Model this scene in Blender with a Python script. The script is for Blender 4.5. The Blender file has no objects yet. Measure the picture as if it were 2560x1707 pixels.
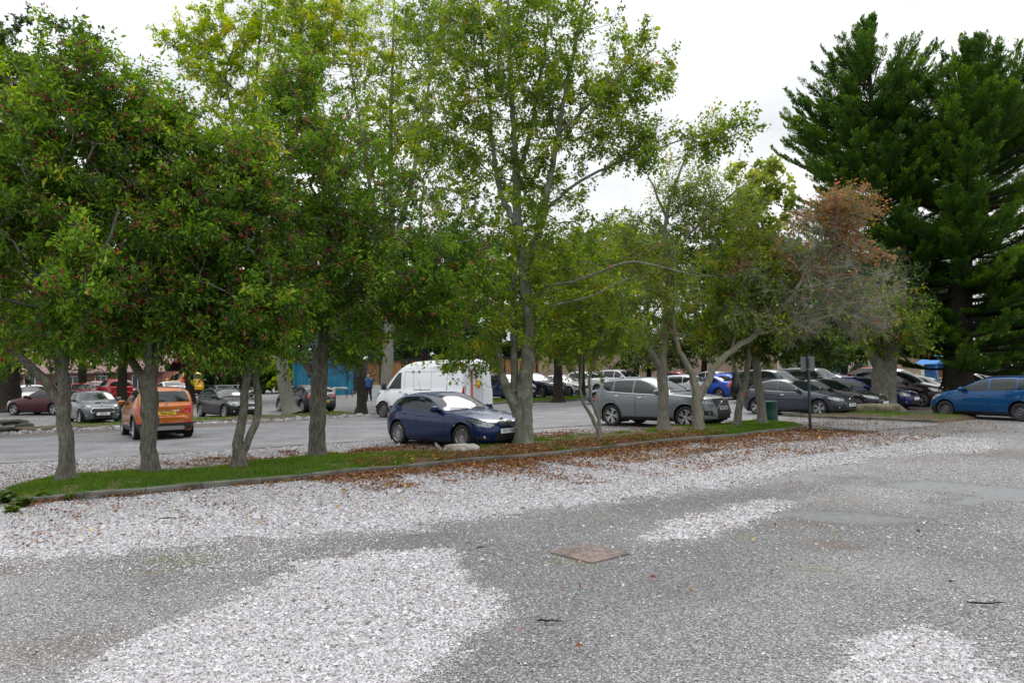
import bpy, math, random
import numpy as np
from mathutils import Vector, Matrix
from mathutils.bvhtree import BVHTree
R = math.radians
C = bpy.context.scene.collection
scene = bpy.context.scene
rng = np.random.default_rng(7)
random.seed(7)

# ------------------------------------------------------------------ camera
FPX, CAMH = 1900.0, 1.9                      # focal length in photo pixels (2560 wide), eye height in metres
PITCH, ROLL = math.atan(77 / FPX), R(1.0)
cp, sp, cr, sr = math.cos(PITCH), math.sin(PITCH), math.cos(ROLL), math.sin(ROLL)
FWD = np.array([0, cp, sp]); UP0 = np.array([0, -sp, cp]); RT0 = np.array([1.0, 0, 0])
RT = cr * RT0 - sr * UP0; UP = cr * UP0 + sr * RT0
cam = bpy.data.cameras.new('camera'); camo = bpy.data.objects.new('camera', cam); C.objects.link(camo)
cam.sensor_width = 36; cam.lens = FPX / 2560 * 36; cam.clip_start = 0.1; cam.clip_end = 3000
camo.matrix_world = Matrix([[RT[0], UP[0], -FWD[0], 0], [RT[1], UP[1], -FWD[1], 0], [RT[2], UP[2], -FWD[2], CAMH], [0, 0, 0, 1]])
scene.camera = camo

# ------------------------------------------------------------------ sky, sun, exposure
SUN_EL, SUN_AZ = R(50), R(20)                # azimuth measured from +Y towards +X
w = bpy.data.worlds.new("World"); scene.world = w; w.use_nodes = True
nt = w.node_tree; nt.nodes.clear()
def wn(t, **k):
    n = nt.nodes.new(t)
    for a, b in k.items(): setattr(n, a, b)
    return n
out = wn('ShaderNodeOutputWorld'); bg = wn('ShaderNodeBackground')
sky = wn('ShaderNodeTexSky', sky_type='NISHITA', sun_disc=False, sun_elevation=SUN_EL, sun_rotation=SUN_AZ)
sky.air_density = 1.2; sky.dust_density = 3.0
tc = wn('ShaderNodeTexCoord'); mp = wn('ShaderNodeMapping'); mp.inputs['Scale'].default_value = (1.0, 1.0, 2.6)
noi = wn('ShaderNodeTexNoise'); noi.inputs['Scale'].default_value = 1.9; noi.inputs['Detail'].default_value = 7; noi.inputs['Roughness'].default_value = .55
rmp = wn('ShaderNodeValToRGB')
rmp.color_ramp.elements[0].position = .38; rmp.color_ramp.elements[0].color = (15.0, 15.6, 16.4, 1)
rmp.color_ramp.elements[1].position = .60; rmp.color_ramp.elements[1].color = (25, 25.1, 25.3, 1)
mx = wn('ShaderNodeMix', data_type='RGBA'); mx.inputs[0].default_value = .9
nt.links.new(tc.outputs['Generated'], mp.inputs[0]); nt.links.new(mp.outputs[0], noi.inputs['Vector'])
nt.links.new(noi.outputs['Fac'], rmp.inputs[0]); nt.links.new(sky.outputs[0], mx.inputs[6]); nt.links.new(rmp.outputs[0], mx.inputs[7])
# overcast sky: about two and a half times brighter overhead than near the horizon
spx = wn('ShaderNodeSeparateXYZ'); nt.links.new(tc.outputs['Generated'], spx.inputs[0])
gr = wn('ShaderNodeValToRGB'); ge = gr.color_ramp.elements; ge.new(.4)
for e_, (p_, c_) in zip(ge, [(0, .29), (.42, .35), (1, 1.0)]): e_.position = p_; e_.color = (c_, c_, c_, 1)
mg = wn('ShaderNodeMix', data_type='RGBA', blend_type='MULTIPLY'); mg.inputs[0].default_value = 1
nt.links.new(spx.outputs[2], gr.inputs[0]); nt.links.new(mx.outputs[2], mg.inputs[6]); nt.links.new(gr.outputs[0], mg.inputs[7])
nt.links.new(mg.outputs[2], bg.inputs[0]); bg.inputs[1].default_value = .15
nt.links.new(bg.outputs[0], out.inputs[0])
sl = bpy.data.lights.new('sun', 'SUN'); sl.energy = 1.5; sl.angle = R(25); sl.color = (1, .96, .9)
so = bpy.data.objects.new('sun', sl); C.objects.link(so)
sd = Vector((math.sin(SUN_AZ) * math.cos(SUN_EL), math.cos(SUN_AZ) * math.cos(SUN_EL), math.sin(SUN_EL)))
so.rotation_euler = (-sd).to_track_quat('-Z', 'Y').to_euler()
scene.view_settings.view_transform = 'Standard'; scene.view_settings.look = 'None'
scene.view_settings.gamma = 1; scene.view_settings.exposure = 0.1
scene.cycles.max_bounces = 6; scene.cycles.diffuse_bounces = 2; scene.cycles.glossy_bounces = 3
scene.cycles.transmission_bounces = 3; scene.cycles.transparent_max_bounces = 8
scene.cycles.use_denoising = True

# ------------------------------------------------------------------ helpers
def zg(y):                                   # the car park rises gently beyond 40 m
    return np.clip((np.asarray(y, float) - 40) * .018, 0, 1.3)
def ray(px, py):
    return FWD + RT * (px - 1280) / FPX - UP * (py - 853.5) / FPX
def G(px, py, z=0.0):                        # ground point seen at a photo pixel
    d = ray(px, py); t = (z - CAMH) / d[2]
    return np.array([d[0] * t, d[1] * t, z])
def P(px, py, Y):                            # point at depth Y seen at a photo pixel
    d = ray(px, py); t = Y / d[1]
    return np.array([d[0] * t, Y, CAMH + d[2] * t])
def tag(o, label=None, cat=None, group=None, kind=None):
    if label: o['label'] = label
    if cat: o['category'] = cat
    if group: o['group'] = group
    if kind: o['kind'] = kind
    return o
def empty(name, loc=(0, 0, 0), rz=0, parent=None):
    o = bpy.data.objects.new(name, None); C.objects.link(o); o.location = loc; o.rotation_euler = (0, 0, rz)
    o.empty_display_size = .2
    if parent: o.parent = parent
    return o
def mesh(name, V, F, mat=None, parent=None, smooth=False, attrs=None, loc=None, mi=None):
    """V: n x 3 array; F: one int array (m x k) or a list of faces."""
    me = bpy.data.meshes.new(name); V = np.asarray(V, np.float32)
    if isinstance(F, np.ndarray):
        m, k = F.shape
        me.vertices.add(len(V)); me.vertices.foreach_set('co', V.ravel())
        me.loops.add(m * k); me.loops.foreach_set('vertex_index', F.astype(np.int32).ravel())
        me.polygons.add(m); me.polygons.foreach_set('loop_start', np.arange(0, m * k, k, dtype=np.int32))
        me.update(calc_edges=True)
    else:
        me.from_pydata(V.tolist(), [], [tuple(int(i) for i in f) for f in F]); me.update()
    n = len(me.polygons)
    if smooth is not False: me.polygons.foreach_set('use_smooth', np.ones(n, bool))
    else: me.polygons.foreach_set('use_smooth', np.zeros(n, bool))
    if mat is not None:
        for m_ in (mat if isinstance(mat, (list, tuple)) else [mat]): me.materials.append(m_)
    if mi is not None: me.polygons.foreach_set('material_index', np.asarray(mi, np.int32))
    for a, (dom, val) in (attrs or {}).items():
        at = me.attributes.new(a, 'FLOAT', dom); at.data.foreach_set('value', np.asarray(val, np.float32))
    o = bpy.data.objects.new(name, me); C.objects.link(o)
    if parent: o.parent = parent
    if loc is not None: o.location = loc
    return o
class MB:                                    # collects simple solids into one mesh
    def __init__(s): s.v = []; s.f = []; s.n = 0
    def add(s, V, F):
        s.v.append(np.asarray(V, float)); s.f += [tuple(i + s.n for i in f) for f in F]; s.n += len(V); return s
    def box(s, x0, x1, y0, y1, z0, z1, M=None):
        V = np.array([(x, y, z) for z in (z0, z1) for y in (y0, y1) for x in (x0, x1)], float)
        if M is not None: V = (M @ np.c_[V, np.ones(8)].T).T[:, :3]
        return s.add(V, [(0, 2, 3, 1), (4, 5, 7, 6), (0, 1, 5, 4), (2, 6, 7, 3), (0, 4, 6, 2), (1, 3, 7, 5)])
    def bbox(s, x0, x1, y0, y1, z0, z1, b=.01):   # box with chamfered edges
        V = []; cx, cy, cz = (x0 + x1) / 2, (y0 + y1) / 2, (z0 + z1) / 2
        hx, hy, hz = (x1 - x0) / 2, (y1 - y0) / 2, (z1 - z0) / 2
        idx = {}
        for sx in (-1, 1):
            for sy in (-1, 1):
                for sz in (-1, 1):
                    for a in range(3):
                        h = [hx - b, hy - b, hz - b]; h[a] += b
                        idx[(sx, sy, sz, a)] = len(V); V.append((cx + sx * h[0], cy + sy * h[1], cz + sz * h[2]))
        F = []
        for a in range(3):
            o = [i for i in range(3) if i != a]
            for s1 in (-1, 1):
                q = []
                for (p, r) in ((-1, -1), (1, -1), (1, 1), (-1, 1)):
                    k = [0, 0, 0]; k[a] = s1; k[o[0]] = p; k[o[1]] = r; q.append(idx[(*k, a)])
                F.append(q)
        for a in range(3):
            o = [i for i in range(3) if i != a]
            for p in (-1, 1):
                for r in (-1, 1):
                    k0 = [0, 0, 0]; k0[a] = -1; k0[o[0]] = p; k0[o[1]] = r; k1 = list(k0); k1[a] = 1
                    F.append([idx[(*k0, o[0])], idx[(*k1, o[0])], idx[(*k1, o[1])], idx[(*k0, o[1])]])
        for sx in (-1, 1):
            for sy in (-1, 1):
                for sz in (-1, 1): F.append([idx[(sx, sy, sz, a)] for a in range(3)])
        return s.add(V, F)
    def tube(s, pts, rad, n=8, cap=True):
        V, F = tube_arrays(np.asarray(pts, float), np.broadcast_to(np.asarray(rad, float), (len(pts),)), n)
        fs = [tuple(f) for f in F]
        if cap: fs += [tuple(range(n))[::-1], tuple(range(len(V) - n, len(V)))]
        return s.add(V, fs)
    def lathe(s, prof, n=20, axis='z', c=(0, 0, 0), cap=False):
        prof = np.asarray(prof, float); a = np.arange(n) * 2 * np.pi / n; V = []
        for (r, h) in prof:
            q = np.c_[r * np.cos(a), r * np.sin(a), np.full(n, h)]
            if axis == 'y': q = q[:, [0, 2, 1]]
            if axis == 'x': q = q[:, [2, 0, 1]]
            V.append(q)
        V = np.vstack(V) + np.array(c); F = []
        for i in range(len(prof) - 1):
            for j in range(n): F.append((i * n + j, i * n + (j + 1) % n, (i + 1) * n + (j + 1) % n, (i + 1) * n + j))
        if cap: F += [tuple(range(n))[::-1], tuple(range((len(prof) - 1) * n, len(prof) * n))]
        return s.add(V, F)
    def build(s, name, mat, parent=None, smooth=False, loc=None):
        return mesh(name, np.vstack(s.v), s.f, mat, parent, smooth, loc=loc)
def tube_arrays(pts, rad, n):
    d = np.gradient(pts, axis=0); d /= np.linalg.norm(d, axis=1)[:, None] + 1e-9
    ref = np.array([0, 0, 1.0]) if abs(d[:, 2]).mean() < .8 else np.array([1.0, 0, 0])
    a = np.cross(d, ref); a /= np.linalg.norm(a, axis=1)[:, None] + 1e-9
    b = np.cross(d, a); t = np.arange(n) * 2 * np.pi / n
    V = pts[:, None, :] + rad[:, None, None] * (a[:, None, :] * np.cos(t)[None, :, None] + b[:, None, :] * np.sin(t)[None, :, None])
    m = len(pts); i = np.arange(m - 1)[:, None] * n; j = np.arange(n)[None, :]; j2 = (j + 1) % n
    F = np.stack([i + j, i + j2, i + n + j2, i + n + j], -1).reshape(-1, 4)
    return V.reshape(-1, 3), F
def vnoise(x, y, seed=0):                    # lattice value noise in 0..1
    def h(i, j):
        v = np.sin(i * 127.1 + j * 311.7 + seed * 74.7) * 43758.5453
        return v - np.floor(v)
    i, j = np.floor(x), np.floor(y); fx, fy = x - i, y - j
    fx = fx * fx * (3 - 2 * fx); fy = fy * fy * (3 - 2 * fy)
    return (h(i, j) * (1 - fx) + h(i + 1, j) * fx) * (1 - fy) + (h(i, j + 1) * (1 - fx) + h(i + 1, j + 1) * fx) * fy
def fbm(x, y, seed=0, o=4):
    r = 0; a = .5; t = 0
    for k in range(o): r = r + a * vnoise(x * 2 ** k, y * 2 ** k, seed + k); t += a; a *= .5
    return r / t
def sdist(poly, x, y):                       # signed distance to polygon, positive inside
    poly = np.asarray(poly)[:, :2]; n = len(poly); d = np.full(x.shape, 1e9); ins = np.zeros(x.shape, bool)
    for k in range(n):
        a, b = poly[k], poly[(k + 1) % n]; e = b - a
        t = np.clip(((x - a[0]) * e[0] + (y - a[1]) * e[1]) / (e @ e + 1e-12), 0, 1)
        d = np.minimum(d, np.hypot(x - a[0] - t * e[0], y - a[1] - t * e[1]))
        c = ((a[1] > y) != (b[1] > y)) & (x < (b[0] - a[0]) * (y - a[1]) / (b[1] - a[1] + 1e-12) + a[0])
        ins ^= c
    return np.where(ins, d, -d)
def gpoly(pts): return np.array([G(*p) for p in pts])
def resample(pts, step):
    pts = np.asarray(pts, float); s = np.r_[0, np.cumsum(np.linalg.norm(np.diff(pts, axis=0), axis=1))]
    n = max(2, int(s[-1] / step) + 1); t = np.linspace(0, s[-1], n)
    return np.stack([np.interp(t, s, pts[:, k]) for k in range(pts.shape[1])], 1)
def smooth_line(pts, k=2):
    pts = np.asarray(pts, float)
    for _ in range(k):
        q = [pts[0]]
        for a, b in zip(pts[:-1], pts[1:]): q += [a * .75 + b * .25, a * .25 + b * .75]
        pts = np.array(q + [pts[-1]])
    return pts

# ------------------------------------------------------------------ materials
def mat(name, col=(.5, .5, .5), rough=.6, metal=0, coat=0, spec=.5, bump=0, bscale=50, vary=0, vscale=8, col2=None, emit=None):
    m = bpy.data.materials.new(name); m.use_nodes = True; t = m.node_tree; b = t.nodes['Principled BSDF']
    b.inputs['Base Color'].default_value = (*col, 1); b.inputs['Roughness'].default_value = rough; b.inputs['Metallic'].default_value = metal
    b.inputs['Coat Weight'].default_value = coat; b.inputs['Coat Roughness'].default_value = .04; b.inputs['Specular IOR Level'].default_value = spec
    if vary or col2:
        tc = t.nodes.new('ShaderNodeTexCoord'); n = t.nodes.new('ShaderNodeTexNoise'); n.inputs['Scale'].default_value = vscale; n.inputs['Detail'].default_value = 6
        r = t.nodes.new('ShaderNodeValToRGB'); c2 = col2 or tuple(c * (1 - vary) for c in col)
        r.color_ramp.elements[0].color = (*c2, 1); r.color_ramp.elements[1].color = (*[min(1, c * (1 + vary * .3)) for c in col], 1)
        r.color_ramp.elements[0].position = .35; r.color_ramp.elements[1].position = .65
        t.links.new(tc.outputs['Object'], n.inputs['Vector']); t.links.new(n.outputs['Fac'], r.inputs[0]); t.links.new(r.outputs[0], b.inputs['Base Color'])
    if bump:
        tc = t.nodes.new('ShaderNodeTexCoord'); n = t.nodes.new('ShaderNodeTexNoise'); n.inputs['Scale'].default_value = bscale; n.inputs['Detail'].default_value = 5
        bp = t.nodes.new('ShaderNodeBump'); bp.inputs['Strength'].default_value = bump; bp.inputs['Distance'].default_value = .02
        t.links.new(tc.outputs['Object'], n.inputs['Vector']); t.links.new(n.outputs['Fac'], bp.inputs['Height']); t.links.new(bp.outputs[0], b.inputs['Normal'])
    return m
_paint = {}
def paint(col, metal=.35):
    k = (tuple(col), metal)
    if k not in _paint:
        m = mat('car_paint', col, .38, metal, .8, .12)
        t = m.node_tree; b = t.nodes['Principled BSDF']
        # a film of dust: the roughness drifts a little over the panels
        n = t.nodes.new('ShaderNodeTexNoise'); n.inputs['Scale'].default_value = 5; tcn = t.nodes.new('ShaderNodeTexCoord')
        mr = t.nodes.new('ShaderNodeMapRange'); mr.inputs[3].default_value = .01; mr.inputs[4].default_value = .045
        t.links.new(tcn.outputs['Object'], n.inputs['Vector']); t.links.new(n.outputs['Fac'], mr.inputs[0]); t.links.new(mr.outputs[0], b.inputs['Coat Roughness'])
        _paint[k] = m
    return _paint[k]
M = {}
M['glass'] = mat('car_glass', (.008, .014, .013), .03, 0, 0, .5)
M['black'] = mat('black_trim', (.012, .012, .013), .45)
M['rubber'] = mat('tyre_rubber', (.02, .02, .02), .85, bump=.2, bscale=60)
M['seam'] = mat('panel_seam', (.006, .006, .007), .7)
M['dark'] = mat('underbody', (.006, .006, .006), .95)
M['chrome'] = mat('chrome', (.7, .7, .7), .12, 1.0)
M['alloy'] = mat('alloy_rim', (.40, .41, .42), .32, .9)
M['alloy_dark'] = mat('rim_recess', (.02, .02, .022), .4, .5)
M['steel'] = mat('steel_cover', (.09, .09, .095), .5, .4)
M['red_lens'] = mat('red_lens', (.42, .008, .012), .08, 0, 1.0)
M['lamp'] = mat('clear_lens', (.30, .32, .33), .06, .3, 1.0, vary=.7, vscale=22)
M['plate_w'] = mat('white_plate', (.72, .73, .74), .35)
M['plate_y'] = mat('yellow_plate', (.75, .45, .02), .35)
M['ink'] = mat('plate_ink', (.01, .01, .01), .5)
M['skid'] = mat('silver_trim', (.32, .33, .34), .4, .6)
# ------------------------------------------------------------------ cars
def pch(pts):
    p = np.array(pts, float)
    x, y = p[:, 0], p[:, 1]; h = np.diff(x); dl = np.diff(y) / h; m = np.zeros(len(x)); m[0], m[-1] = dl[0], dl[-1]
    for i in range(1, len(x) - 1):
        if dl[i - 1] * dl[i] > 0:
            w1, w2 = 2 * h[i] + h[i - 1], h[i] + 2 * h[i - 1]; m[i] = (w1 + w2) / (w1 / dl[i - 1] + w2 / dl[i])
    def f(q):
        q = np.clip(np.asarray(q, float), x[0], x[-1]); i = np.clip(np.searchsorted(x, q) - 1, 0, len(h) - 1)
        t = (q - x[i]) / h[i]; t2, t3 = t * t, t ** 3
        return (2 * t3 - 3 * t2 + 1) * y[i] + (t3 - 2 * t2 + t) * h[i] * m[i] + (-2 * t3 + 3 * t2) * y[i + 1] + (t3 - t2) * h[i] * m[i + 1]
    return f
# every x in a spec is measured in metres back from the front bumper
SPEC = {
 'hatch': dict(L=4.24, W=1.75, wb=2.66, fo=.80, r=.315, zb=.19, nf=4.2, nr=6.0,
    top=[(0, .60), (.06, .685), (.2, .755), (.6, .86), (1.1, .935), (1.32, .965), (1.72, 1.19), (2.12, 1.37), (2.5, 1.42), (3.0, 1.41), (3.45, 1.36), (3.68, 1.28), (3.9, 1.05), (4.04, .93), (4.17, .84), (4.24, .62)],
    belt=[(0, .56), (.3, .70), (1.2, .87), (2.5, .92), (3.7, .98), (4.24, .80)], tumble=.40,
    win=(1.62, 3.72, 2.62), ws=(1.35, 2.12), rw=(.99, 1.27), doors=[(1.42, 2.55), (2.57, 3.32)], hl=(.56, .76, .50), tl=(.70, .93)),
 'hatch2': dict(L=4.34, W=1.80, wb=2.65, fo=.88, r=.32, zb=.19, nf=4.2, nr=5.5,
    top=[(0, .56), (.06, .66), (.2, .73), (.6, .85), (1.1, .94), (1.28, .97), (1.7, 1.20), (2.1, 1.38), (2.5, 1.455), (2.9, 1.45), (3.5, 1.36), (3.78, 1.27), (4.05, 1.03), (4.18, .95), (4.30, .85), (4.34, .6)],
    belt=[(0, .52), (.3, .68), (1.2, .88), (2.5, .93), (3.8, 1.0), (4.34, .80)], tumble=.42,
    win=(1.58, 3.80, 2.60), ws=(1.32, 2.10), rw=(1.0, 1.27), doors=[(1.45, 2.52), (2.54, 3.40)], hl=(.58, .74, .50), tl=(.76, .95)),
 'mini': dict(L=3.70, W=1.68, wb=2.47, fo=.66, r=.30, zb=.17, nf=3.6, nr=5.0,
    top=[(0, .60), (.05, .69), (.2, .79), (.6, .88), (1.0, .935), (1.12, .96), (1.4, 1.18), (1.62, 1.345), (1.85, 1.395), (2.6, 1.40), (3.2, 1.355), (3.4, 1.27), (3.52, 1.0), (3.6, .90), (3.67, .8), (3.70, .6)],
    belt=[(0, .56), (.3, .72), (1.1, .90), (2.5, .94), (3.4, .97), (3.70, .80)], tumble=.36,
    win=(1.28, 3.46, 2.3), ws=(1.14, 1.62), rw=(1.0, 1.27), doors=[(1.2, 2.4)], hl=(.60, .80, .46), tl=(.68, .90)),
 'suv': dict(L=4.69, W=1.90, wb=2.865, fo=.87, r=.365, zb=.27, nf=4.4, nr=6.5,
    top=[(0, .72), (.05, .87), (.2, .97), (.6, 1.05), (1.15, 1.10), (1.42, 1.135), (1.85, 1.38), (2.25, 1.58), (2.6, 1.655), (3.3, 1.655), (3.95, 1.61), (4.22, 1.54), (4.4, 1.28), (4.5, 1.12), (4.62, 1.02), (4.69, .72)],
    belt=[(0, .68), (.25, .84), (1.4, 1.04), (2.6, 1.09), (3.9, 1.16), (4.3, 1.20), (4.69, .95)], tumble=.38,
    win=(1.75, 4.12, 2.85), ws=(1.46, 2.28), rw=(1.2, 1.52), doors=[(1.55, 2.72), (2.74, 3.66)], hl=(.78, .94, .48), tl=(.85, 1.5)),
 'suv_small': dict(L=4.27, W=1.78, wb=2.555, fo=.88, r=.345, zb=.25, nf=4.2, nr=5.5,
    top=[(0, .66), (.05, .80), (.2, .92), (.6, 1.02), (1.05, 1.08), (1.25, 1.12), (1.6, 1.36), (1.98, 1.56), (2.4, 1.635), (3.0, 1.645), (3.6, 1.60), (3.86, 1.53), (4.02, 1.28), (4.10, 1.12), (4.2, 1.03), (4.27, .7)],
    belt=[(0, .62), (.25, .80), (1.3, 1.0), (2.4, 1.06), (3.6, 1.16), (3.9, 1.2), (4.27, .95)], tumble=.36,
    win=(1.55, 3.72, 2.6), ws=(1.29, 1.98), rw=(1.14, 1.50), doors=[(1.4, 2.5), (2.52, 3.3)], hl=(.72, .90, .46), tl=(.80, 1.08)),
 'suv_box': dict(L=4.85, W=1.98, wb=2.9, fo=.88, r=.375, zb=.28, nf=6, nr=8,
    top=[(0, .80), (.05, .98), (.2, 1.08), (.6, 1.13), (1.15, 1.17), (1.4, 1.20), (1.75, 1.48), (2.05, 1.72), (2.4, 1.81), (3.3, 1.83), (4.4, 1.80), (4.62, 1.74), (4.72, 1.45), (4.77, 1.2), (4.82, 1.1), (4.85, .8)],
    belt=[(0, .76), (.25, .95), (1.4, 1.12), (2.6, 1.15), (4.4, 1.18), (4.85, 1.05)], tumble=.26,
    win=(1.7, 4.5, 2.85), ws=(1.44, 2.06), rw=(1.25, 1.68), doors=[(1.55, 2.72), (2.74, 3.66)], hl=(.86, 1.02, .52), tl=(.95, 1.25)),
 'estate': dict(L=4.16, W=1.75, wb=2.54, fo=.82, r=.305, zb=.19, nf=3.8, nr=6.0,
    top=[(0, .58), (.06, .68), (.2, .78), (.6, .92), (.95, .99), (1.08, 1.02), (1.5, 1.24), (1.95, 1.43), (2.3, 1.485), (3.0, 1.50), (3.6, 1.46), (3.82, 1.38), (3.98, 1.12), (4.04, 1.0), (4.12, .9), (4.16, .6)],
    belt=[(0, .54), (.3, .72), (1.1, .93), (2.4, .96), (3.4, 1.01), (3.8, 1.08), (4.16, .85)], tumble=.40,
    win=(1.38, 3.72, 2.35), ws=(1.1, 1.95), rw=(1.06, 1.36), doors=[(1.3, 2.33), (2.35, 3.2)], hl=(.62, .84, .46), tl=(.80, 1.30)),
 'mpv': dict(L=4.3, W=1.80, wb=2.7, fo=.85, r=.32, zb=.20, nf=4.2, nr=7,
    top=[(0, .62), (.06, .76), (.2, .86), (.6, .98), (.95, 1.06), (1.08, 1.09), (1.5, 1.36), (1.9, 1.57), (2.3, 1.65), (3.2, 1.67), (3.9, 1.62), (4.05, 1.54), (4.14, 1.2), (4.2, 1.05), (4.26, .95), (4.3, .65)],
    belt=[(0, .58), (.3, .78), (1.1, 1.0), (2.4, 1.04), (3.8, 1.08), (4.3, .9)], tumble=.33,
    win=(1.4, 3.95, 2.4), ws=(1.1, 1.9), rw=(1.12, 1.5), doors=[(1.3, 2.4), (2.42, 3.35)], hl=(.68, .86, .48), tl=(.9, 1.35)),
 'saloon': dict(L=4.55, W=1.80, wb=2.75, fo=.80, r=.32, zb=.18, nf=4.4, nr=5.0,
    top=[(0, .58), (.06, .67), (.2, .73), (.6, .83), (1.3, .93), (1.48, .955), (1.9, 1.18), (2.3, 1.36), (2.7, 1.40), (3.1, 1.375), (3.5, 1.24), (3.85, 1.07), (4.05, 1.02), (4.42, .99), (4.52, .88), (4.55, .6)],
    belt=[(0, .54), (.3, .68), (1.4, .86), (2.5, .90), (3.8, .95), (4.55, .85)], tumble=.42,
    win=(1.72, 3.62, 2.7), ws=(1.5, 2.3), rw=None, doors=[(1.6, 2.65), (2.67, 3.45)], hl=(.56, .72, .52), tl=(.74, .92)),
 'van': dict(L=5.55, W=2.07, wb=3.68, fo=.84, r=.345, zb=.30, nf=4.6, nr=12,
    top=[(0, .62), (.05, .80), (.16, .98), (.45, 1.16), (.75, 1.26), (.92, 1.32), (1.35, 1.80), (1.68, 2.14), (1.95, 2.32), (2.3, 2.43), (2.9, 2.47), (4.6, 2.49), (5.3, 2.48), (5.50, 2.44), (5.55, 2.38)],
    belt=[(0, .58), (.3, .95), (.95, 1.20), (1.5, 1.24), (3, 1.24), (5.55, 1.24)], tumble=.085,
    win=(1.02, 2.0, 9), ws=(.95, 1.72), rw=None, doors=[(1.0, 2.12)], hl=(.80, 1.10, .50), tl=(.85, 1.35)),
}
for k_, s_ in list(SPEC.items()): s_['kind'] = k_

def body_arrays(S):
    L, W2, wb, fo, r, zb = S['L'], S['W'] / 2, S['wb'], S['fo'], S['r'], S['zb']
    top, belt = pch(S['top']), pch(S['belt']); xc = L / 2
    nst = 150; th = np.linspace(0, np.pi, nst); e = 2 / 3.4
    u = -np.sign(np.cos(th)) * np.abs(np.cos(th)) ** e       # -1 front .. 1 rear, packed towards both ends
    u = np.sign(u) * (1 - (1 - np.abs(u)) ** 1.0)
    x0 = xc + u * (L / 2 - 1e-4)
    low = pch([(0, .90), (.08, .955), (.25, .985), (.55, 1.0), (.8, .992), (.93, .975), (1, .945)])
    midroof = .5 * (S['ws'][1] + S['win'][1])
    va = np.linspace(0, 1, 13); vb = np.linspace(0, 1, 8)[1:]; vc = np.linspace(1, 0, 10)[1:]
    rows = []
    for i in range(nst):
        x = x0[i]; uu = abs(u[i]); n = S['nf'] if u[i] < 0 else S['nr']
        p = max(0, 1 - uu ** n) ** (1 / n)
        zt_c = float(top(x)); k = .16 * (1 / (1 + math.exp((x - midroof) * 4))) - .07 * (1 / (1 + math.exp(-(x - midroof) * 4)))
        if S['kind'] == 'van': k *= .6
        kk = k * min(1, max(0, 1.6 * x / L) if u[i] < 0 else 1)
        zt_e = float(top(max(0, min(L, x - kk))))
        zbt = min(float(belt(x)), zt_e - .015); zbt = max(zbt, zb + .1)
        zlo = zb + .05 * max(0, (uu - .88) / .12)
        z = zlo + (zbt - zlo) * va; y = W2 * low(va) * p
        z = np.r_[zlo + .002, z]; y = np.r_[y[0] * .8, y]
        gh = max(0., zt_e - zbt); drop = .075 * min(1, gh / .25) if S['kind'] != 'van' else .16 * min(1, gh / .9)
        zr = max(zbt + .3 * gh, zt_e - drop); yb = W2 * .945
        zz = zbt + (zr - zbt) * vb; bow = .014 * np.sin(np.pi * vb) * min(1, gh / .3)
        yy = (yb - .012 * vb - S['tumble'] * (zz - zbt) * (.8 + .2 * (zz - zbt) / .5) + bow) * p
        yr = yy[-1]
        z = np.r_[z, zz]; y = np.r_[y, yy]
        fy = vc; yv = yr * fy; zt_y = np.array([float(top(max(0, min(L, x - kk * q * q)))) for q in fy])
        zs = zt_y - (zt_y[0] - zr) * fy ** 3.2 if True else 0
        zs = np.minimum(zs, zt_y); z = np.r_[z, zs]; y = np.r_[y, yv]
        # the nose and tail lean with height
        xf = np.zeros(len(z))
        lf = .09 * np.clip((z - .45) / .35, -1, 1) ** 2; lr = .07 * np.clip((z - .5) / .35, -1, 1) ** 2
        if S['kind'] == 'van': lr = .02 * np.clip((z - .9) / 1.2, 0, 1.3) ** 2
        endf = max(0, (uu - .80) / .20) ** 2
        xf = (lf if u[i] < 0 else -lr) * endf
        rows.append(np.c_[np.full(len(z), x) + xf, y, z])
    V = np.array(rows)                                         # nst x nv x 3  (left-hand half, y >= 0)
    nv = V.shape[1]
    ntop = 14
    # wheel arches
    Ra = r + .062; inside = np.zeros((nst, nv), bool)
    for xw in (fo, fo + wb):
        zc = r + .01
        dx = V[:, :, 0] - xw; dz = V[:, :, 2] - zc; d = np.hypot(dx, dz)
        ins = (d < Ra) & (np.arange(nv)[None, :] < ntop); inside |= ins
        keep = np.zeros_like(ins)
        for a in (-1, 0, 1):
            for b in (-1, 0, 1):
                sh = np.roll(np.roll(ins, a, 0), b, 1); keep |= ~sh
        edge = ins & keep
        s = Ra / np.maximum(d, 1e-6)
        V[:, :, 0] = np.where(edge, xw + dx * s, V[:, :, 0]); V[:, :, 2] = np.where(edge, np.maximum(zc + dz * s, S['zb'] * .75), V[:, :, 2])
    V[:, :, 0] = (fo + wb / 2) - V[:, :, 0]
    F = []
    for i in range(nst - 1):
        for j in range(nv - 1):
            if inside[i, j] and inside[i + 1, j] and inside[i, j + 1] and inside[i + 1, j + 1]: continue
            F.append((i * nv + j, i * nv + j + 1, (i + 1) * nv + j + 1, (i + 1) * nv + j))
    A = V.reshape(-1, 3); B = A * [1, -1, 1]; n = len(A)
    F2 = [(d + n, c + n, b + n, a + n) for a, b, c, d in F]
    return np.vstack([A, B]), F + F2

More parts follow.
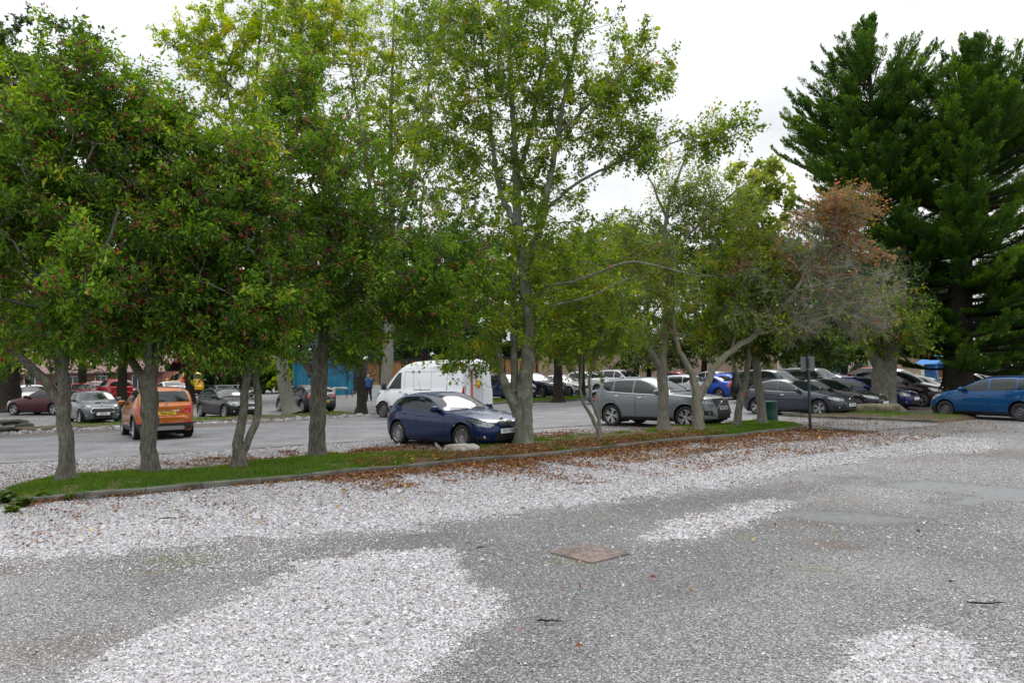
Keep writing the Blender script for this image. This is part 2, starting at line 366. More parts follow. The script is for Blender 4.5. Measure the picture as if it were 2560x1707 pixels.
class Shell:
    def __init__(s, S):
        s.S = S; V, F = body_arrays(S); s.o = mesh('body', V, F, M['dark'], smooth=True)
        import bmesh
        bm = bmesh.new(); bm.from_mesh(s.o.data); bmesh.ops.remove_doubles(bm, verts=bm.verts, dist=.0015)
        bmesh.ops.dissolve_degenerate(bm, edges=bm.edges, dist=.0005)
        bmesh.ops.recalc_face_normals(bm, faces=bm.faces); bm.to_mesh(s.o.data)
        s.bvh = BVHTree.FromBMesh(bm); bm.free()
        s.top, s.belt = pch(S['top']), pch(S['belt']); s.x0 = S['fo'] + S['wb'] / 2
    def X(s, x): return s.x0 - x                              # spec x -> local x
    def cast(s, mode, a, b, off, side=1):
        # mode 'S': (a=spec x, b=z) from the side; 'F'/'B': (a=y, b=z) from front/back; 'T': (a=spec x, b=y) from above
        if mode == 'S': o, d = Vector((s.X(a), 3 * side, b)), Vector((0, -side, 0))
        elif mode == 'F': o, d = Vector((8, a, b)), Vector((-1, 0, 0))
        elif mode == 'B': o, d = Vector((-8, a, b)), Vector((1, 0, 0))
        else: o, d = Vector((s.X(a), b, 5)), Vector((0, 0, -1))
        h, n, i, dist = s.bvh.ray_cast(o, d)
        if h is None: return None
        if n.dot(d) > 0: n = -n
        if n.dot(-d) < .35: n = (n - d * .6).normalized()
        return np.array(h + n * off), np.array(h - n * .012)
    def grid(s, name, mode, fn, nu, nv, mat_, parent, off=.004, side=1):
        P_, Q_ = [], []
        last = None
        for i in range(nu):
            for j in range(nv):
                a, b = fn(i / (nu - 1), j / (nv - 1)); h = s.cast(mode, a, b, off, side)
                if h is None: h = last if last is not None else (np.array([0, 0, .5]), np.array([0, 0, .5]))
                last = h; P_.append(h[0]); Q_.append(h[1])
        F = [(i * nv + j, (i + 1) * nv + j, (i + 1) * nv + j + 1, i * nv + j + 1) for i in range(nu - 1) for j in range(nv - 1)]
        loop = [i * nv for i in range(nu)] + [(nu - 1) * nv + j for j in range(1, nv)] + [i * nv + nv - 1 for i in range(nu - 2, -1, -1)] + [j for j in range(nv - 2, 0, -1)]
        n = len(P_); m_ = len(loop); edge = [P_[k] for k in loop]; base = [Q_[k] for k in loop]   # own edge vertices keep the rim crisp
        F += [(n + k, n + (k + 1) % m_, n + m_ + (k + 1) % m_, n + m_ + k) for k in range(m_)]
        return mesh(name, np.array(P_ + edge + base), F, mat_, parent, smooth=True)
    def poly(s, name, mode, outline, mat_, parent, off=.004, side=1, rings=3, res=.03):
        o = resample(np.array(list(outline) + [outline[0]], float), res)[:-1]; c = o.mean(0); n = len(o)
        P_, Q_ = [], []
        for k in range(rings):
            t = 1 - k / rings
            for q in o:
                pt = c + (q - c) * t; h = s.cast(mode, pt[0], pt[1], off, side)
                if h is None: return None
                P_.append(h[0])
                if k == 0: Q_.append(h[1])
        h = s.cast(mode, c[0], c[1], off, side)
        if h is None: return None
        P_.append(h[0])
        F = []
        for k in range(rings - 1):
            for j in range(n): F.append((k * n + j, k * n + (j + 1) % n, (k + 1) * n + (j + 1) % n, (k + 1) * n + j))
        k = rings - 1; ce = len(P_) - 1
        F += [(k * n + j, k * n + (j + 1) % n, ce) for j in range(n)]
        b = len(P_); F += [(b + j, b + (j + 1) % n, b + n + (j + 1) % n, b + n + j) for j in range(n)]
        return mesh(name, np.array(P_ + P_[:n] + Q_), F, mat_, parent, smooth=False if rings < 2 else True)

def superq(mb, c, r, e=.5, nu=10, nv=8, rot=0):
    V = []; 
    def sg(v, p): return math.copysign(abs(v) ** p, v)
    for i in range(nv + 1):
        ph = -math.pi / 2 + math.pi * i / nv
        for j in range(nu):
            t = 2 * math.pi * j / nu
            x, y, z = r[0] * sg(math.cos(ph), e) * sg(math.cos(t), e), r[1] * sg(math.cos(ph), e) * sg(math.sin(t), e), r[2] * sg(math.sin(ph), e)
            V.append((c[0] + x * math.cos(rot) - y * math.sin(rot), c[1] + x * math.sin(rot) + y * math.cos(rot), c[2] + z))
    F = [(i * nu + j, i * nu + (j + 1) % nu, (i + 1) * nu + (j + 1) % nu, (i + 1) * nu + j) for i in range(nv) for j in range(nu)]
    mb.add(V, F)

def text(name, s, size, parent, loc, rot, mat_, sx=1.0):
    cu = bpy.data.curves.new(name, 'FONT'); cu.body = s; cu.size = size; cu.align_x = 'CENTER'; cu.align_y = 'CENTER'; cu.extrude = .0012
    cu.resolution_u = 3; cu.offset = size * .012
    t_ = bpy.data.objects.new(name, cu); C.objects.link(t_); bpy.context.view_layer.update()
    me = bpy.data.meshes.new_from_object(t_.evaluated_get(bpy.context.evaluated_depsgraph_get())); bpy.data.objects.remove(t_)
    me.materials.clear(); me.materials.append(mat_); me.name = name
    o = bpy.data.objects.new(name, me); C.objects.link(o); o.location = loc; o.rotation_euler = rot; o.scale = (sx, 1, 1)
    if parent: o.parent = parent
    return o

def wheel(parent, S, x, side, style, wname='wheel'):
    r = S['r']; wd = .215; rr = r * .70 if style != 'steel' else r * .62
    w_ = empty(wname, (x, side * (S['W'] / 2 - .035), r), parent=parent)
    sd_ = side
    t = MB(); t.lathe([(rr, -.02), (rr + .012, .0), (r * .93, -.002), (r * .985, -.02), (r, -.045), (r, -wd + .045), (r * .985, -wd + .02), (r * .9, -wd), (rr, -wd)], 36, 'y')
    V = np.vstack(t.v) * [1, sd_, 1]; mesh('tyre', V, [f if sd_ > 0 else f[::-1] for f in t.f], M['rubber'], w_, True)
    q = MB(); q.lathe([(rr, -.06), (rr * 1.0, -.012), (rr * .965, -.006), (rr * .93, -.02), (rr * .90, -.10)], 36, 'y')
    fr = MB()
    fr.lathe([(rr * .92, -.085), (0.01, -.085)], 30, 'y')
    style_n = {'many': (8, .022, True), 'five': (5, .065, False), 'twin': (5, .045, True), 'seven': (7, .05, False), 'steel': (0, 0, False), 'cover': (0, 0, False)}[style]
    n, sw, tw = style_n
    if n:
        for k in range(n):
            for off_ in ((-.5, .5) if tw else (0,)):
                a0 = 2 * math.pi * k / n; a1 = a0 + off_ * (.32 if n == 10 else .42); ai = a0 + off_ * (.15 if n == 10 else .25)
                ri, ro = rr * .16, rr * .94
                pi_ = np.array([math.cos(ai) * ri, 0, math.sin(ai) * ri]); po = np.array([math.cos(a1) * ro, 0, math.sin(a1) * ro])
                d = (po - pi_); d /= np.linalg.norm(d); nn = np.array([-d[2], 0, d[0]])
                h0, h1 = sw * .42 * (rr / .24), sw * .62 * (rr / .24)
                V = [pi_ - nn * h0 + [0, -.03, 0], pi_ + nn * h0 + [0, -.03, 0], po + nn * h1 + [0, -.012, 0], po - nn * h1 + [0, -.012, 0],
                     pi_ - nn * h0 * 1.4 + [0, -.07, 0], pi_ + nn * h0 * 1.4 + [0, -.07, 0], po + nn * h1 * 1.3 + [0, -.05, 0], po - nn * h1 * 1.3 + [0, -.05, 0]]
                q.add(V, [(0, 1, 2, 3), (4, 7, 6, 5), (0, 3, 7, 4), (1, 5, 6, 2), (0, 4, 5, 1), (3, 2, 6, 7)])
        q.lathe([(rr * .21, -.06), (rr * .20, -.025), (rr * .12, -.018), (.005, -.018)], 20, 'y')
    else:
        q.lathe([(rr * .93, -.02), (rr * .84, -.045), (rr * .55, -.012), (rr * .34, -.03), (rr * .24, -.012), (.005, -.01)], 30, 'y')
        for k in range(8):
            a = k * math.pi / 4 + .2
            q.lathe([(.024, 0), (.02, .004), (.003, .004)], 8, 'y', (math.cos(a) * rr * .72, -.028, math.sin(a) * rr * .72))
    V = np.vstack(q.v) * [1, sd_, 1]
    mesh('rim', V, q.f, M['steel'] if style in ('steel', 'cover') else M['alloy'], w_, False)
    V = np.vstack(fr.v) * [1, sd_, 1]; mesh('brake_disc', V, fr.f, M['alloy_dark'], w_, False)
    return w_

def build_car(kind, col, name='parked_car', rim='five', metal=.35, plate_f='', plate_r='', trim='paint', rails=False, grille='bar', far=False, details=()):
    S = SPEC[kind]; root = empty(name); sh = Shell(S); pt = paint(col, metal)
    W2, L, wb, fo, r = S['W'] / 2, S['L'], S['wb'], S['fo'], S['r']; X = sh.X
    b = sh.o; b.parent = root; b.data.materials.clear(); b.data.materials.append(pt)
    low = M['black'] if trim == 'black' else pt
    # underbody and wheel wells
    u = MB(); u.box(X(L - .30), X(.30), -W2 * .84, W2 * .84, S['zb'] - .045, S['zb'] + .06)
    for xw in (fo, fo + wb):
        for sd_ in (1, -1):
            a = np.linspace(-.55, math.pi + .55, 17); Ra = r + .06; y0, y1 = sd_ * W2 * .40, sd_ * W2 * .955
            V = [(X(xw) + Ra * math.cos(t), y, r + .01 + Ra * math.sin(t)) for y in (y0, y1) for t in a]
            F = [(i, i + 1, 18 + i, 17 + i) for i in range(16)] + [tuple(range(17))]
            u.add(V, F)
    u.build('underbody', M['dark'], root)
    # windscreen
    a0, a1 = S['ws']; ytop = {}
    def railw(x):                                              # half width of the roof panel at x
        z = float(sh.top(x)); bt = float(sh.belt(x)); g = max(0, z - .07 - bt)
        return W2 * .945 - .012 - S['tumble'] * g * (.8 + .2 * g / .5)
    def fn(s_, t_):
        x = a0 + .02 + (a1 - a0 - .06) * s_; hw = railw(x) * (.955 if S['kind'] != 'van' else .93); y = hw * (2 * t_ - 1); return x + .13 * (y / W2) ** 2 * (1 if kind != 'van' else .6), y
    sh.grid('windscreen', 'T', fn, 9, 13, M['glass'], root, .005)
    # rear window
    if S['rw']:
        z0, z1 = S['rw']; z0 += .03; z1 -= .005
        def fn(s_, t_):
            z = z0 + (z1 - z0) * s_; hw = (W2 * .93 - S['tumble'] * max(0, z - float(sh.belt(L - .4)))) * .83; return hw * (2 * t_ - 1), z
        sh.grid('rear_window', 'B', fn, 7, 11, M['glass'], root, .006)
    elif kind == 'saloon':
        def fn(s_, t_):
            x = 3.22 + .60 * s_; hw = railw(x) * .9; return x, hw * (2 * t_ - 1)
        sh.grid('rear_window', 'T', fn, 7, 11, M['glass'], root, .006)
    # side windows split by the pillars
    w0, w1, wm = S['win']
    def wtop(x, k=.095): return float(sh.top(max(0, min(L, x - .12 if x < wm else x + .05)))) - k
    segs = [(w0, min(wm, w1) - .03, 'f')] + ([(wm + .03, w1 - (.48 if w1 - wm > 1.15 else .0), 'm')] if wm < w1 else [])
    if wm < w1 and w1 - wm > 1.15: segs.append((w1 - .43, w1, 'r'))
    elif wm < w1: segs[-1] = (wm + .03, w1, 'r')
    for sd_ in (1, -1):
        for (s0, s1, tg) in segs:
            def fn(s_, t_, s0=s0, s1=s1, tg=tg):
                x = s0 + (s1 - s0) * s_
                zb_ = float(sh.belt(x)) + .035; zt = max(zb_ + .012, wtop(x, .105 if kind != 'van' else .17))
                if tg == 'r':
                    k = s_ ** 3; zb_ += (zt - zb_) * .55 * k
                if kind == 'van': zt = min(zt, 1.97); zb_ -= .0
                z = zb_ + (zt - zb_) * t_
                return x, z
            sh.grid('side_window', 'S', fn, 11 if not far else 7, 5, M['glass'], root, .004, sd_)
        # doors, with the dark gap round them, and handles
        for di, (d0, d1) in enumerate(S['doors']):
            if far: continue
            def df(m_, top_):
                def fn(s_, t_, d0=d0, d1=d1):
                    x = d0 - m_ + (d1 - d0 + 2 * m_) * s_; zlo = S['zb'] + .10 - m_; zhi = float(sh.belt(x)) - .012 + m_
                    z = zlo + (zhi - zlo) * t_
                    for xw in (fo, fo + wb):
                        pass
                    return x, z
                return fn
            # the rear door's lower corner follows the arch
            def clip(fn_, m_, d1=d1, d0=d0):
                def g(s_, t_):
                    x, z = fn_(s_, t_); xw = fo + wb; Ra = r + .11 - m_
                    dz = z - r
                    if dz < Ra:
                        lim = xw - math.sqrt(max(0, Ra * Ra - min(dz, Ra) ** 2)) if dz > 0 else xw - Ra
                        if d1 > xw - Ra: 
                            hi = min(d1 + m_, lim); x = d0 - m_ + (hi - (d0 - m_)) * s_
                    return x, z
                return g
            sh.grid('door_gap', 'S', clip(df(.009, 0), .009), 9, 8, M['seam'], root, .0016, sd_)
            sh.grid('door', 'S', clip(df(0, 0), 0), 9, 8, pt, root, .0034, sd_)
            h = sh.cast('S', d1 - .16, float(sh.belt(d1)) - .11, .012, sd_)
            if h is not None:
                q = MB(); superq(q, h[0], (.095, .018, .016), .6); q.build('door_handle', M['chrome'] if trim == 'chrome' else (M['black'] if kind == 'van' else pt), root, True)
        # window trim
        if trim in ('chrome',):
            def fn(s_, t_):
                x = w0 - .05 + (w1 - w0 + .08) * s_; z = float(sh.belt(x)) + .012 + .016 * t_; return x, z
            sh.grid('window_trim', 'S', fn, 21, 2, M['chrome'], root, .006, sd_)
        # mirror
        h = sh.cast('S', w0 + .12 if kind != 'van' else w0 + .03, float(sh.belt(w0 + .1)) + (.06 if kind != 'van' else .12), .0, sd_)
        if h is not None:
            q = MB(); c = h[0] + [.02, sd_ * (.13 if kind != 'van' else .14), .045]
            superq(q, c, (.07, .115, .075) if kind != 'van' else (.08, .10, .17), .65, 12, 8, rot=sd_ * .15)
            mi = q.build('door_mirror', M['black'] if kind == 'van' or trim == 'black2' else pt, root, True)
            q = MB(); superq(q, (h[0] + c) / 2 - [0, 0, .045], (.035, .09, .02), .7, 8, 6); q.build('mirror_stalk', M['black'], mi, True)
        # sill
        if not far:
            def fn(s_, t_):
                x = fo + r + .10 + (wb - 2 * r - .2) * s_; return x, S['zb'] + .012 + .07 * t_
            sh.grid('sill_trim', 'S', fn, 9, 3, M['black'] if kind in ('van', 'suv_small') or 'blacksill' in details else pt, root, .008, sd_)
        if 'arch' in details:
            for xw in (fo, fo + wb):
                def fn(s_, t_, xw=xw):
                    a = -.12 + (math.pi + .24) * s_; rad = r + .064 + .055 * t_; return xw - rad * math.cos(a), r + .01 + rad * math.sin(a)
                sh.grid('arch_trim', 'S', fn, 15, 3, M['black'], root, .006, sd_)
        # lamps
        z0, z1, yi = S['hl']; ye = W2 * .90
        if kind == 'mini':
            an = np.linspace(0, 2 * np.pi, 17)[:-1]
            ol = [(sd_ * (.55 + .115 * math.cos(t)), .70 + .10 * math.sin(t)) for t in an]
            sh.poly('headlight', 'F', ol, M['lamp'], root, .016, rings=3)
        else:
            yy = [yi * .78, W2 * .62, ye * .93, ye, ye * .97, W2 * .70, yi * .80]
            zz = [z0 + .35 * (z1 - z0), z0 + .05 * (z1 - z0), z0 + .25 * (z1 - z0), z1 - .02, z1 + .02, z1 - .005, z0 + .75 * (z1 - z0)]
            sh.poly('headlight', 'F', [(sd_ * a, b_) for a, b_ in zip(yy, zz)], M['lamp'], root, .006)
        t0, t1 = S['tl']
        if kind == 'suv':
            ol = [(W2 * .72, t0), (W2 * .94, t0), (W2 * .94, t0 + .20), (W2 * .865, t0 + .30), (W2 * .80, t1), (W2 * .74, t1), (W2 * .78, t0 + .32), (W2 * .72, t0 + .14)]
            sh.poly('tail_light', 'B', [(sd_ * a, b_) for a, b_ in ol], M['red_lens'], root, .006, rings=2)
            # wraps onto the flank
            ol = [(L - .20, t0), (L - .42, t0 + .16), (L - .28, t0 + .22), (L - .53, t1 - .14), (L - .46, t1 - .12), (L - .17, t0 + .25)]
            sh.poly('tail_light', 'S', ol, M['red_lens'], root, .006, sd_, rings=2, res=.05)
        elif kind == 'van':
            ol = [(W2 * .90, t0), (W2 * .985, t0), (W2 * .985, t1), (W2 * .90, t1)]
            sh.poly('tail_light', 'B', [(sd_ * a, b_) for a, b_ in ol], M['red_lens'], root, .008, rings=2)
            ol = [(L - .05, t0), (L - .15, t0), (L - .13, t1), (L - .05, t1)]
            sh.poly('tail_light', 'S', ol, M['red_lens'], root, .008, sd_, rings=2)
        else:
            ol = [(W2 * .60, t0 + .03), (W2 * .90, t0), (W2 * .93, t0 + .4 * (t1 - t0)), (W2 * .84, t1), (W2 * .70, t1 - .02), (W2 * .62, t1 - .07)]
            sh.poly('tail_light', 'B', [(sd_ * a, b_) for a, b_ in ol], M['red_lens'], root, .006)
            ol = [(L - .10, t0 + .03), (L - .30, t0 + .04), (L - .36, t1 - .05), (L - .20, t1 - .0)]
            sh.poly('tail_light', 'S', ol, M['red_lens'], root, .006, sd_, rings=2)
    # grille, lower intake, fog lamps, plate
    hz0 = S['hl'][0]
    if grille == 'kidney':
        for sd_ in (1, -1):
            ol = [(sd_ * a, z_) for a, z_ in ((.025, .60), (.06, .585), (.20, .60), (.235, .64), (.23, .70), (.19, .715), (.05, .715), (.025, .70))]
            o1 = [((y - sd_ * .13) * 1.09 + sd_ * .13, (z_ - .65) * 1.12 + .65) for y, z_ in ol]
            dz = S['hl'][0] - .56
            sh.poly('grille_surround', 'F', [(y, z_ + dz) for y, z_ in o1], M['chrome'], root, .010); sh.poly('grille', 'F', [(y, z_ + dz) for y, z_ in ol], M['black'], root, .020)
    elif grille == 'big':
        ol = [(-.36, hz0 - .09), (.36, hz0 - .09), (.42, hz0 + .08), (.40, hz0 + .15), (-.40, hz0 + .15), (-.42, hz0 + .08)]
        o1 = [(y * 1.07, (z_ - hz0 - .03) * 1.16 + hz0 + .03) for y, z_ in ol]
        sh.poly('grille_surround', 'F', o1, M['chrome'], root, .008); g = sh.poly('grille', 'F', ol, M['black'], root, .018)
        q = MB()
        for k in range(15):
            y = -.34 + k * .68 / 14; h0, h1 = sh.cast('F', y, hz0 - .07, .024), sh.cast('F', y, hz0 + .135, .024)
            if h0 and h1: q.tube([h0[0], h1[0]], .006, 5)
        q.build('grille_bar', M['skid'], g)
    elif grille == 'hex':
        ol = [(-.28, hz0 - .20), (.28, hz0 - .20), (.42, hz0 + .04), (.36, hz0 + .12), (-.36, hz0 + .12), (-.42, hz0 + .04)]
        o1 = [(y * 1.08, (z_ - hz0 + .04) * 1.1 + hz0 - .04) for y, z_ in ol]
        sh.poly('grille_surround', 'F', o1, M['chrome'], root, .008); sh.poly('grille', 'F', ol, M['black'], root, .018)
    elif grille == 'mini':
        ol = [(-.42, .50), (.42, .50), (.46, .56), (.38, .66), (-.38, .66), (-.46, .56)]
        o1 = [(y * 1.06, (z_ - .58) * 1.2 + .58) for y, z_ in ol]
        sh.poly('grille_surround', 'F', o1, M['chrome'], root, .008); sh.poly('grille', 'F', ol, M['black'], root, .018)
    else:
        ol = [(-.40, hz0 + .0), (.40, hz0 + .0), (.44, hz0 + .10), (-.44, hz0 + .10)]
        sh.poly('grille', 'F', ol, M['black'], root, .008)
    zi = S['zb'] + .06; zi1 = hz0 - .14 if kind != 'van' else hz0 - .2
    ol = [(-.36, zi), (.36, zi), (.40, zi1 - .05), (.34, zi1), (-.34, zi1), (-.40, zi1 - .05)]
    if grille != 'hex': sh.poly('lower_intake', 'F', ol, M['black'], root, .007)
    for sd_ in (1, -1):
        ol = [(sd_ * W2 * .60, zi + .02), (sd_ * W2 * .84, zi + .04), (sd_ * W2 * .86, zi1 - .04), (sd_ * W2 * .62, zi1 - .06)]
        sh.poly('side_intake', 'F', ol, M['black'], root, .006)
        h = sh.cast('F', sd_ * W2 * .72, (zi + zi1) / 2 + .0, .012)
        if h and not far:
            q = MB(); superq(q, h[0], (.02, .045, .045), 1, 12, 8); q.build('fog_lamp', M['lamp'], root, True)
    if 'frontskid' in details:
        for sd_ in (1, -1):
            ol = [(sd_ * W2 * .42, zi - .0), (sd_ * W2 * .80, zi + .02), (sd_ * W2 * .86, zi + .14), (sd_ * W2 * .60, zi + .09)]
            sh.poly('silver_flap', 'F', ol, M['skid'], root, .014)
    if trim == 'black' or 'rearblack' in details:
        z1_ = S['zb'] + .26 if kind == 'suv_small' else S['zb'] + .20
        def fn(s_, t_): return W2 * .97 * (2 * s_ - 1) * .99, S['zb'] + .01 + (z1_ - S['zb']) * t_
        sh.grid('rear_bumper_trim', 'B', fn, 17, 5, M['black'], root, .008)
        for sd_ in (1, -1):
            def fn(s_, t_):
                x = fo + wb + r + .075 + (L - .06 - (fo + wb + r + .075)) * s_; return x, S['zb'] + .01 + (z1_ - S['zb']) * t_
            sh.grid('rear_bumper_trim', 'S', fn, 7, 4, M['black'], root, .008, sd_)
        if kind == 'suv_small':
            for sd_ in (1, -1):
                def fn(s_, t_):
                    x = fo + r + .06 + (wb - 2 * r - .12) * s_; return x, S['zb'] + .01 + .15 * t_
                sh.grid('sill_cladding', 'S', fn, 9, 4, M['black'], root, .010, sd_)
            ol = [(-.52, .36), (-.44, .315), (.44, .315), (.52, .36), (.46, .43), (-.46, .43)]
            sh.poly('skid_plate', 'B', ol, M['skid'], root, .020)
            ol = [(-.36, .885), (.36, .885), (.36, .915), (-.36, .915)]
            sh.poly('tailgate_chrome', 'B', ol, M['chrome'], root, .022)
            for sd_ in (1, -1):
                ol = [(sd_ * W2 * .62, .525), (sd_ * W2 * .90, .525), (sd_ * W2 * .90, .575), (sd_ * W2 * .62, .575)]
                sh.poly('reflector', 'B', ol, M['red_lens'], root, .014)
    def plate(mode, y, z, txt, m_):
        h = sh.cast(mode, y, z, .0)
        if h is None: return
        hs = [sh.cast(mode, y + d, z, .0) for d in (-.26, .26)]
        xm = h[0][0]; sg = 1 if mode == 'F' else -1
        n_ = MB(); n_.bbox(-.008, .008, -.26, .26, -.056, .056, .003)
        p_ = n_.build('number_plate', m_, root, loc=(xm + sg * .03, y, z))
        if txt: text('plate_lettering', txt, .105, p_, (sg * .0088, 0, 0), (R(90), 0, R(90 * sg)), M['ink'], .92)
    pzf = {'hatch': .475, 'suv': .66, 'mini': .42, 'hatch2': .44}.get(kind, hz0 - .14)
    plate('F', 0, pzf, plate_f, M['plate_w'])
    pzr = {'suv_small': .82, 'hatch2': .56, 'hatch': .78, 'van': .7}.get(kind, .80)
    if kind != 'van': plate('B', 0, pzr, plate_r, M['plate_y'])
    # badge front and rear
    for mode, z_ in (('F', S['hl'][1] + (.0 if grille != 'big' else -.04)), ('B', (S['rw'][0] - .06) if S['rw'] else S['tl'][1] - .05)):
        if grille == 'hex' and mode == 'F': z_ = hz0 + .06
        if kind == 'suv' and mode == 'F': z_ = hz0 + .04
        h = sh.cast(mode, 0, z_, .018 if not (kind == 'suv' and mode == 'F') else .03)
        if h is not None and not far:
            q = MB(); q.lathe([(.052, -.01), (.052, .004), (.04, .01), (.002, .01)], 16, 'x', h[0]); q.build('badge', M['chrome'], root, True)
    if kind == 'suv' and grille == 'big':
        h0, h1 = sh.cast('F', -.34, hz0 - .08, .03), sh.cast('F', .34, hz0 + .14, .03)
        q = MB(); q.tube([h0[0], h1[0]], .007, 5); q.build('grille_slash', M['chrome'], root)
    if rails:
        for sd_ in (1, -1):
            xs = np.linspace(S['ws'][1] + .1, S['win'][1] - .15, 8); pts = []
            for i, x in enumerate(xs):
                h = sh.cast('T', x, sd_ * railw(x) * .93, 0)
                if h is not None: pts.append(h[0] + [0, 0, .045 if 0 < i < 7 else -.01])
            q = MB(); q.tube(pts, .014, 6); q.build('roof_rail', M['chrome'] if rails == 'chrome' else M['black'], root)
    if 'bars' in details:
        for x in (S['ws'][1] + .15, S['ws'][1] + .95):
            q = MB(); z = float(sh.top(x)) + .10; q.bbox(X(x) - .04, X(x) + .04, -.62, .62, z - .015, z + .015, .006)
            for sd_ in (1, -1):
                h = sh.cast('T', x, sd_ * .52, 0); q.box(X(x) - .04, X(x) + .04, sd_ * .52 - .03, sd_ * .52 + .03, h[0][2] - .03, z - .016)
            q.build('roof_bar', M['black'] if x > S['ws'][1] + .5 else M['skid'], root)
    if 'antenna' in details:
        h = sh.cast('T', S['win'][1] - .25, 0, 0); q = MB(); q.tube([h[0] - [0, 0, .01], h[0] + [-.18, 0, .42]], [.006, .002], 5); q.build('antenna', M['black'], root)
    if 'wipers' in details:
        for y0, y1 in ((.55, .0), (-.05, -.6)):
            pts = [sh.cast('T', a0 + .05 + .13 * (y / W2) ** 2 + .06 * abs(y - y0), y, .02)[0] for y in np.linspace(y0, y1, 6)]
            q = MB(); q.tube(pts, .008, 5); q.build('wiper', M['black'], root)
    if 'scoop' in details:
        h = sh.cast('T', .62, 0, .0)[0]; q = MB(); superq(q, h + [0, 0, .01], (.07, .20, .022), .6); q.build('bonnet_scoop', M['black'], root, True)
    for xw in (fo, fo + wb):
        for sd_ in (1, -1): wheel(root, S, X(xw), sd_, rim)
    return root, sh
def children(o): return [c for c in bpy.data.objects if c.parent == o]
def put(root, x, y, head, label, cat='car', group='cars parked in the car park'):
    root.location = (x, y, float(zg(y))); root.rotation_euler = (0, 0, R(head)); tag(root, label, cat, group); return root
# ------------------------------------------------------------------ ground
def front_line():      # foot of the kerb of the near island, photo pixels
    return [(27, 1263), (113, 1255), (208, 1245), (357, 1237), (521, 1220), (658, 1210), (903, 1184), (1010, 1177), (1200, 1155), (1299, 1150), (1350, 1146), (1499, 1128), (1669, 1108), (1850, 1094), (1886, 1088), (2015, 1073)]
BACK_PX = [(-5, 1237), (80, 1211), (143, 1202), (207, 1196), (271, 1195), (335, 1187), (420, 1190), (497, 1184), (539, 1179), (584, 1174), (640, 1165), (718, 1159), (767, 1146), (818, 1142), (874, 1149), (974, 1144), (1101, 1138), (1199, 1119), (1280, 1108), (1350, 1104), (1509, 1092), (1594, 1084), (1643, 1074), (1690, 1072), (1765, 1071), (1850, 1063), (1878, 1058), (1912, 1058), (1972, 1064), (2017, 1069)]
FRONT = smooth_line(gpoly(front_line()), 2); BACK = smooth_line(gpoly(BACK_PX), 2)
ISL = np.vstack([FRONT, BACK[::-1]])
BAND = gpoly([(-400, 1320), (27, 1263)] + front_line()[1:] + [(2165, 1083), (2330, 1092), (2560, 1100), (2480, 1126), (2205, 1152), (2042, 1178), (1879, 1209), (1715, 1230), (1552, 1247), (1416, 1274), (1280, 1288), (1034, 1317), (870, 1336), (707, 1352), (479, 1363), (381, 1388), (245, 1404), (76, 1400), (-60, 1410), (-500, 1440)])
PATCH = gpoly([(1137, 1374), (925, 1385), (789, 1412), (599, 1477), (490, 1512), (272, 1624), (190, 1707), (150, 1800), (1080, 1800), (1100, 1700), (1170, 1600), (1240, 1560), (1306, 1534), (1306, 1482), (1197, 1447), (1130, 1410)])
PATCH2 = gpoly([(1563, 1352), (1661, 1303), (1797, 1275), (1933, 1252), (1990, 1258), (1906, 1300), (1851, 1334), (1743, 1350), (1634, 1361)])
PATCH3 = gpoly([(2107, 1650), (2151, 1603), (2314, 1580), (2423, 1606), (2450, 1644), (2532, 1666), (2640, 1720), (2640, 1800), (2080, 1800)])
BEHIND = gpoly([(-300, 1168), (0, 1159), (143, 1151), (351, 1133), (450, 1131), (584, 1125), (635, 1120), (767, 1110), (950, 1098), (1150, 1084), (1346, 1069), (1499, 1060), (1640, 1050), (1760, 1052), (1900, 1046), (1905, 1056)] + BACK_PX[::-1][4:] + [(-300, 1260)])
LANE = gpoly([(-900, 1150), (0, 1096), (488, 1071), (769, 1051), (941, 1040), (1235, 1020), (1350, 1016), (1480, 1010), (1640, 1004), (1900, 1000), (1940, 1043), (2050, 1046), (2160, 1052), (2344, 1058), (2352, 1064), (2165, 1079), (2040, 1066), (1950, 1060), (1900, 1051), (1640, 1054), (1499, 1063), (1346, 1072), (950, 1101), (767, 1113), (635, 1123), (450, 1134), (143, 1154), (-900, 1200)])
LITTER1 = gpoly([(-200, 1118), (0, 1105), (280, 1082), (488, 1072), (700, 1062), (941, 1048), (941, 1030), (769, 1046), (488, 1058), (280, 1069), (0, 1082), (-200, 1092)])
PUD = [gpoly([(2205, 1210), (2314, 1200), (2450, 1212), (2600, 1226), (2600, 1252), (2500, 1250), (2423, 1266), (2360, 1254), (2440, 1236), (2300, 1226)]),
       gpoly([(1940, 1285), (2020, 1276), (2200, 1288), (2300, 1300), (2205, 1310), (2050, 1302)])]
MULCH = gpoly([(2196, 1049), (2330, 1030), (2420, 1000), (2150, 985), (1990, 1036)])
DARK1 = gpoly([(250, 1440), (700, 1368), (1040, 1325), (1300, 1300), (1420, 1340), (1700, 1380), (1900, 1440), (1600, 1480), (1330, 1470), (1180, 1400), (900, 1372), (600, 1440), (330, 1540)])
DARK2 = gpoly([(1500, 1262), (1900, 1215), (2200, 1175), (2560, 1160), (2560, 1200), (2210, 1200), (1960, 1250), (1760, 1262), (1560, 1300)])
HOLES = [(G(1982, 1361), .22, .5), (G(2085, 1362), .34, .8), (G(150, 1622), .5, .55), (G(10, 1347), .35, .9), (G(15, 1422), .35, .8), (G(2500, 1132), 1.3, .8), (G(2330, 1150), .8, .5), (G(2000, 1308), .8, .35), (G(1700, 1470), .6, .18), (G(700, 1300), .5, .1), (G(860, 1255), .3, .2)]
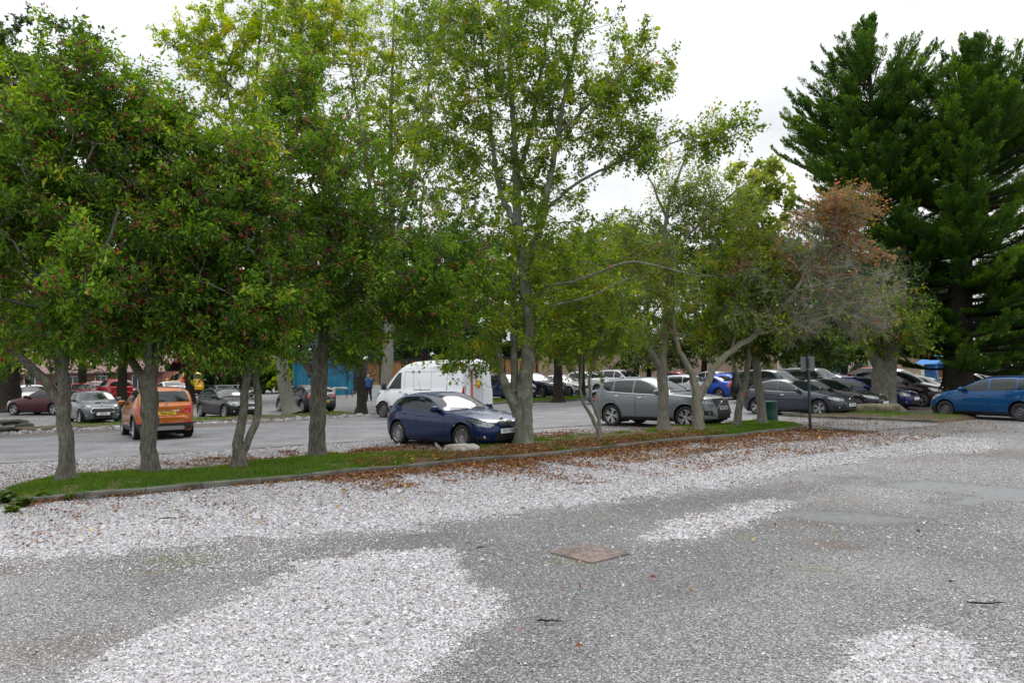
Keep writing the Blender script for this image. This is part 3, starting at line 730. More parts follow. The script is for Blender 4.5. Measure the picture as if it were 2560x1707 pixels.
MOSS = [(G(446, 1401), .45, .45), (G(560, 1392), .3, .3), (G(2042, 1426), .3, .34), (G(1870, 1345), .3, .3), (G(2085, 1335), .2, .4), (G(1450, 1395), .28, .5), (G(1480, 1290), .3, .25)]
def masks(x, y):
    n1 = fbm(x * .9, y * .9, 3) - .5; n2 = fbm(x * 4, y * 4, 5) - .5; n3 = fbm(x * 14, y * 14, 9, 3) - .5
    def soft(poly, k=.35, nz=.7): return np.clip((sdist(poly, x, y) + n1 * nz + n2 * nz * .8 + n3 * .2) / k + .5, 0, 1)
    g = np.maximum.reduce([soft(BAND, .85, .9) * 1.0, soft(PATCH, .36, .65), soft(PATCH2, .4, .5) * .95, soft(PATCH3, .22, .35), soft(BEHIND, .2, .2) * .9])
    thin = np.clip((fbm(x * .55 + 3, y * 1.1, 21) - .50) * 5, 0, 1) * .18     # worn tracks
    inp = sdist(PATCH, x, y) > 0
    g = g * (1 - thin * np.where(inp, .3, 1))
    rest = .20 + .35 * np.clip((fbm(x * .35, y * .35, 31) - .45) * 4, 0, 1)    # scattered stones on the bare surface
    left = soft(gpoly([(-400, 1400), (300, 1400), (420, 1440), (250, 1600), (-400, 1700)]), 1.2, .6) * .42
    g = np.maximum(g, np.maximum(rest * .8, left))
    far = np.clip((y - 30) / 10, 0, 1); g = np.maximum(g * (1 - far), far * (.45 + .3 * n1))
    d = np.zeros_like(x)
    for c, r, a in HOLES: d = np.maximum(d, a * np.clip(1.3 - np.hypot((x - c[0]) / r, (y - c[1]) / (r * .8)) + n2 * 1.2, 0, 1))
    d = np.maximum(d, .8 * soft(LITTER1, .3, .3)); d = np.maximum(d, .9 * soft(MULCH, .4, .4)); d = np.maximum(d, .22 * np.clip((fbm(x * .5 + 9, y * .5, 41) - .52) * 6, 0, 1) * (y < 25))
    p = np.maximum(soft(PUD[0], .12, .22), soft(PUD[1], .12, .22) * .75)
    ring = np.maximum(np.clip(1 - np.abs(sdist(PUD[0], x, y) + n2 * .3) / .35, 0, 1), np.clip(1 - np.abs(sdist(PUD[1], x, y) + n2 * .3) / .3, 0, 1)) * .5
    m = np.zeros_like(x)
    for c, r, a in MOSS: m = np.maximum(m, a * np.clip(1.2 - np.hypot((x - c[0]) / r, (y - c[1]) / (r * 1.1)) + n3 * 2.6 + n2, 0, 1))
    tarmac_tone = np.clip((fbm(x * .30 + 7, y * .34 + 2, 51, 5) - .5) * 4.2 + .5, 0, 1)  # tarmac tone: random mottling, two darker bands, darker rims round smooth patches
    tarmac_tone = np.maximum(tarmac_tone * .8, .85 * np.maximum(soft(DARK1, 1.0, 1.6), soft(DARK2, 1.0, 1.4)))
    return g * (1 - p), d, p, m, np.clip(tarmac_tone + ring, 0, 1.5)

xs = np.unique(np.r_[-900, -400, -200, -120, np.arange(-80, -20, 2.0), np.arange(-20, -9, .35), np.arange(-9, 9, .085), np.arange(9, 20, .3), np.arange(20, 80, 2.0), 120, 200, 400, 900])
ys = np.unique(np.r_[-300, -100, -30, -5, 0, 2, np.arange(3, 14, .085), np.arange(14, 24, .16), np.arange(24, 50, .5), np.arange(50, 120, 4.0), 160, 250, 500, 1200])
gx, gy = np.meshgrid(xs, ys); gz = zg(gy)
near = (gy < 26) & (np.abs(gx) < 20)
gz = gz + np.where(near, (fbm(gx * .7, gy * .7, 61) - .5) * .02, 0) - .0
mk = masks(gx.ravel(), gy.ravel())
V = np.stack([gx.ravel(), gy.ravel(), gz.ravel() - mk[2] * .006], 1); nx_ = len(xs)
i = np.arange(len(ys) - 1)[:, None] * nx_; j = np.arange(nx_ - 1)[None, :]
F = np.stack([i + j, i + j + 1, i + j + 1 + nx_, i + j + nx_], -1).reshape(-1, 4)

def ground_mat():
    m = bpy.data.materials.new('car_park_surface'); m.use_nodes = True; t = m.node_tree; b = t.nodes['Principled BSDF']; L_ = t.links.new
    def N(k, **kw):
        n = t.nodes.new(k)
        for a, v in kw.items(): setattr(n, a, v)
        return n
    def A(nm): n = N('ShaderNodeAttribute', attribute_name=nm); return n.outputs['Fac']
    tc = N('ShaderNodeTexCoord').outputs['Object']
    def vor(sc, seed=0):
        v = N('ShaderNodeTexVoronoi'); v.inputs['Scale'].default_value = sc; v.inputs['Randomness'].default_value = 1
        mp_ = N('ShaderNodeMapping'); mp_.inputs['Location'].default_value = (seed, seed * .7, 0); L_(tc, mp_.inputs[0]); L_(mp_.outputs[0], v.inputs['Vector']); return v
    def ramp(fac, stops):
        r = N('ShaderNodeValToRGB'); e = r.color_ramp.elements
        while len(e) < len(stops): e.new(.5)
        for k, (p_, c) in enumerate(stops): e[k].position = p_; e[k].color = (*c, 1)
        L_(fac, r.inputs[0]); return r.outputs[0]
    def mixc(f, a, c, mode='MIX'):
        n = N('ShaderNodeMix', data_type='RGBA', blend_type=mode)
        if isinstance(f, float): n.inputs[0].default_value = f
        else: L_(f, n.inputs[0])
        for s_, v in ((6, a), (7, c)):
            if isinstance(v, tuple): n.inputs[s_].default_value = (*v, 1)
            else: L_(v, n.inputs[s_])
        return n.outputs[2]
    def math_(op, a, c=0.0):
        n = N('ShaderNodeMath', operation=op)
        for s_, v in ((0, a), (1, c)):
            if isinstance(v, (int, float)): n.inputs[s_].default_value = v
            else: L_(v, n.inputs[s_])
        return n.outputs[0]
    def sep(c):
        n = N('ShaderNodeSeparateColor'); L_(c, n.inputs[0]); return n.outputs
    fine, mid, big = vor(95, 1), vor(48, 5), vor(27, 9)
    asph = ramp(sep(fine.outputs['Color'])[0], [(0, (.035, .036, .036)), (.3, (.078, .08, .08)), (.6, (.128, .13, .13)), (.85, (.20, .20, .198)), (1, (.36, .355, .35))])
    sh_ = ramp(A('tarmac_tone'), [(0, (1.22, 1.20, 1.17)), (1, (.62, .63, .645))]); asph = mixc(1.0, asph, sh_, 'MULTIPLY')
    # loose stones over the bound surface: each cell decides by its own random number
    stone = ramp(sep(mid.outputs['Color'])[1], [(0, (.25, .24, .242)), (.3, (.35, .338, .342)), (.8, (.43, .418, .425)), (1, (.50, .488, .495))])
    edge = ramp(mid.outputs['Distance'], [(.30, (1, 1, 1)), (.62, (.42, .41, .40))]); stone = mixc(1.0, stone, edge, 'MULTIPLY')
    sel = math_('GREATER_THAN', math_('ADD', A('gravel'), math_('MULTIPLY', A('gravel'), .18)), sep(mid.outputs['Color'])[0])
    col = mixc(math_('MULTIPLY', sel, math_('ADD', math_('MULTIPLY', A('gravel'), .55), .45)), asph, stone)
    dn = N('ShaderNodeTexNoise'); dn.inputs['Scale'].default_value = 9; dn.inputs['Detail'].default_value = 8; L_(tc, dn.inputs['Vector'])
    dcol = ramp(dn.outputs['Fac'], [(.3, (.035, .026, .020)), (.7, (.13, .095, .07))])
    col = mixc(math_('MULTIPLY', A('dirt'), .8), col, dcol)
    tcol = ramp(dn.outputs['Fac'], [(.3, (.13, .137, .14)), (.7, (.19, .197, .20))]); col = mixc(math_('MULTIPLY', A('tar'), .75), col, tcol)
    mcol = ramp(dn.outputs['Fac'], [(.3, (.05, .07, .015)), (.7, (.14, .16, .03))])
    col = mixc(math_('GREATER_THAN', A('moss'), math_('ADD', math_('MULTIPLY', sep(mid.outputs['Color'])[2], .6), .15)), col, mcol)
    L_(col, b.inputs['Base Color']); b.inputs['Roughness'].default_value = .85; b.inputs['Specular IOR Level'].default_value = .3
    h = math_('ADD', math_('MULTIPLY', fine.outputs['Distance'], -.25), math_('MULTIPLY', math_('MULTIPLY', mid.outputs['Distance'], -.9), sel))
    h = math_('ADD', h, math_('MULTIPLY', sel, .5))
    bp = N('ShaderNodeBump'); bp.inputs['Strength'].default_value = .9; bp.inputs['Distance'].default_value = .014; L_(h, bp.inputs['Height']); L_(bp.outputs[0], b.inputs['Normal'])
    return m
go = mesh('ground', V, F, ground_mat(), smooth=True, attrs={'gravel': ('POINT', mk[0]), 'dirt': ('POINT', mk[1]), 'tar': ('POINT', mk[2]), 'moss': ('POINT', mk[3]), 'tarmac_tone': ('POINT', mk[4])})
tag(go, 'grey car park surface with worn patches of loose gravel', 'ground', kind='structure')

# the tarmac lane between the islands: a sheet 4 mm above the ground with a ragged edge
lp = resample(np.vstack([LANE, LANE[:1]]), .35)[:-1]
lp[:, 0] += (vnoise(lp[:, 0] * 1.7, lp[:, 1] * 1.7, 4) - .5) * .35; lp[:, 1] += (vnoise(lp[:, 0] * 1.3, lp[:, 1] * 1.3, 8) - .5) * .30
lxs = np.arange(-60, 22, .5); lys = np.arange(12, 46, .5); X_, Y_ = np.meshgrid(lxs, lys)
import mathutils
vs, es, fs, *_ = mathutils.geometry.delaunay_2d_cdt([Vector(p[:2]) for p in lp] + [Vector((a, b)) for a, b, s in zip(X_.ravel(), Y_.ravel(), sdist(lp, X_.ravel(), Y_.ravel())) if s > .3],
    [], [list(range(len(lp)))], 1, 1e-4)
LV = np.array([(v[0], v[1], float(zg(v[1])) + .016) for v in vs])
def lane_mat():
    m = mat('lane_tarmac', (.27, .27, .275), .8, bump=.5, bscale=55, spec=.3); t = m.node_tree; b = t.nodes['Principled BSDF']
    tcn = t.nodes.new('ShaderNodeTexCoord'); n1 = t.nodes.new('ShaderNodeTexNoise'); n1.inputs['Scale'].default_value = .8; n1.inputs['Detail'].default_value = 9; n1.inputs['Roughness'].default_value = .65
    r = t.nodes.new('ShaderNodeValToRGB'); r.color_ramp.elements[0].position = .32; r.color_ramp.elements[0].color = (.105, .105, .11, 1); r.color_ramp.elements[1].position = .66; r.color_ramp.elements[1].color = (.20, .20, .205, 1)
    v = t.nodes.new('ShaderNodeTexVoronoi'); v.inputs['Scale'].default_value = 30; r2 = t.nodes.new('ShaderNodeValToRGB'); r2.color_ramp.elements[0].color = (.75, .75, .75, 1); r2.color_ramp.elements[1].color = (1.25, 1.25, 1.25, 1)
    mm = t.nodes.new('ShaderNodeMix'); mm.data_type = 'RGBA'; mm.blend_type = 'MULTIPLY'; mm.inputs[0].default_value = 1
    s = t.nodes.new('ShaderNodeSeparateColor')
    for a, c in ((tcn.outputs['Object'], n1.inputs['Vector']), (tcn.outputs['Object'], v.inputs['Vector']), (n1.outputs['Fac'], r.inputs[0]), (v.outputs['Color'], s.inputs[0]), (s.outputs[0], r2.inputs[0]), (r.outputs[0], mm.inputs[6]), (r2.outputs[0], mm.inputs[7]), (mm.outputs[2], b.inputs['Base Color'])): t.links.new(a, c)
    return m
tag(mesh('road', LV, [f for f in fs], lane_mat()), 'smooth grey tarmac lane between the tree islands', 'road', kind='structure')

# ---- loose stones (crushed limestone) as real solids near the camera
CUBE = np.array([(x, y, z) for z in (-1, 1) for y in (-1, 1) for x in (-1, 1)], float)
CF = np.array([(0, 2, 3, 1), (4, 5, 7, 6), (0, 1, 5, 4), (2, 6, 7, 3), (0, 4, 6, 2), (1, 3, 7, 5)])
def scatter_stones(n, xr, yr, size, seed):
    g = np.random.default_rng(seed)
    u = g.random(n); y = yr[0] * (yr[1] / yr[0]) ** u; x = (g.random(n) - .5) * 2 * (y * .72 + .4)
    mk_ = masks(x, y); keep = (mk_[0] ** 1.75 > g.random(n)) & (sdist(ISL, x, y) < -.03) & (sdist(LANE, x, y) < 0) & (mk_[2] < .4); x, y = x[keep], y[keep]; n = len(x)
    s = size * np.exp(g.normal(0, .34, n)) * np.where(mk_[0][keep] > .55, 1, .62)
    V = CUBE[None] * (1 + g.uniform(-.38, .28, (n, 8, 3))) * (g.uniform(.55, 1.1, (n, 1, 3)) * s[:, None, None] * .5)
    q = g.normal(size=(n, 4)); q /= np.linalg.norm(q, axis=1)[:, None]; w_, a, b, c = q.T
    Rm = np.stack([1 - 2 * (b * b + c * c), 2 * (a * b - c * w_), 2 * (a * c + b * w_), 2 * (a * b + c * w_), 1 - 2 * (a * a + c * c), 2 * (b * c - a * w_), 2 * (a * c - b * w_), 2 * (b * c + a * w_), 1 - 2 * (a * a + b * b)], 1).reshape(n, 3, 3)
    V = np.einsum('nij,nkj->nki', Rm, V); V[:, :, 2] *= .75
    z = (fbm(x * .7, y * .7, 61) - .5) * .02
    V += np.stack([x, y, z + s * .16 + g.random(n) * s * .18], 1)[:, None, :]
    F = CF[None] + (np.arange(n) * 8)[:, None, None]
    return V.reshape(-1, 3), F.reshape(-1, 4), np.repeat(g.random(n), 6)
def attr_mat(name, stops, rough=.8, trans=0.0, attr='rnd', spec=.3, nscale=0, coltwo=None):
    m = bpy.data.materials.new(name); m.use_nodes = True; t = m.node_tree; b = t.nodes['Principled BSDF']
    a = t.nodes.new('ShaderNodeAttribute'); a.attribute_name = attr; r = t.nodes.new('ShaderNodeValToRGB'); e = r.color_ramp.elements
    while len(e) < len(stops): e.new(.5)
    for k, (p_, c) in enumerate(stops): e[k].position = p_; e[k].color = (*c, 1)
    src = a.outputs['Fac']
    if nscale:                                   # the mix of colours drifts from clump to clump
        tcn = t.nodes.new('ShaderNodeTexCoord'); n = t.nodes.new('ShaderNodeTexNoise'); n.inputs['Scale'].default_value = nscale; n.inputs['Detail'].default_value = 2
        m1 = t.nodes.new('ShaderNodeMath'); m1.operation = 'MULTIPLY_ADD'; m1.inputs[1].default_value = .8; m1.inputs[2].default_value = -.36
        m2 = t.nodes.new('ShaderNodeMath'); m2.operation = 'ADD'; m2.use_clamp = True
        t.links.new(tcn.outputs['Object'], n.inputs['Vector']); t.links.new(n.outputs['Fac'], m1.inputs[0]); t.links.new(m1.outputs[0], m2.inputs[0]); m3 = t.nodes.new('ShaderNodeMath'); m3.operation = 'MULTIPLY'; m3.inputs[1].default_value = .84; t.links.new(src, m3.inputs[0]); t.links.new(m3.outputs[0], m2.inputs[1]); src = m2.outputs[0]
    t.links.new(src, r.inputs[0]); t.links.new(r.outputs[0], b.inputs['Base Color'])
    b.inputs['Roughness'].default_value = rough; b.inputs['Specular IOR Level'].default_value = spec
    if trans:
        tr = t.nodes.new('ShaderNodeBsdfTranslucent'); mxs = t.nodes.new('ShaderNodeMixShader'); mxs.inputs[0].default_value = trans; o = t.nodes['Material Output']
        hs = t.nodes.new('ShaderNodeHueSaturation'); hs.inputs['Hue'].default_value = .485; hs.inputs['Saturation'].default_value = 1.1; hs.inputs['Value'].default_value = 1.7
        t.links.new(r.outputs[0], hs.inputs['Color']); t.links.new(hs.outputs[0], tr.inputs[0])
        t.links.new(b.outputs[0], mxs.inputs[1]); t.links.new(tr.outputs[0], mxs.inputs[2]); t.links.new(mxs.outputs[0], o.inputs[0])
    return m
stone_m = attr_mat('limestone', [(0, (.17, .162, .16)), (.15, (.31, .298, .30)), (.6, (.405, .392, .40)), (1, (.51, .496, .505))], .8)
parts_ = [scatter_stones(230000, None, (15, 24), .020, 3), scatter_stones(360000, None, (3.6, 7.5), .0140, 1), scatter_stones(400000, None, (7.5, 15), .019, 2)]
o_ = np.cumsum([0] + [len(q[0]) for q in parts_])
so_ = mesh('gravel_stones', np.vstack([q[0] for q in parts_]), np.vstack([q[1] + o_[k] for k, q in enumerate(parts_)]), stone_m, attrs={'rnd': ('FACE', np.concatenate([q[2] for q in parts_]))})
tag(so_, 'loose white crushed limestone gravel over the car park', 'gravel', kind='stuff')

# ---- fallen leaves
def leaf_quads(p, size, g, up=None, fold=.25, wid=.5, flat=0.0, axis=None):
    n = len(p); a = g.normal(size=(n, 3)) if axis is None else axis
    if flat: a[:, 2] *= (1 - flat)
    a /= np.linalg.norm(a, axis=1)[:, None]; r = g.normal(size=(n, 3))
    if up is not None: r = r * (1 - up) + np.array([0, 0, 1.0]) * up * 2
    b = np.cross(a, r); b /= np.linalg.norm(b, axis=1)[:, None] + 1e-9; c = np.cross(b, a); c *= np.where(c[:, 2:] < 0, -1, 1)
    s = (size * np.exp(g.normal(0, .25, n)))[:, None]
    V = np.stack([p, p + a * s * .5 + b * s * wid * .5 + c * s * fold * .3, p + a * s, p + a * s * .5 - b * s * wid * .5 + c * s * fold * .3], 1)
    i = np.arange(n)[:, None] * 4
    F = np.concatenate([i + np.array([0, 1, 2]), i + np.array([0, 2, 3])], 1).reshape(-1, 3)
    return V.reshape(-1, 3), F, np.repeat(g.random(n), 2)
def litter(n, seed):
    g = np.random.default_rng(seed); pts = []
    def along(line, n_, d0, d1, side, jit=None):
        l = resample(line, .05); k = g.integers(0, len(l) - 1, n_); d = l[k + 1] - l[k]; nn = np.stack([d[:, 1], -d[:, 0], d[:, 2] * 0], 1); nn /= np.linalg.norm(nn, axis=1)[:, None]
        r = d0 + (d1 - d0) * g.random(n_) ** 1.7; return l[k] + nn * (r * side)[:, None]
    fl = FRONT
    pts.append(along(fl, 4200, .0, .16, 1))                                       # the drift against the kerb
    core = smooth_line(gpoly([(760, 1202), (903, 1184), (1010, 1177), (1200, 1155), (1350, 1146), (1499, 1128), (1669, 1108), (1850, 1094), (2010, 1074)]), 1)
    pts.append(along(core, 9000, .0, .8, 1)); pts.append(along(core, 19000, .1, 2.2, 1)); pts.append(along(smooth_line(core[6:], 0), 12000, .2, 4.0, 1)); pts.append(along(fl, 6500, .1, 4.0, 1))
    inside = along(smooth_line(gpoly([(930, 1184), (1200, 1155), (1499, 1128), (1850, 1094)]), 1), 15000, .0, 1.4, -1)
    pts.append(inside[sdist(ISL, inside[:, 0], inside[:, 1]) > .12]); 
    bl = smooth_line(gpoly([(640, 1165), (767, 1146), (874, 1149), (1101, 1138), (1280, 1108), (1509, 1092)]), 1)
    pts.append(along(bl, 20000, .0, 2.2, -1)); pts.append(along(BACK, 13000, .0, 2.8, -1))
    x = g.uniform(-9, 9, 1500); y = g.uniform(5, 16, 1500); k = np.abs(x) < y * .75; pts.append(np.stack([x, y, x * 0], 1)[k][:420])
    ml = gpoly([(1990, 1036), (2420, 1045), (2560, 1080), (2200, 1100), (1950, 1060)]); x = g.uniform(8, 22, 14000); y = g.uniform(20, 36, 14000); k = sdist(ml, x, y) > 0; pts.append(np.stack([x, y, x * 0], 1)[k][:7000])
    p = np.vstack(pts); ins = sdist(ISL, p[:, 0], p[:, 1])
    z = np.where(ins > 0, isl_h(p[:, 0], p[:, 1]) + .02, .022); p[:, 2] = z + g.random(len(p)) * .02
    cl = fbm(p[:, 0] * 2.2, p[:, 1] * 2.2, 77) > g.uniform(.2, .62, len(p)); p = p[cl]
    axis = g.normal(size=(len(p), 3)) * [1, 1, .35]
    return leaf_quads(p, .043, g, up=.55, fold=.6, wid=.62, axis=axis)
# ---- near island: kerb, soil mound, grass
def isl_h(x, y):
    d = sdist(ISL, x, y); n = fbm(x * .8, y * .8, 88)
    fd = np.full(np.shape(x), 9.0)
    for a in FRONT[::3]: fd = np.minimum(fd, np.hypot(x - a[0], y - a[1]))
    return np.clip(d / .10, 0, 1) * .085 + np.clip(d, 0, .6) * .10 + (n - .5) * .05 * np.clip(d * 2, 0, 1)
fr = resample(FRONT, .12); idx = []
bk = resample(BACK, .12)
gxs = np.arange(-8.6, 9.8, .07); V_, keepF = [], []
xx, yy = np.meshgrid(gxs, np.arange(10.5, 26.5, .07)); s_ = sdist(ISL, xx.ravel(), yy.ravel())
xx, yy = xx.ravel(), yy.ravel(); hh = isl_h(xx, yy)
ncol = len(gxs); nrow = len(xx) // ncol
i = np.arange(nrow - 1)[:, None] * ncol; j = np.arange(ncol - 1)[None, :]
F = np.stack([i + j, i + j + 1, i + j + 1 + ncol, i + j + ncol], -1).reshape(-1, 4)
F = F[(s_[F] > -.05).all(1)]; used = np.unique(F); rm = np.full(len(xx), -1); rm[used] = np.arange(len(used))
patch = np.clip((fbm(xx * 3, yy * 3, 19) - .56) * 5, 0, .8)
bare = patch + np.clip((xx - (-1.9 + (fbm(xx * 1.5, yy * 1.5, 12) - .5) * 1.5)) / .5, 0, 1) * np.clip(1.15 - np.clip((xx - 4.2) / 3, 0, 1) - 1.0 * np.clip((fbm(xx * 2, yy * 2, 71) - .52) * 6, 0, 1), 0, 1)
def soil_mat():
    m = attr_mat('verge_soil', [(0, (.045, .085, .012)), (.5, (.09, .10, .025)), (1, (.11, .065, .035))], .95, attr='bare'); return m
vo = mesh('verge', np.stack([xx, yy, np.where(s_ > 0, hh + .012, -.03)], 1)[used], rm[F], soil_mat(), smooth=True, attrs={'bare': ('POINT', bare[used])})
tag(vo, 'long mounded verge under the nearest row of trees', 'verge', kind='structure')
def kerb(line, wdt, h, name, label, col, block=.92, seed=0, z0=None):
    g = np.random.default_rng(seed); l = resample(line, .02); s = np.r_[0, np.cumsum(np.linalg.norm(np.diff(l, axis=0), axis=1))]; V, F = [], []; q = 0.0
    while q < s[-1] - .2:
        e = min(q + block * (1 + g.normal(0, .03)), s[-1]); ss = np.linspace(q + .006, e - .006, 6); dz = g.normal(0, .006); dd = g.normal(0, .006)
        for k, t in enumerate(ss):
            p = np.array([np.interp(t, s, l[:, c]) for c in range(2)]); p2 = np.array([np.interp(t + .05, s, l[:, c]) for c in range(2)]) - np.array([np.interp(t - .05, s, l[:, c]) for c in range(2)])
            p2 /= np.linalg.norm(p2) + 1e-9; nn = np.array([-p2[1], p2[0]]); zb = float(zg(p[1])); c = .014
            for (o_, z_) in ((0, -.1), (0, h - c), (c, h), (wdt - c, h), (wdt, h - c), (wdt, -.1)):
                pp = p + nn * (o_ + dd); V.append((pp[0], pp[1], zb + z_ + (dz if z_ > 0 else 0)))
        b = len(V) - 36
        for k in range(5):
            for r_ in range(5): F.append((b + k * 6 + r_, b + k * 6 + r_ + 1, b + (k + 1) * 6 + r_ + 1, b + (k + 1) * 6 + r_))
        F += [tuple(b + r_ for r_ in range(6)), tuple(b + 30 + r_ for r_ in range(5, -1, -1))]
        q = e
    o = mesh(name, V, F, col); tag(o, label, 'kerb', kind='structure'); return o
kerb_m = mat('kerb_concrete', (.14, .135, .115), .9, bump=.6, bscale=35, vary=.5, vscale=2.6, col2=(.06, .058, .045))
kerb(FRONT, .125, .105, 'kerb', 'concrete kerb along the near side of the verge', kerb_m, seed=3)
kerb(smooth_line(gpoly([(-20, 1236), (20, 1252), (30, 1262)]), 1), .12, .10, 'kerb', 'short kerb closing the left end of the verge', kerb_m, seed=4)
kerb(gpoly([(2020, 1073), (2165, 1083)]), .13, .07, 'kerb', 'low kerb running on past the sign post', kerb_m, seed=5)
def blades(n, xr, yr, fn, size, seed, z, keep_p=None):
    g = np.random.default_rng(seed); x = g.uniform(*xr, n); y = g.uniform(*yr, n); k = fn(x, y, g); x, y = x[k], y[k]; n = len(x)
    a = g.uniform(0, 6.28, n); h = size * np.exp(g.normal(0, .3, n)); wv = .35 * size; ln = g.uniform(0, .7, n) * h
    p = np.stack([x, y, z(x, y)], 1); dx = np.stack([np.cos(a), np.sin(a), a * 0], 1)
    b = g.uniform(0, 6.28, n); tip = p + np.stack([np.cos(b) * ln, np.sin(b) * ln, h], 1)
    V = np.stack([p - dx * wv / 2, p + dx * wv / 2, tip], 1).reshape(-1, 3); F = (np.arange(n) * 3)[:, None] + np.array([0, 1, 2])
    return V, F, g.random(n)
def near_fn(x, y, g):
    s = sdist(ISL, x, y)
    b = np.clip((x - (-1.9 + (fbm(x * 1.5, y * 1.5, 12) - .5) * 1.5)) / .5, 0, 1) * np.clip(1.12 - np.clip((x - 4.2) / 3, 0, 1) - 1.0 * np.clip((fbm(x * 2, y * 2, 71) - .52) * 6, 0, 1), 0, 1)
    b = b + np.clip((fbm(x * 3, y * 3, 19) - .56) * 5, 0, .8)
    return (s > .07 + .09 * vnoise(x * 5, y * 5, 3)) & (g.random(len(x)) > b * .93)
grass_m = attr_mat('grass_blades', [(0, (.035, .085, .006)), (.5, (.075, .16, .010)), (1, (.15, .22, .02))], .7, .3, nscale=1.2)
gv, gf, gr = blades(640000, (-8.6, 9.8), (10.5, 26.5), near_fn, .042, 5, lambda x, y: isl_h(x, y) + .008)
tag(mesh('grass', gv, gf, grass_m, attrs={'rnd': ('FACE', gr)}), 'short green grass growing on the near verge', 'grass', kind='stuff')
lv, lf, lr = litter(0, 11)
leaf_m = attr_mat('dead_leaves', [(0, (.055, .022, .012)), (.35, (.15, .052, .022)), (.65, (.25, .095, .036)), (.9, (.30, .15, .055)), (.965, (.50, .34, .04)), (1, (.55, .42, .05))], .7)
tag(mesh('fallen_leaves', lv, lf, leaf_m, attrs={'rnd': ('FACE', lr)}), 'brown and yellow fallen leaves drifted along the kerb', 'leaves', kind='stuff')

# ---- second row of islands
def island(frontpx, depth, name, label, seed, bare=.4, h=.10, gcol=True, ends=0):
    f = smooth_line(gpoly(frontpx), 1); d = np.gradient(f, axis=0); nn = np.stack([-d[:, 1], d[:, 0]], 1); nn /= np.linalg.norm(nn, axis=1)[:, None]
    f[:, 2] = 0; b = f.copy(); b[:, :2] += nn * depth; poly = np.vstack([f, b[::-1]])
    kerb(f, .12, h, 'kerb', label + ', its kerb', kerb_m, seed=seed)
    x0, y0 = poly[:, 0].min(), poly[:, 1].min(); x1, y1 = poly[:, 0].max(), poly[:, 1].max()
    xs_, ys_ = np.arange(x0 - .2, x1 + .4, .2), np.arange(y0 - .2, y1 + .4, .2); X2, Y2 = np.meshgrid(xs_, ys_); X2, Y2 = X2.ravel(), Y2.ravel(); s = sdist(poly, X2, Y2)
    Z2 = zg(Y2) + np.clip(s / .2, -.4, 1) * h * .95 + np.clip(s, 0, 1) * .06 + (fbm(X2, Y2, seed) - .5) * .05
    nc = len(xs_); i = np.arange(len(ys_) - 1)[:, None] * nc; j = np.arange(nc - 1)[None, :]; F = np.stack([i + j, i + j + 1, i + j + 1 + nc, i + j + nc], -1).reshape(-1, 4)
    F = F[(s[F] > -.25).all(1)]; us = np.unique(F); r_ = np.full(len(X2), -1); r_[us] = np.arange(len(us))
    ba = np.clip(bare + (fbm(X2 * .8, Y2 * .8, seed + 5) - .5) * 2.2, 0, 1)
    o = mesh(name, np.stack([X2, Y2, Z2], 1)[us], r_[F], VERGE_M, smooth=True, attrs={'bare': ('POINT', ba[us])}); tag(o, label, 'verge', kind='structure')
    def fn(x, y, g): return (sdist(poly, x, y) > .14) & (g.random(len(x)) > np.clip(bare + (fbm(x * .8, y * .8, seed + 5) - .5) * 2.2, 0, .97))
    def zf(x, y): s = sdist(poly, x, y); return zg(y) + np.clip(s / .2, -.4, 1) * h * .95 + np.clip(s, 0, 1) * .06 + (fbm(x, y, seed) - .5) * .05
    v_, f_, q_ = blades(int(900 * (x1 - x0) * (y1 - y0)) if (x1 - x0) * (y1 - y0) < 250 else 200000, (x0, x1), (y0, y1), fn, .055, seed, zf)
    tag(mesh('grass', v_, f_, grass_m, attrs={'rnd': ('FACE', q_)}), 'grass on the ' + label, 'grass', kind='stuff')
    return poly
VERGE_M = attr_mat('verge_far', [(0, (.06, .10, .015)), (.45, (.09, .10, .025)), (1, (.075, .048, .03))], .95, attr='bare')
I2 = island([(-300, 1102), (0, 1083), (280, 1069), (488, 1058), (769, 1046), (905, 1038)], 1.9, 'verge', 'mossy verge behind the orange car', 21, .85)
I3 = island([(1120, 1020), (1235, 1013), (1350, 1010), (1478, 1005), (1580, 1001)], 2.6, 'verge', 'grassy verge in front of the white cars', 22, .22)
I4 = island([(1955, 1040), (2060, 1046), (2200, 1050), (2344, 1057)], 3.0, 'verge', 'leaf-strewn verge round the thick tree at right', 23, .8)
def edge_stones(poly_line, n, spread, seed, size=.06):
    g = np.random.default_rng(seed); l = resample(poly_line, .05); k = g.integers(0, len(l) - 1, n); d = l[k + 1] - l[k]; nn = np.stack([d[:, 1], -d[:, 0]], 1); nn /= np.linalg.norm(nn, axis=1)[:, None]
    p = l[k, :2] + nn * (g.random(n) ** 1.5 * spread)[:, None]; s = size * np.exp(g.normal(0, .4, n))
    V = CUBE[None] * (1 + g.uniform(-.35, .3, (n, 8, 3))) * (g.uniform(.6, 1.1, (n, 1, 3)) * s[:, None, None] * .5)
    V += np.stack([p[:, 0], p[:, 1], zg(p[:, 1]) + s * .2], 1)[:, None, :]
    F = CF[None] + (np.arange(n) * 8)[:, None, None]; return V.reshape(-1, 3), F.reshape(-1, 4), np.repeat(g.random(n), 6)
ev, ef, er = edge_stones(smooth_line(gpoly([(-100, 1089), (0, 1083), (280, 1069), (488, 1058), (769, 1046), (905, 1038)]), 1), 1500, 1.1, 5)
tag(mesh('loose_stones', ev, ef, stone_m, attrs={'rnd': ('FACE', er)}), 'pale loose stones washed against the far kerb', 'gravel', kind='stuff')

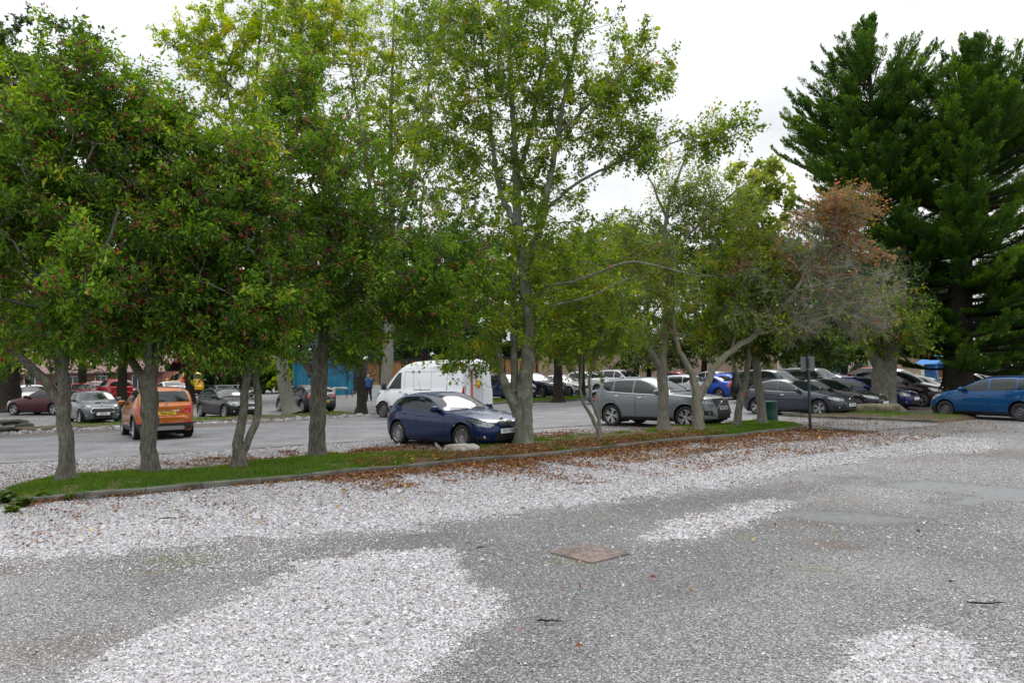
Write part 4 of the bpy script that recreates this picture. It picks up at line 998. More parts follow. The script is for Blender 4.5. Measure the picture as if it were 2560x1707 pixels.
ylm = mat('faded_yellow_line', (.34, .27, .10), .8, vary=.5, vscale=9)
for k, (a_, b_) in enumerate([((1806, 1058), (1884, 1052)), ((1826, 1056), (1846, 1049)), ((1858, 1054), (1880, 1047))]):
    p0, p1 = G(*a_, .02), G(*b_, .02); d_ = (p1 - p0) / np.linalg.norm(p1 - p0); n_ = np.array([-d_[1], d_[0], 0]) * .05; up_ = np.array([0, 0, .0005 * k])
    tag(mesh('road_marking', [p0 - n_ + up_, p1 - n_ + up_, p1 + n_ + up_, p0 + n_ + up_], [(0, 1, 2, 3)], ylm), 'faded yellow line on the lane', 'road marking', kind='structure')
# ------------------------------------------------------------------ trees
def bark_mat(name, c1, c2, lich=(.30, .32, .26), amt=.5, scale=6):
    m = bpy.data.materials.new(name); m.use_nodes = True; t = m.node_tree; b = t.nodes['Principled BSDF']; L_ = t.links.new
    tcn = t.nodes.new('ShaderNodeTexCoord'); mp_ = t.nodes.new('ShaderNodeMapping'); mp_.inputs['Scale'].default_value = (1, 1, .22); L_(tcn.outputs['Object'], mp_.inputs[0])
    n = t.nodes.new('ShaderNodeTexNoise'); n.inputs['Scale'].default_value = scale * 4; n.inputs['Detail'].default_value = 8; n.inputs['Roughness'].default_value = .7; L_(mp_.outputs[0], n.inputs['Vector'])
    r = t.nodes.new('ShaderNodeValToRGB'); r.color_ramp.elements[0].position = .35; r.color_ramp.elements[0].color = (*c1, 1); r.color_ramp.elements[1].position = .65; r.color_ramp.elements[1].color = (*c2, 1); L_(n.outputs['Fac'], r.inputs[0])
    n2 = t.nodes.new('ShaderNodeTexNoise'); n2.inputs['Scale'].default_value = 2.5; n2.inputs['Detail'].default_value = 9; n2.inputs['Roughness'].default_value = .75; L_(tcn.outputs['Object'], n2.inputs['Vector'])
    r2 = t.nodes.new('ShaderNodeValToRGB'); r2.color_ramp.elements[0].position = .5; r2.color_ramp.elements[1].position = .62; r2.color_ramp.elements[1].color = (amt, amt, amt, 1); r2.color_ramp.elements[0].color = (0, 0, 0, 1); L_(n2.outputs['Fac'], r2.inputs[0])
    mx_ = t.nodes.new('ShaderNodeMix'); mx_.data_type = 'RGBA'; L_(r2.outputs[0], mx_.inputs[0]); L_(r.outputs[0], mx_.inputs[6]); mx_.inputs[7].default_value = (*lich, 1); L_(mx_.outputs[2], b.inputs['Base Color'])
    bp = t.nodes.new('ShaderNodeBump'); bp.inputs['Strength'].default_value = .8; bp.inputs['Distance'].default_value = .03; L_(n.outputs['Fac'], bp.inputs['Height']); L_(bp.outputs[0], b.inputs['Normal'])
    b.inputs['Roughness'].default_value = .9; b.inputs['Specular IOR Level'].default_value = .2
    return m
BK = {'grey': bark_mat('bark_grey', (.05, .048, .038), (.19, .18, .15), (.22, .235, .16), .6),
      'dark': bark_mat('bark_dark', (.014, .012, .009), (.05, .042, .033), (.04, .05, .025), .4),
      'beech': bark_mat('bark_smooth', (.085, .09, .06), (.19, .19, .15), (.36, .36, .32), .55, 3),
      'pale': bark_mat('bark_pale', (.11, .10, .085), (.26, .25, .215), (.16, .17, .08), .6),
      'mossy': bark_mat('bark_mossy', (.12, .11, .085), (.30, .285, .24), (.20, .19, .07), .7)}
BK['twig'] = bark_mat('bark_twig', (.15, .15, .115), (.33, .325, .27), (.24, .25, .11), .6, 5)
LF = {'apple': attr_mat('leaf_apple', [(0, (.030, .075, .010)), (.4, (.075, .165, .014)), (.75, (.165, .29, .020)), (.96, (.33, .45, .045)), (1, (.44, .38, .04))], .45, .42, nscale=.9, spec=.28),
      'beech': attr_mat('leaf_beech', [(0, (.045, .095, .007)), (.5, (.12, .21, .011)), (.86, (.27, .36, .016)), (.95, (.38, .30, .02)), (1, (.46, .18, .02))], .45, .42, nscale=.7, spec=.35),
      'ash': attr_mat('leaf_ash', [(0, (.09, .19, .008)), (.4, (.20, .33, .010)), (.8, (.38, .44, .012)), (1, (.60, .46, .012))], .5, .5, nscale=.6),
      'syc': attr_mat('leaf_sycamore', [(0, (.03, .06, .012)), (.5, (.07, .12, .02)), (.9, (.15, .20, .03)), (1, (.28, .28, .05))], .5, .4, nscale=.6),
      'sycy': attr_mat('leaf_pale', [(0, (.10, .15, .025)), (.5, (.22, .28, .05)), (1, (.40, .42, .09))], .5, .5, nscale=.6),
      'mixed': attr_mat('leaf_mixed', [(0, (.045, .09, .008)), (.5, (.12, .205, .014)), (.82, (.25, .32, .02)), (.94, (.36, .30, .025)), (1, (.42, .13, .03))], .5, .4, nscale=1.1),
      'red': attr_mat('leaf_red', [(0, (.08, .13, .02)), (.35, (.20, .15, .03)), (.7, (.33, .15, .065)), (1, (.34, .08, .07))], .5, .35, nscale=1.4),
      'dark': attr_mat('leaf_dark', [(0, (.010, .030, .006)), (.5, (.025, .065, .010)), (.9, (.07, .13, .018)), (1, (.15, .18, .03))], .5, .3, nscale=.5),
      'blue': attr_mat('leaf_bluish', [(0, (.03, .055, .045)), (.6, (.07, .12, .10)), (1, (.15, .22, .19))], .5, .3, nscale=.8),
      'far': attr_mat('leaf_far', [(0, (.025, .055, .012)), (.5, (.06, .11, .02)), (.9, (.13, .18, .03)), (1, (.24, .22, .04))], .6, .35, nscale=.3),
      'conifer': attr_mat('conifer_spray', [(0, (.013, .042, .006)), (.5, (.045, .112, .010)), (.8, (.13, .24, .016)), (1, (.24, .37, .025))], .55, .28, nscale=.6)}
BERRY = attr_mat('berry', [(0, (.16, .008, .025)), (1, (.50, .015, .06))], .3, spec=.6)

def px2w(px, py, Y): return P(px, py, Y)
def tree(name, label, base_px, depth, limbs, crowns, leaf='apple', bark='grey', n_t=420, per=55, lsize=.075, lw=.45, sig=.14, droop=.25, twigs=2, seed=1,
         berries=0, cat='tree', group=None, sides=8, extra=None, bare=0.0, twr=.004, twig_mat=None):
    """limbs: polylines of (px, py, dd, width_px); crowns: (px, py, rx, ry, dd, rd) ellipsoids; all in photo pixels at the tree's own depth, dd in metres."""
    g = np.random.default_rng(seed); Y = depth; S_ = Y / FPX
    b0 = px2w(base_px[0], base_px[1], Y); root = empty(name, (float(b0[0]), Y, float(zg(Y))))
    O = np.array(root.location); zb = O[2]
    TV, TF, nb = [], [], 0
    def add_tube(pts, rad, n):
        nonlocal nb
        v, f = tube_arrays(pts, rad, n); TV.append(v); TF.append(f + nb); nb += len(v)
    nodes, npar, nlen, nrad = [], [], [], []
    for li, lb in enumerate(limbs):
        lb = np.array(lb, float); pts = np.array([px2w(q[0], q[1], Y + q[2]) for q in lb]); rad = lb[:, 3] * S_ / 2 * (.86 if Y < 26 else 1)
        if li == 0: pts[0, 2] = zb - .05
        d = smooth_line(np.c_[pts, rad], 2); d = resample(d, .16 if Y < 30 else .4)
        if li == 0: # root flare
            z = d[:, 2] - zb; d[:, 3] *= 1 + .55 * np.exp(-np.clip(z - .08, 0, 9) / .12) 
        nz = np.clip(d[:, 3:4] * 1.1, 0, .05); d[:, :3] += (g.random((len(d), 3)) - .5) * nz
        if sides >= 8:
            v, f = tube_arrays(d[:, :3], d[:, 3], 12 if li < 3 else 8); k = 12 if li < 3 else 8
            th = np.tile(np.arange(k), len(d)); cen = np.repeat(d[:, :3], k, 0)
            amp = 1 + .09 * np.sin(th * 2 * np.pi / k * 3 + seed) + .07 * (vnoise(th * .9 + seed, v[:, 2] * 3, 5) - .5) * 2
            v = cen + (v - cen) * amp[:, None]; TV.append(v); TF.append(f + nb); nb += len(v)
        else: add_tube(d[:, :3], d[:, 3], 6)
        o0 = len(nodes); L0 = 0 if li == 0 else 1.0
        for k in range(len(d)):
            nodes.append(d[k, :3]); nrad.append(d[k, 3]); npar.append(o0 + k - 1 if k else -1); nlen.append(L0 + k * .16)
    nlimb = len(nodes)
    N_ = np.zeros((nlimb + n_t * 9 + 50, 3)); N_[:nlimb] = nodes; PL = np.zeros(len(N_)); PL[:nlimb] = nlen; RD = np.full(len(N_), 9.); RD[:nlimb] = nrad
    DR = np.zeros_like(N_); 
    for k in range(nlimb): DR[k] = N_[k] - N_[npar[k]] if npar[k] >= 0 else (0, 0, 1)
    # branches only leave the limbs above the first fork
    okz = zb + (.32 if len(limbs) > 1 else .5) * (max(n[2] for n in nodes) - zb)
    act = np.zeros(len(N_), bool); act[:nlimb] = (N_[:nlimb, 2] > okz)
    act[[k for k in range(nlimb) if nrad[k] > .5 * max(nrad)]] &= True
    n = nlimb; vols = np.array([c[2] * c[3] for c in crowns]) ** .9; T = []
    cl = []
    for c in crowns:
        cc = px2w(c[0], c[1], Y + c[4]); cl.append((cc, np.array([c[2] * S_, c[5], c[3] * S_])))
    for _ in range(n_t):
        k = g.choice(len(crowns), p=vols / vols.sum()); cc, rr = cl[k]; u = g.normal(size=3); u /= np.linalg.norm(u); u *= g.random() ** (1 / 2.1)
        T.append(cc + u * rr * (1 + g.normal(0, .06)))
    T = np.array(T); T = T[T[:, 2] > zb + .5]
    c0 = N_[:nlimb][act[:nlimb]].mean(0) if act[:nlimb].any() else N_[nlimb - 1]
    T = T[np.argsort(np.linalg.norm(T - c0, axis=1))]
    paths = []; cnt = np.zeros(len(N_)); par = np.full(len(N_), -1); par[:nlimb] = npar
    step = .28 if Y < 30 else .5
    for t in T:
        a = np.where(act[:n])[0]; dv = t - N_[a]; dist = np.linalg.norm(dv, axis=1)
        cost = dist + .22 * PL[a] + .35 * np.clip(-dv[:, 2], 0, 9) * (1 - droop); s0 = a[np.argmin(cost)]; D = dist[np.argmin(cost)]
        if D < .05: continue
        m = max(3, min(8, int(D / step) + 2)); p0 = N_[s0]; dr = DR[s0] / (np.linalg.norm(DR[s0]) + 1e-9)
        mid = p0 + (t - p0) * .45 + (dr * .22 + np.array([0, 0, .12 + droop * .2])) * D + g.normal(0, .05 * D, 3); tt = np.linspace(0, 1, m)[:, None]
        pts = (1 - tt) ** 2 * p0 + 2 * (1 - tt) * tt * mid + tt ** 2 * t; pts[1:-1] += g.normal(0, .03 * min(D, 1.5), (m - 2, 3))
        ids = [s0]
        for q in range(1, m):
            N_[n] = pts[q]; PL[n] = PL[ids[-1]] + D / m; DR[n] = pts[q] - pts[q - 1]; par[n] = ids[-1]; act[n] = True; ids.append(n); n += 1
        paths.append((ids, pts, D))
    for k in range(n - 1, nlimb - 1, -1):
        if cnt[k] == 0: cnt[k] = 1
        if par[k] >= 0: cnt[par[k]] += cnt[k] if par[k] >= nlimb else 0
    rt = .0055 if Y < 30 else .012
    for ids, pts, D in paths:
        r_ = np.array([rt * max(1, cnt[q]) ** .47 if q >= nlimb else 0 for q in ids]); r_[0] = r_[1] if len(r_) > 1 else rt
        r_ = np.minimum(r_, RD[ids[0]] * .75); r_ = np.minimum.accumulate(r_); r_[-1] = min(r_[-1], rt * .7)
        add_tube(pts, r_, 5 if r_[0] > .02 else 4 if r_[0] > .01 else 3)
    # fine twigs, batched as thin three-sided spikes
    LP, LA = [], []
    if paths:
        pid = g.integers(0, len(paths), int(len(paths) * (twigs + 1))); tp, td = [], []
        for q in pid:
            pts, D = paths[q][1], paths[q][2]; u = g.uniform(.25, 1); k = u * (len(pts) - 1); i0 = min(int(k), len(pts) - 2); p_ = pts[i0] + (pts[i0 + 1] - pts[i0]) * (k - i0); d_ = pts[i0 + 1] - pts[i0]; tp.append(p_); td.append(d_ / (np.linalg.norm(d_) + 1e-9))
        tp, td = np.array(tp), np.array(td); d_ = td * .55 + g.normal(0, .5, tp.shape) + [0, 0, .12 - droop * .5]; d_ /= np.linalg.norm(d_, axis=1)[:, None]
        ln = g.uniform(.5, 1.6, len(tp)) * (.36 if Y < 30 else .75); e_ = tp + d_ * ln[:, None]; m_ = (tp + e_) / 2 + g.normal(0, .05, tp.shape) * ln[:, None] * 1.6
        a1 = np.cross(d_, g.normal(size=d_.shape)); a1 /= np.linalg.norm(a1, axis=1)[:, None]; a2 = np.cross(d_, a1); w0 = twr if Y < 30 else twr * 2
        ring = lambda c, w_: [c + a1 * w_, c - a1 * w_ * .5 + a2 * w_ * .87, c - a1 * w_ * .5 - a2 * w_ * .87]
        v = np.stack(ring(tp, w0 * 1.2) + ring(m_, w0) + [e_], 1); b_ = (np.arange(len(tp)) * 7)[:, None]
        f4 = np.concatenate([b_ + np.array(q) for q in ((0, 1, 4, 3), (1, 2, 5, 4), (2, 0, 3, 5), (3, 4, 6, 6), (4, 5, 6, 6), (5, 3, 6, 6))], 1).reshape(-1, 4)
        TW = (v.reshape(-1, 3), f4)
        # leaves sit along twigs and branch ends
        k = int(len(paths) * per * (1 - bare)); leafy = g.permutation(len(tp))[:max(3, int(len(tp) * (.5 if twigs <= 4 else .9)))]; wti = leafy[g.integers(0, len(leafy), k)]; tone = g.random(len(tp)); LT = tone[wti]; u = g.random((k, 1)) ** .7
        q1 = tp[wti] * (1 - u) + e_[wti] * u + g.normal(0, sig * .45, (k, 3)); LP.append(q1); LA.append(d_[wti])
    tr = np.vstack(TV); tf = np.vstack(TF)
    quads = np.vstack([tf, TW[1][TW[1][:, 2] != TW[1][:, 3]] + len(tr)]) if paths else tf
    tris = TW[1][TW[1][:, 2] == TW[1][:, 3]][:, :3] + len(tr) if paths else None
    allv = np.vstack([tr, TW[0]]) if paths else tr
    tri_q = np.c_[tris, tris[:, 2]] if tris is not None else None
    if twig_mat and paths:
        tq = TW[1]; f3 = np.vstack([tq[:, [0, 1, 2]], tq[tq[:, 2] != tq[:, 3]][:, [0, 2, 3]]]); mesh('twigs', TW[0] - O, f3, BK[twig_mat], root)
        quads, tris, allv = tf, None, tr
    # triangles for everything keeps the arrays simple
    ft = np.vstack([quads[:, [0, 1, 2]], quads[:, [0, 2, 3]]] + ([tris] if tris is not None else []))
    mesh('trunk', allv - O, ft, BK[bark], root, smooth=True)
    if LP:
        p = np.vstack(LP); ax = np.vstack(LA) * .5 + g.normal(0, .45, (len(p), 3)) + [0, 0, -droop * .8]
        lay = leaf if isinstance(leaf, (list, tuple)) else [(leaf, None)]
        taken = np.zeros(len(p), bool)
        for lf_, test in lay:
            s = ~taken if test is None else (~taken & test(p)); taken |= s
            if s.sum() < 3 or lf_ is None: continue
            v, f, r_ = leaf_quads(p[s], lsize, g, up=.35, fold=.5, wid=lw, axis=ax[s]); r_ = np.repeat(.5 * LT[s] + .5 * g.random(s.sum()), 2); r_ = np.clip((r_ - .5) * 1.3 + .5, 0, 1); mesh('crown', v - O, f, LF[lf_], root, attrs={'rnd': ('FACE', r_)})
        if berries:
            k = g.integers(0, len(p), berries // 5); c = np.repeat(p[k], 5, 0) + g.normal(0, .04, (len(k) * 5, 3)) - [0, 0, .02]
            s = np.array([(1, 0, 0), (-1, 0, 0), (0, 1, 0), (0, -1, 0), (0, 0, 1), (0, 0, -1)]) * .019
            v = (c[:, None] + s[None]).reshape(-1, 3); ff = np.array([(0, 2, 4), (2, 1, 4), (1, 3, 4), (3, 0, 4), (2, 0, 5), (1, 2, 5), (3, 1, 5), (0, 3, 5)])
            f = (ff[None] + (np.arange(len(c)) * 6)[:, None, None]).reshape(-1, 3)
            o = mesh('berries', v - O, f, BERRY, root, True, attrs={'rnd': ('FACE', np.repeat(g.random(len(c)), 8))}); o['kind'] = 'stuff'
    tag(root, label, cat, group); return root

def conifer(name, label, base_px, depth, prof, trunk_px, seed, n_b=300, plumes=13, leafl=46, zlo=.12, group=None):
    """prof: list of (py, xl, xr) silhouette in photo pixels at the tree's depth."""
    g = np.random.default_rng(seed); Y = depth; S_ = Y / FPX; b0 = px2w(base_px[0], base_px[1], Y); zb = float(zg(Y)); root = empty(name, (float(b0[0]), Y, zb)); O = np.array(root.location)
    prof = sorted(prof, key=lambda q: -q[0]); zz = np.array([px2w(q[1], q[0], Y)[2] for q in prof]); xl = np.array([px2w(q[1], q[0], Y)[0] for q in prof]); xr = np.array([px2w(q[2], q[0], Y)[0] for q in prof])
    top = zz[-1]; TV, TF, nb = [], [], 0
    def add(pts, rad, n):
        nonlocal nb
        v, f = tube_arrays(np.array(pts), np.array(rad), n); TV.append(v); TF.append(f + nb); nb += len(v)
    hz = np.linspace(0, 1, 14); tx = b0[0] + (np.interp(top, zz, (xl + xr) / 2) - b0[0]) * hz ** 1.3; w0 = trunk_px * S_ / 2
    add(np.c_[tx, np.full(14, Y), zb - .1 + (top - zb) * .97 * hz], w0 * (1 - hz) ** .8 + .02 + w0 * .5 * np.exp(-hz * 40), 12)
    ax_, pl_, pr_, pn_, pc_ = [], [], [], [], []
    for k in range(n_b):
        h = zlo + (1 - zlo) * g.random() ** .9; el = .04 + .52 * h ** 2 + g.uniform(-.06, .12)
        z0 = zb + (top - zb) * h * .90; x0 = np.interp(h, hz, tx); az = g.uniform(0, 2 * np.pi); ca, sa = math.cos(az), math.sin(az)
        rad = 3.0
        for _ in range(3):
            ze = min(z0 + rad * math.tan(min(el * 1.35, 1.1)), top - .15)
            wl, wr = x0 - np.interp(ze, zz, xl), np.interp(ze, zz, xr) - x0; q_ = max(wr if ca > 0 else wl, .25); ry = max(.5 * (wl + wr) * .85, .25)
            rad = 1 / math.sqrt((ca / q_) ** 2 + (sa / ry) ** 2)
        rad *= g.uniform(.62, 1.07)
        e = np.array([x0 + ca * rad, Y + sa * rad, ze]); s = np.array([x0, Y, z0]); m_ = s * .45 + e * .55 - [0, 0, .16 * rad]; tt = np.linspace(0, 1, 7)[:, None]
        pts = (1 - tt) ** 2 * s + 2 * tt * (1 - tt) * m_ + tt ** 2 * e; add(pts, (.02 + .011 * rad) * (1 - tt[:, 0]) + .008, 4)
        nP = int(plumes * (.45 + rad / 3.5)); u = np.sort(g.uniform(.10, 1.0, nP) ** .8); p = (1 - u[:, None]) ** 2 * s + 2 * u[:, None] * (1 - u[:, None]) * m_ + u[:, None] ** 2 * e
        d = 2 * (1 - u[:, None]) * (m_ - s) + 2 * u[:, None] * (e - m_); d /= np.linalg.norm(d, axis=1)[:, None]; side = np.cross(d, [0, 0, 1.0]); side /= np.linalg.norm(side, axis=1)[:, None] + 1e-9; nrm = np.cross(side, d)
        sg = np.where(g.random(nP) < .5, -1, 1) * g.uniform(.1, 1.3, nP) * (1.15 - .5 * u); dd = d + side * sg[:, None] + nrm * g.uniform(-.08, .30, (nP, 1)) + [0, 0, .16]; dd /= np.linalg.norm(dd, axis=1)[:, None]
        ax_.append(dd); pl_.append(p); pr_.append((.45 + .22 * rad * (1.15 - u)) * g.uniform(.6, 1.15, nP)); pn_.append(nrm); pc_.append(np.full(nP, g.random()))
    dd, p, ln, nm, pc = np.vstack(ax_), np.vstack(pl_), np.concatenate(pr_), np.vstack(pn_), np.concatenate(pc_)
    cnt = np.maximum(8, (leafl * ln / .8).astype(int)); q = np.repeat(np.arange(len(p)), cnt); n = len(q); t = g.random(n) ** .8
    lat = np.cross(dd, nm); lat /= np.linalg.norm(lat, axis=1)[:, None] + 1e-9; w_ = g.normal(0, .5, n) * (.24 * (1 - t) + .03) * np.minimum(ln[q] / .6, 1.6)
    c = p[q] + dd[q] * (t * ln[q])[:, None] + lat[q] * w_[:, None] + nm[q] * g.normal(0, .035, (n, 1))
    a = dd[q] + lat[q] * (np.sign(w_) * g.uniform(.2, .8, n))[:, None] + nm[q] * g.uniform(-.1, .35, (n, 1)) + g.normal(0, .12, (n, 3))
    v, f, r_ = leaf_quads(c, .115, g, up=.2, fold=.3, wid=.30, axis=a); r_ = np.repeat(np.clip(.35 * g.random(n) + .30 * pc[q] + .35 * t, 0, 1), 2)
    mesh('trunk', np.vstack(TV) - O, np.vstack(TF), BK['dark'], root, True); mesh('crown', v - O, f, LF['conifer'], root, attrs={'rnd': ('FACE', r_)})
    tag(root, label, 'tree', group); return root
def nd(px, py): return float(G(px, py, .12)[1])
# ------------------------------------------------------------------ trees of the near island
GN = 'trees along the near verge'
APPLE = dict(leaf='apple', lsize=.10, lw=.42, droop=.35, berries=5500, sig=.16, group=GN)
tree('crab_apple_tree', 'crab apple with a forked trunk, leftmost on the verge', (168, 1200), nd(168, 1200),
     [[(168, 1203, 0, 50), (165, 1150, 0, 42), (158, 1050, 0, 38), (155, 990, 0, 40), (160, 930, 0, 28), (160, 850, .1, 24), (175, 740, .3, 20), (200, 600, .4, 14), (220, 400, .2, 8)],
      [(152, 1010, 0, 30), (125, 965, -.1, 27), (90, 925, -.2, 24), (30, 880, -.3, 20), (-40, 820, -.3, 16), (-80, 700, -.2, 10)],
      [(150, 960, 0, 18), (140, 900, .2, 15), (110, 800, .6, 12), (90, 650, .7, 9)], [(172, 760, 0, 12), (260, 640, -.6, 9), (300, 520, -.7, 6)]],
     [(140, 430, 210, 260, .2, 1.7), (20, 560, 220, 230, 0, 1.6), (190, 230, 130, 170, .2, 1.3), (240, 680, 140, 130, -.3, 1.3), (-60, 780, 130, 110, 0, 1.2), (90, 850, 150, 45, .3, 1.2), (230, 830, 100, 50, 0, 1)], n_t=760, per=62, seed=11, **APPLE)
tree('crab_apple_tree', 'crab apple with a thick twisted grey trunk in front of the orange car', (378, 1183), nd(378, 1183),
     [[(378, 1188, 0, 50), (372, 1130, 0, 44), (372, 1050, 0, 46), (370, 980, 0, 50), (372, 940, 0, 44), (392, 880, .1, 30), (410, 800, .2, 22), (420, 650, .3, 14), (400, 450, .3, 8)],
      [(368, 965, 0, 30), (345, 925, .1, 26), (318, 870, .3, 19), (300, 760, .5, 13), (290, 640, .4, 8)], [(376, 930, 0, 24), (372, 860, -.2, 18), (365, 760, -.4, 12), (350, 600, -.5, 8)]],
     [(400, 480, 190, 260, .2, 1.6), (370, 720, 170, 140, 0, 1.4), (340, 320, 130, 160, 0, 1.2), (500, 620, 120, 170, 0, 1.2), (330, 850, 90, 40, .3, 1), (440, 820, 90, 40, .2, 1)], n_t=700, per=62, seed=12, **APPLE)
tree('crab_apple_tree', 'crab apple splitting low into two crossing stems', (597, 1173), nd(597, 1173),
     [[(600, 1180, 0, 42), (597, 1140, 0, 38), (597, 1080, 0, 24), (610, 1000, 0, 22), (618, 930, 0, 21), (625, 880, 0, 19), (632, 780, .1, 14), (630, 650, .1, 9)],
      [(604, 1140, 0, 24), (622, 1090, 0, 20), (645, 1040, .05, 21), (648, 990, .1, 20), (636, 950, .1, 19), (632, 890, .2, 16), (655, 800, .3, 11), (680, 700, .3, 7)],
      [(632, 930, .1, 14), (590, 890, .3, 12), (545, 830, .4, 10), (520, 740, .4, 7)], [(596, 1150, -.1, 26), (588, 1125, -.14, 18), (590, 1105, -.12, 6)]],
     [(600, 600, 180, 220, .2, 1.5), (560, 780, 150, 90, 0, 1.3), (660, 780, 120, 90, 0, 1.2), (610, 430, 130, 120, 0, 1.2), (560, 870, 110, 40, 0, 1.1), (690, 860, 90, 50, 0, 1.1)], n_t=640, per=60, seed=13, **APPLE)
tree('crab_apple_tree', 'crab apple with a straight thick trunk right of the two-stemmed one', (792, 1143), nd(792, 1143),
     [[(792, 1150, 0, 50), (793, 1100, 0, 45), (795, 1000, 0, 44), (797, 930, 0, 50), (806, 880, 0, 34), (815, 800, .1, 26), (830, 650, .2, 16), (800, 400, .2, 8), (770, 250, .2, 5)],
      [(785, 940, 0, 30), (765, 905, .1, 26), (738, 885, .2, 22), (700, 850, .4, 16), (660, 770, .4, 10)],
      [(815, 800, .1, 18), (880, 700, 0, 14), (970, 640, -.2, 11), (1080, 620, -.3, 8), (1180, 600, -.3, 5)], [(825, 700, .1, 14), (900, 560, .3, 10), (1000, 470, .3, 6)]],
     [(820, 450, 200, 210, .2, 1.8), (740, 240, 100, 160, 0, 1.3), (900, 640, 200, 190, 0, 1.7), (1080, 690, 180, 140, -.2, 1.4), (760, 760, 150, 90, 0, 1.3), (1000, 785, 140, 65, 0, 1.1), (850, 845, 110, 50, 0, 1.1), (1100, 820, 90, 40, 0, .8)], n_t=880, per=62, seed=14, **APPLE)
BEE = [[(1312, 1112, 0, 54), (1310, 1070, 0, 50), (1310, 1000, 0, 49), (1318, 930, 0, 41), (1322, 860, 0, 36), (1326, 780, 0, 32), (1312, 700, 0, 30), (1300, 600, 0, 29), (1292, 520, .1, 26), (1290, 430, .2, 21), (1285, 320, .3, 16), (1275, 180, .4, 14), (1270, 20, .5, 10), (1268, -160, .6, 6)],
      [(1298, 1040, 0, 34), (1275, 985, .1, 30), (1258, 950, .2, 24), (1248, 905, .3, 17), (1235, 850, .4, 12), (1215, 790, .4, 8)],
      [(1285, 980, .1, 26), (1288, 930, .2, 22), (1285, 860, .3, 20), (1284, 760, .3, 16), (1288, 680, .3, 14)],
      [(1306, 690, 0, 24), (1340, 620, 0, 22), (1350, 540, 0, 20), (1380, 440, -.1, 18), (1395, 330, -.1, 15), (1420, 200, -.1, 12), (1450, 60, -.1, 9), (1480, -80, -.1, 6)],
      [(1292, 560, 0, 20), (1255, 500, .3, 17), (1235, 400, .5, 14), (1225, 280, .6, 11), (1205, 120, .7, 8), (1190, -60, .8, 5)],
      [(1292, 440, .2, 17), (1330, 330, .4, 14), (1345, 220, .5, 11), (1370, 80, .6, 8), (1375, -80, .6, 5)],
      [(1352, 540, 0, 11), (1420, 470, -.3, 9), (1520, 415, -.5, 7), (1620, 380, -.6, 5.5), (1700, 350, -.7, 4), (1800, 325, -.8, 3), (1860, 310, -.8, 1.5)],
      [(1320, 720, 0, 11), (1400, 712, -.5, 8), (1480, 690, -.8, 6.5), (1570, 648, -1.0, 6), (1660, 668, -1.1, 4.5), (1740, 690, -1.1, 3), (1790, 690, -1.1, 1.2)],
      [(1310, 770, 0, 9), (1380, 765, -.4, 7), (1470, 745, -.7, 5), (1560, 700, -.8, 3), (1600, 690, -.8, 1.2)],
      [(1395, 340, 0, 10), (1470, 260, -.3, 8), (1560, 180, -.4, 6), (1640, 120, -.5, 4)]]
tree('beech_tree', 'tall smooth-barked tree leaning over the dark blue hatchback', (1312, 1112), nd(1312, 1112), BEE,
     [(1250, 180, 200, 250, .3, 2.0), (1310, 480, 190, 200, .2, 1.8), (1430, 180, 190, 210, 0, 1.6), (1500, 330, 150, 150, -.2, 1.4), (1600, 170, 90, 90, -.3, .9), (1400, 640, 150, 130, 0, 1.4), (1240, 760, 140, 130, .2, 1.2), (1180, 900, 90, 45, -.2, .8), (1720, 350, 150, 55, -.6, .7), (1130, 300, 120, 220, .4, 1.4), (1180, 40, 220, 100, .3, 1.6), (1420, 800, 120, 80, 0, 1.0), (1840, 318, 60, 35, -.8, .5), (1600, 390, 70, 35, -.5, .5), (1130, 920, 70, 30, -.3, .6)],
     leaf='beech', bark='beech', n_t=1150, per=60, lsize=.078, lw=.66, sig=.13, twigs=3, droop=.15, seed=15, group=GN)
tree('hawthorn_tree', 'small slender tree branching from the ground right of the tall smooth one', (1498, 1100), nd(1498, 1100),
     [[(1498, 1104, 0, 16), (1497, 1075, 0, 14), (1478, 1040, 0, 11), (1455, 1000, 0, 8), (1450, 960, 0, 9), (1455, 900, 0, 8), (1460, 800, .1, 6), (1450, 680, .2, 4)],
      [(1498, 1080, 0, 12), (1495, 1035, 0, 10), (1478, 1005, .05, 9), (1472, 960, .1, 8), (1482, 900, .1, 7), (1505, 820, .1, 5), (1530, 720, .1, 3)],
      [(1499, 1060, 0, 6), (1506, 1030, 0, 5), (1502, 1018, 0, 4)], [(1453, 960, 0, 6), (1430, 920, 0, 5), (1415, 860, 0, 4), (1400, 780, 0, 3)]],
     [(1470, 760, 120, 140, 0, 1.2), (1440, 880, 70, 45, 0, .8), (1540, 830, 80, 60, 0, .9)], leaf='mixed', bark='pale', n_t=260, per=42, lsize=.07, lw=.6, seed=16, group=GN, droop=.1)
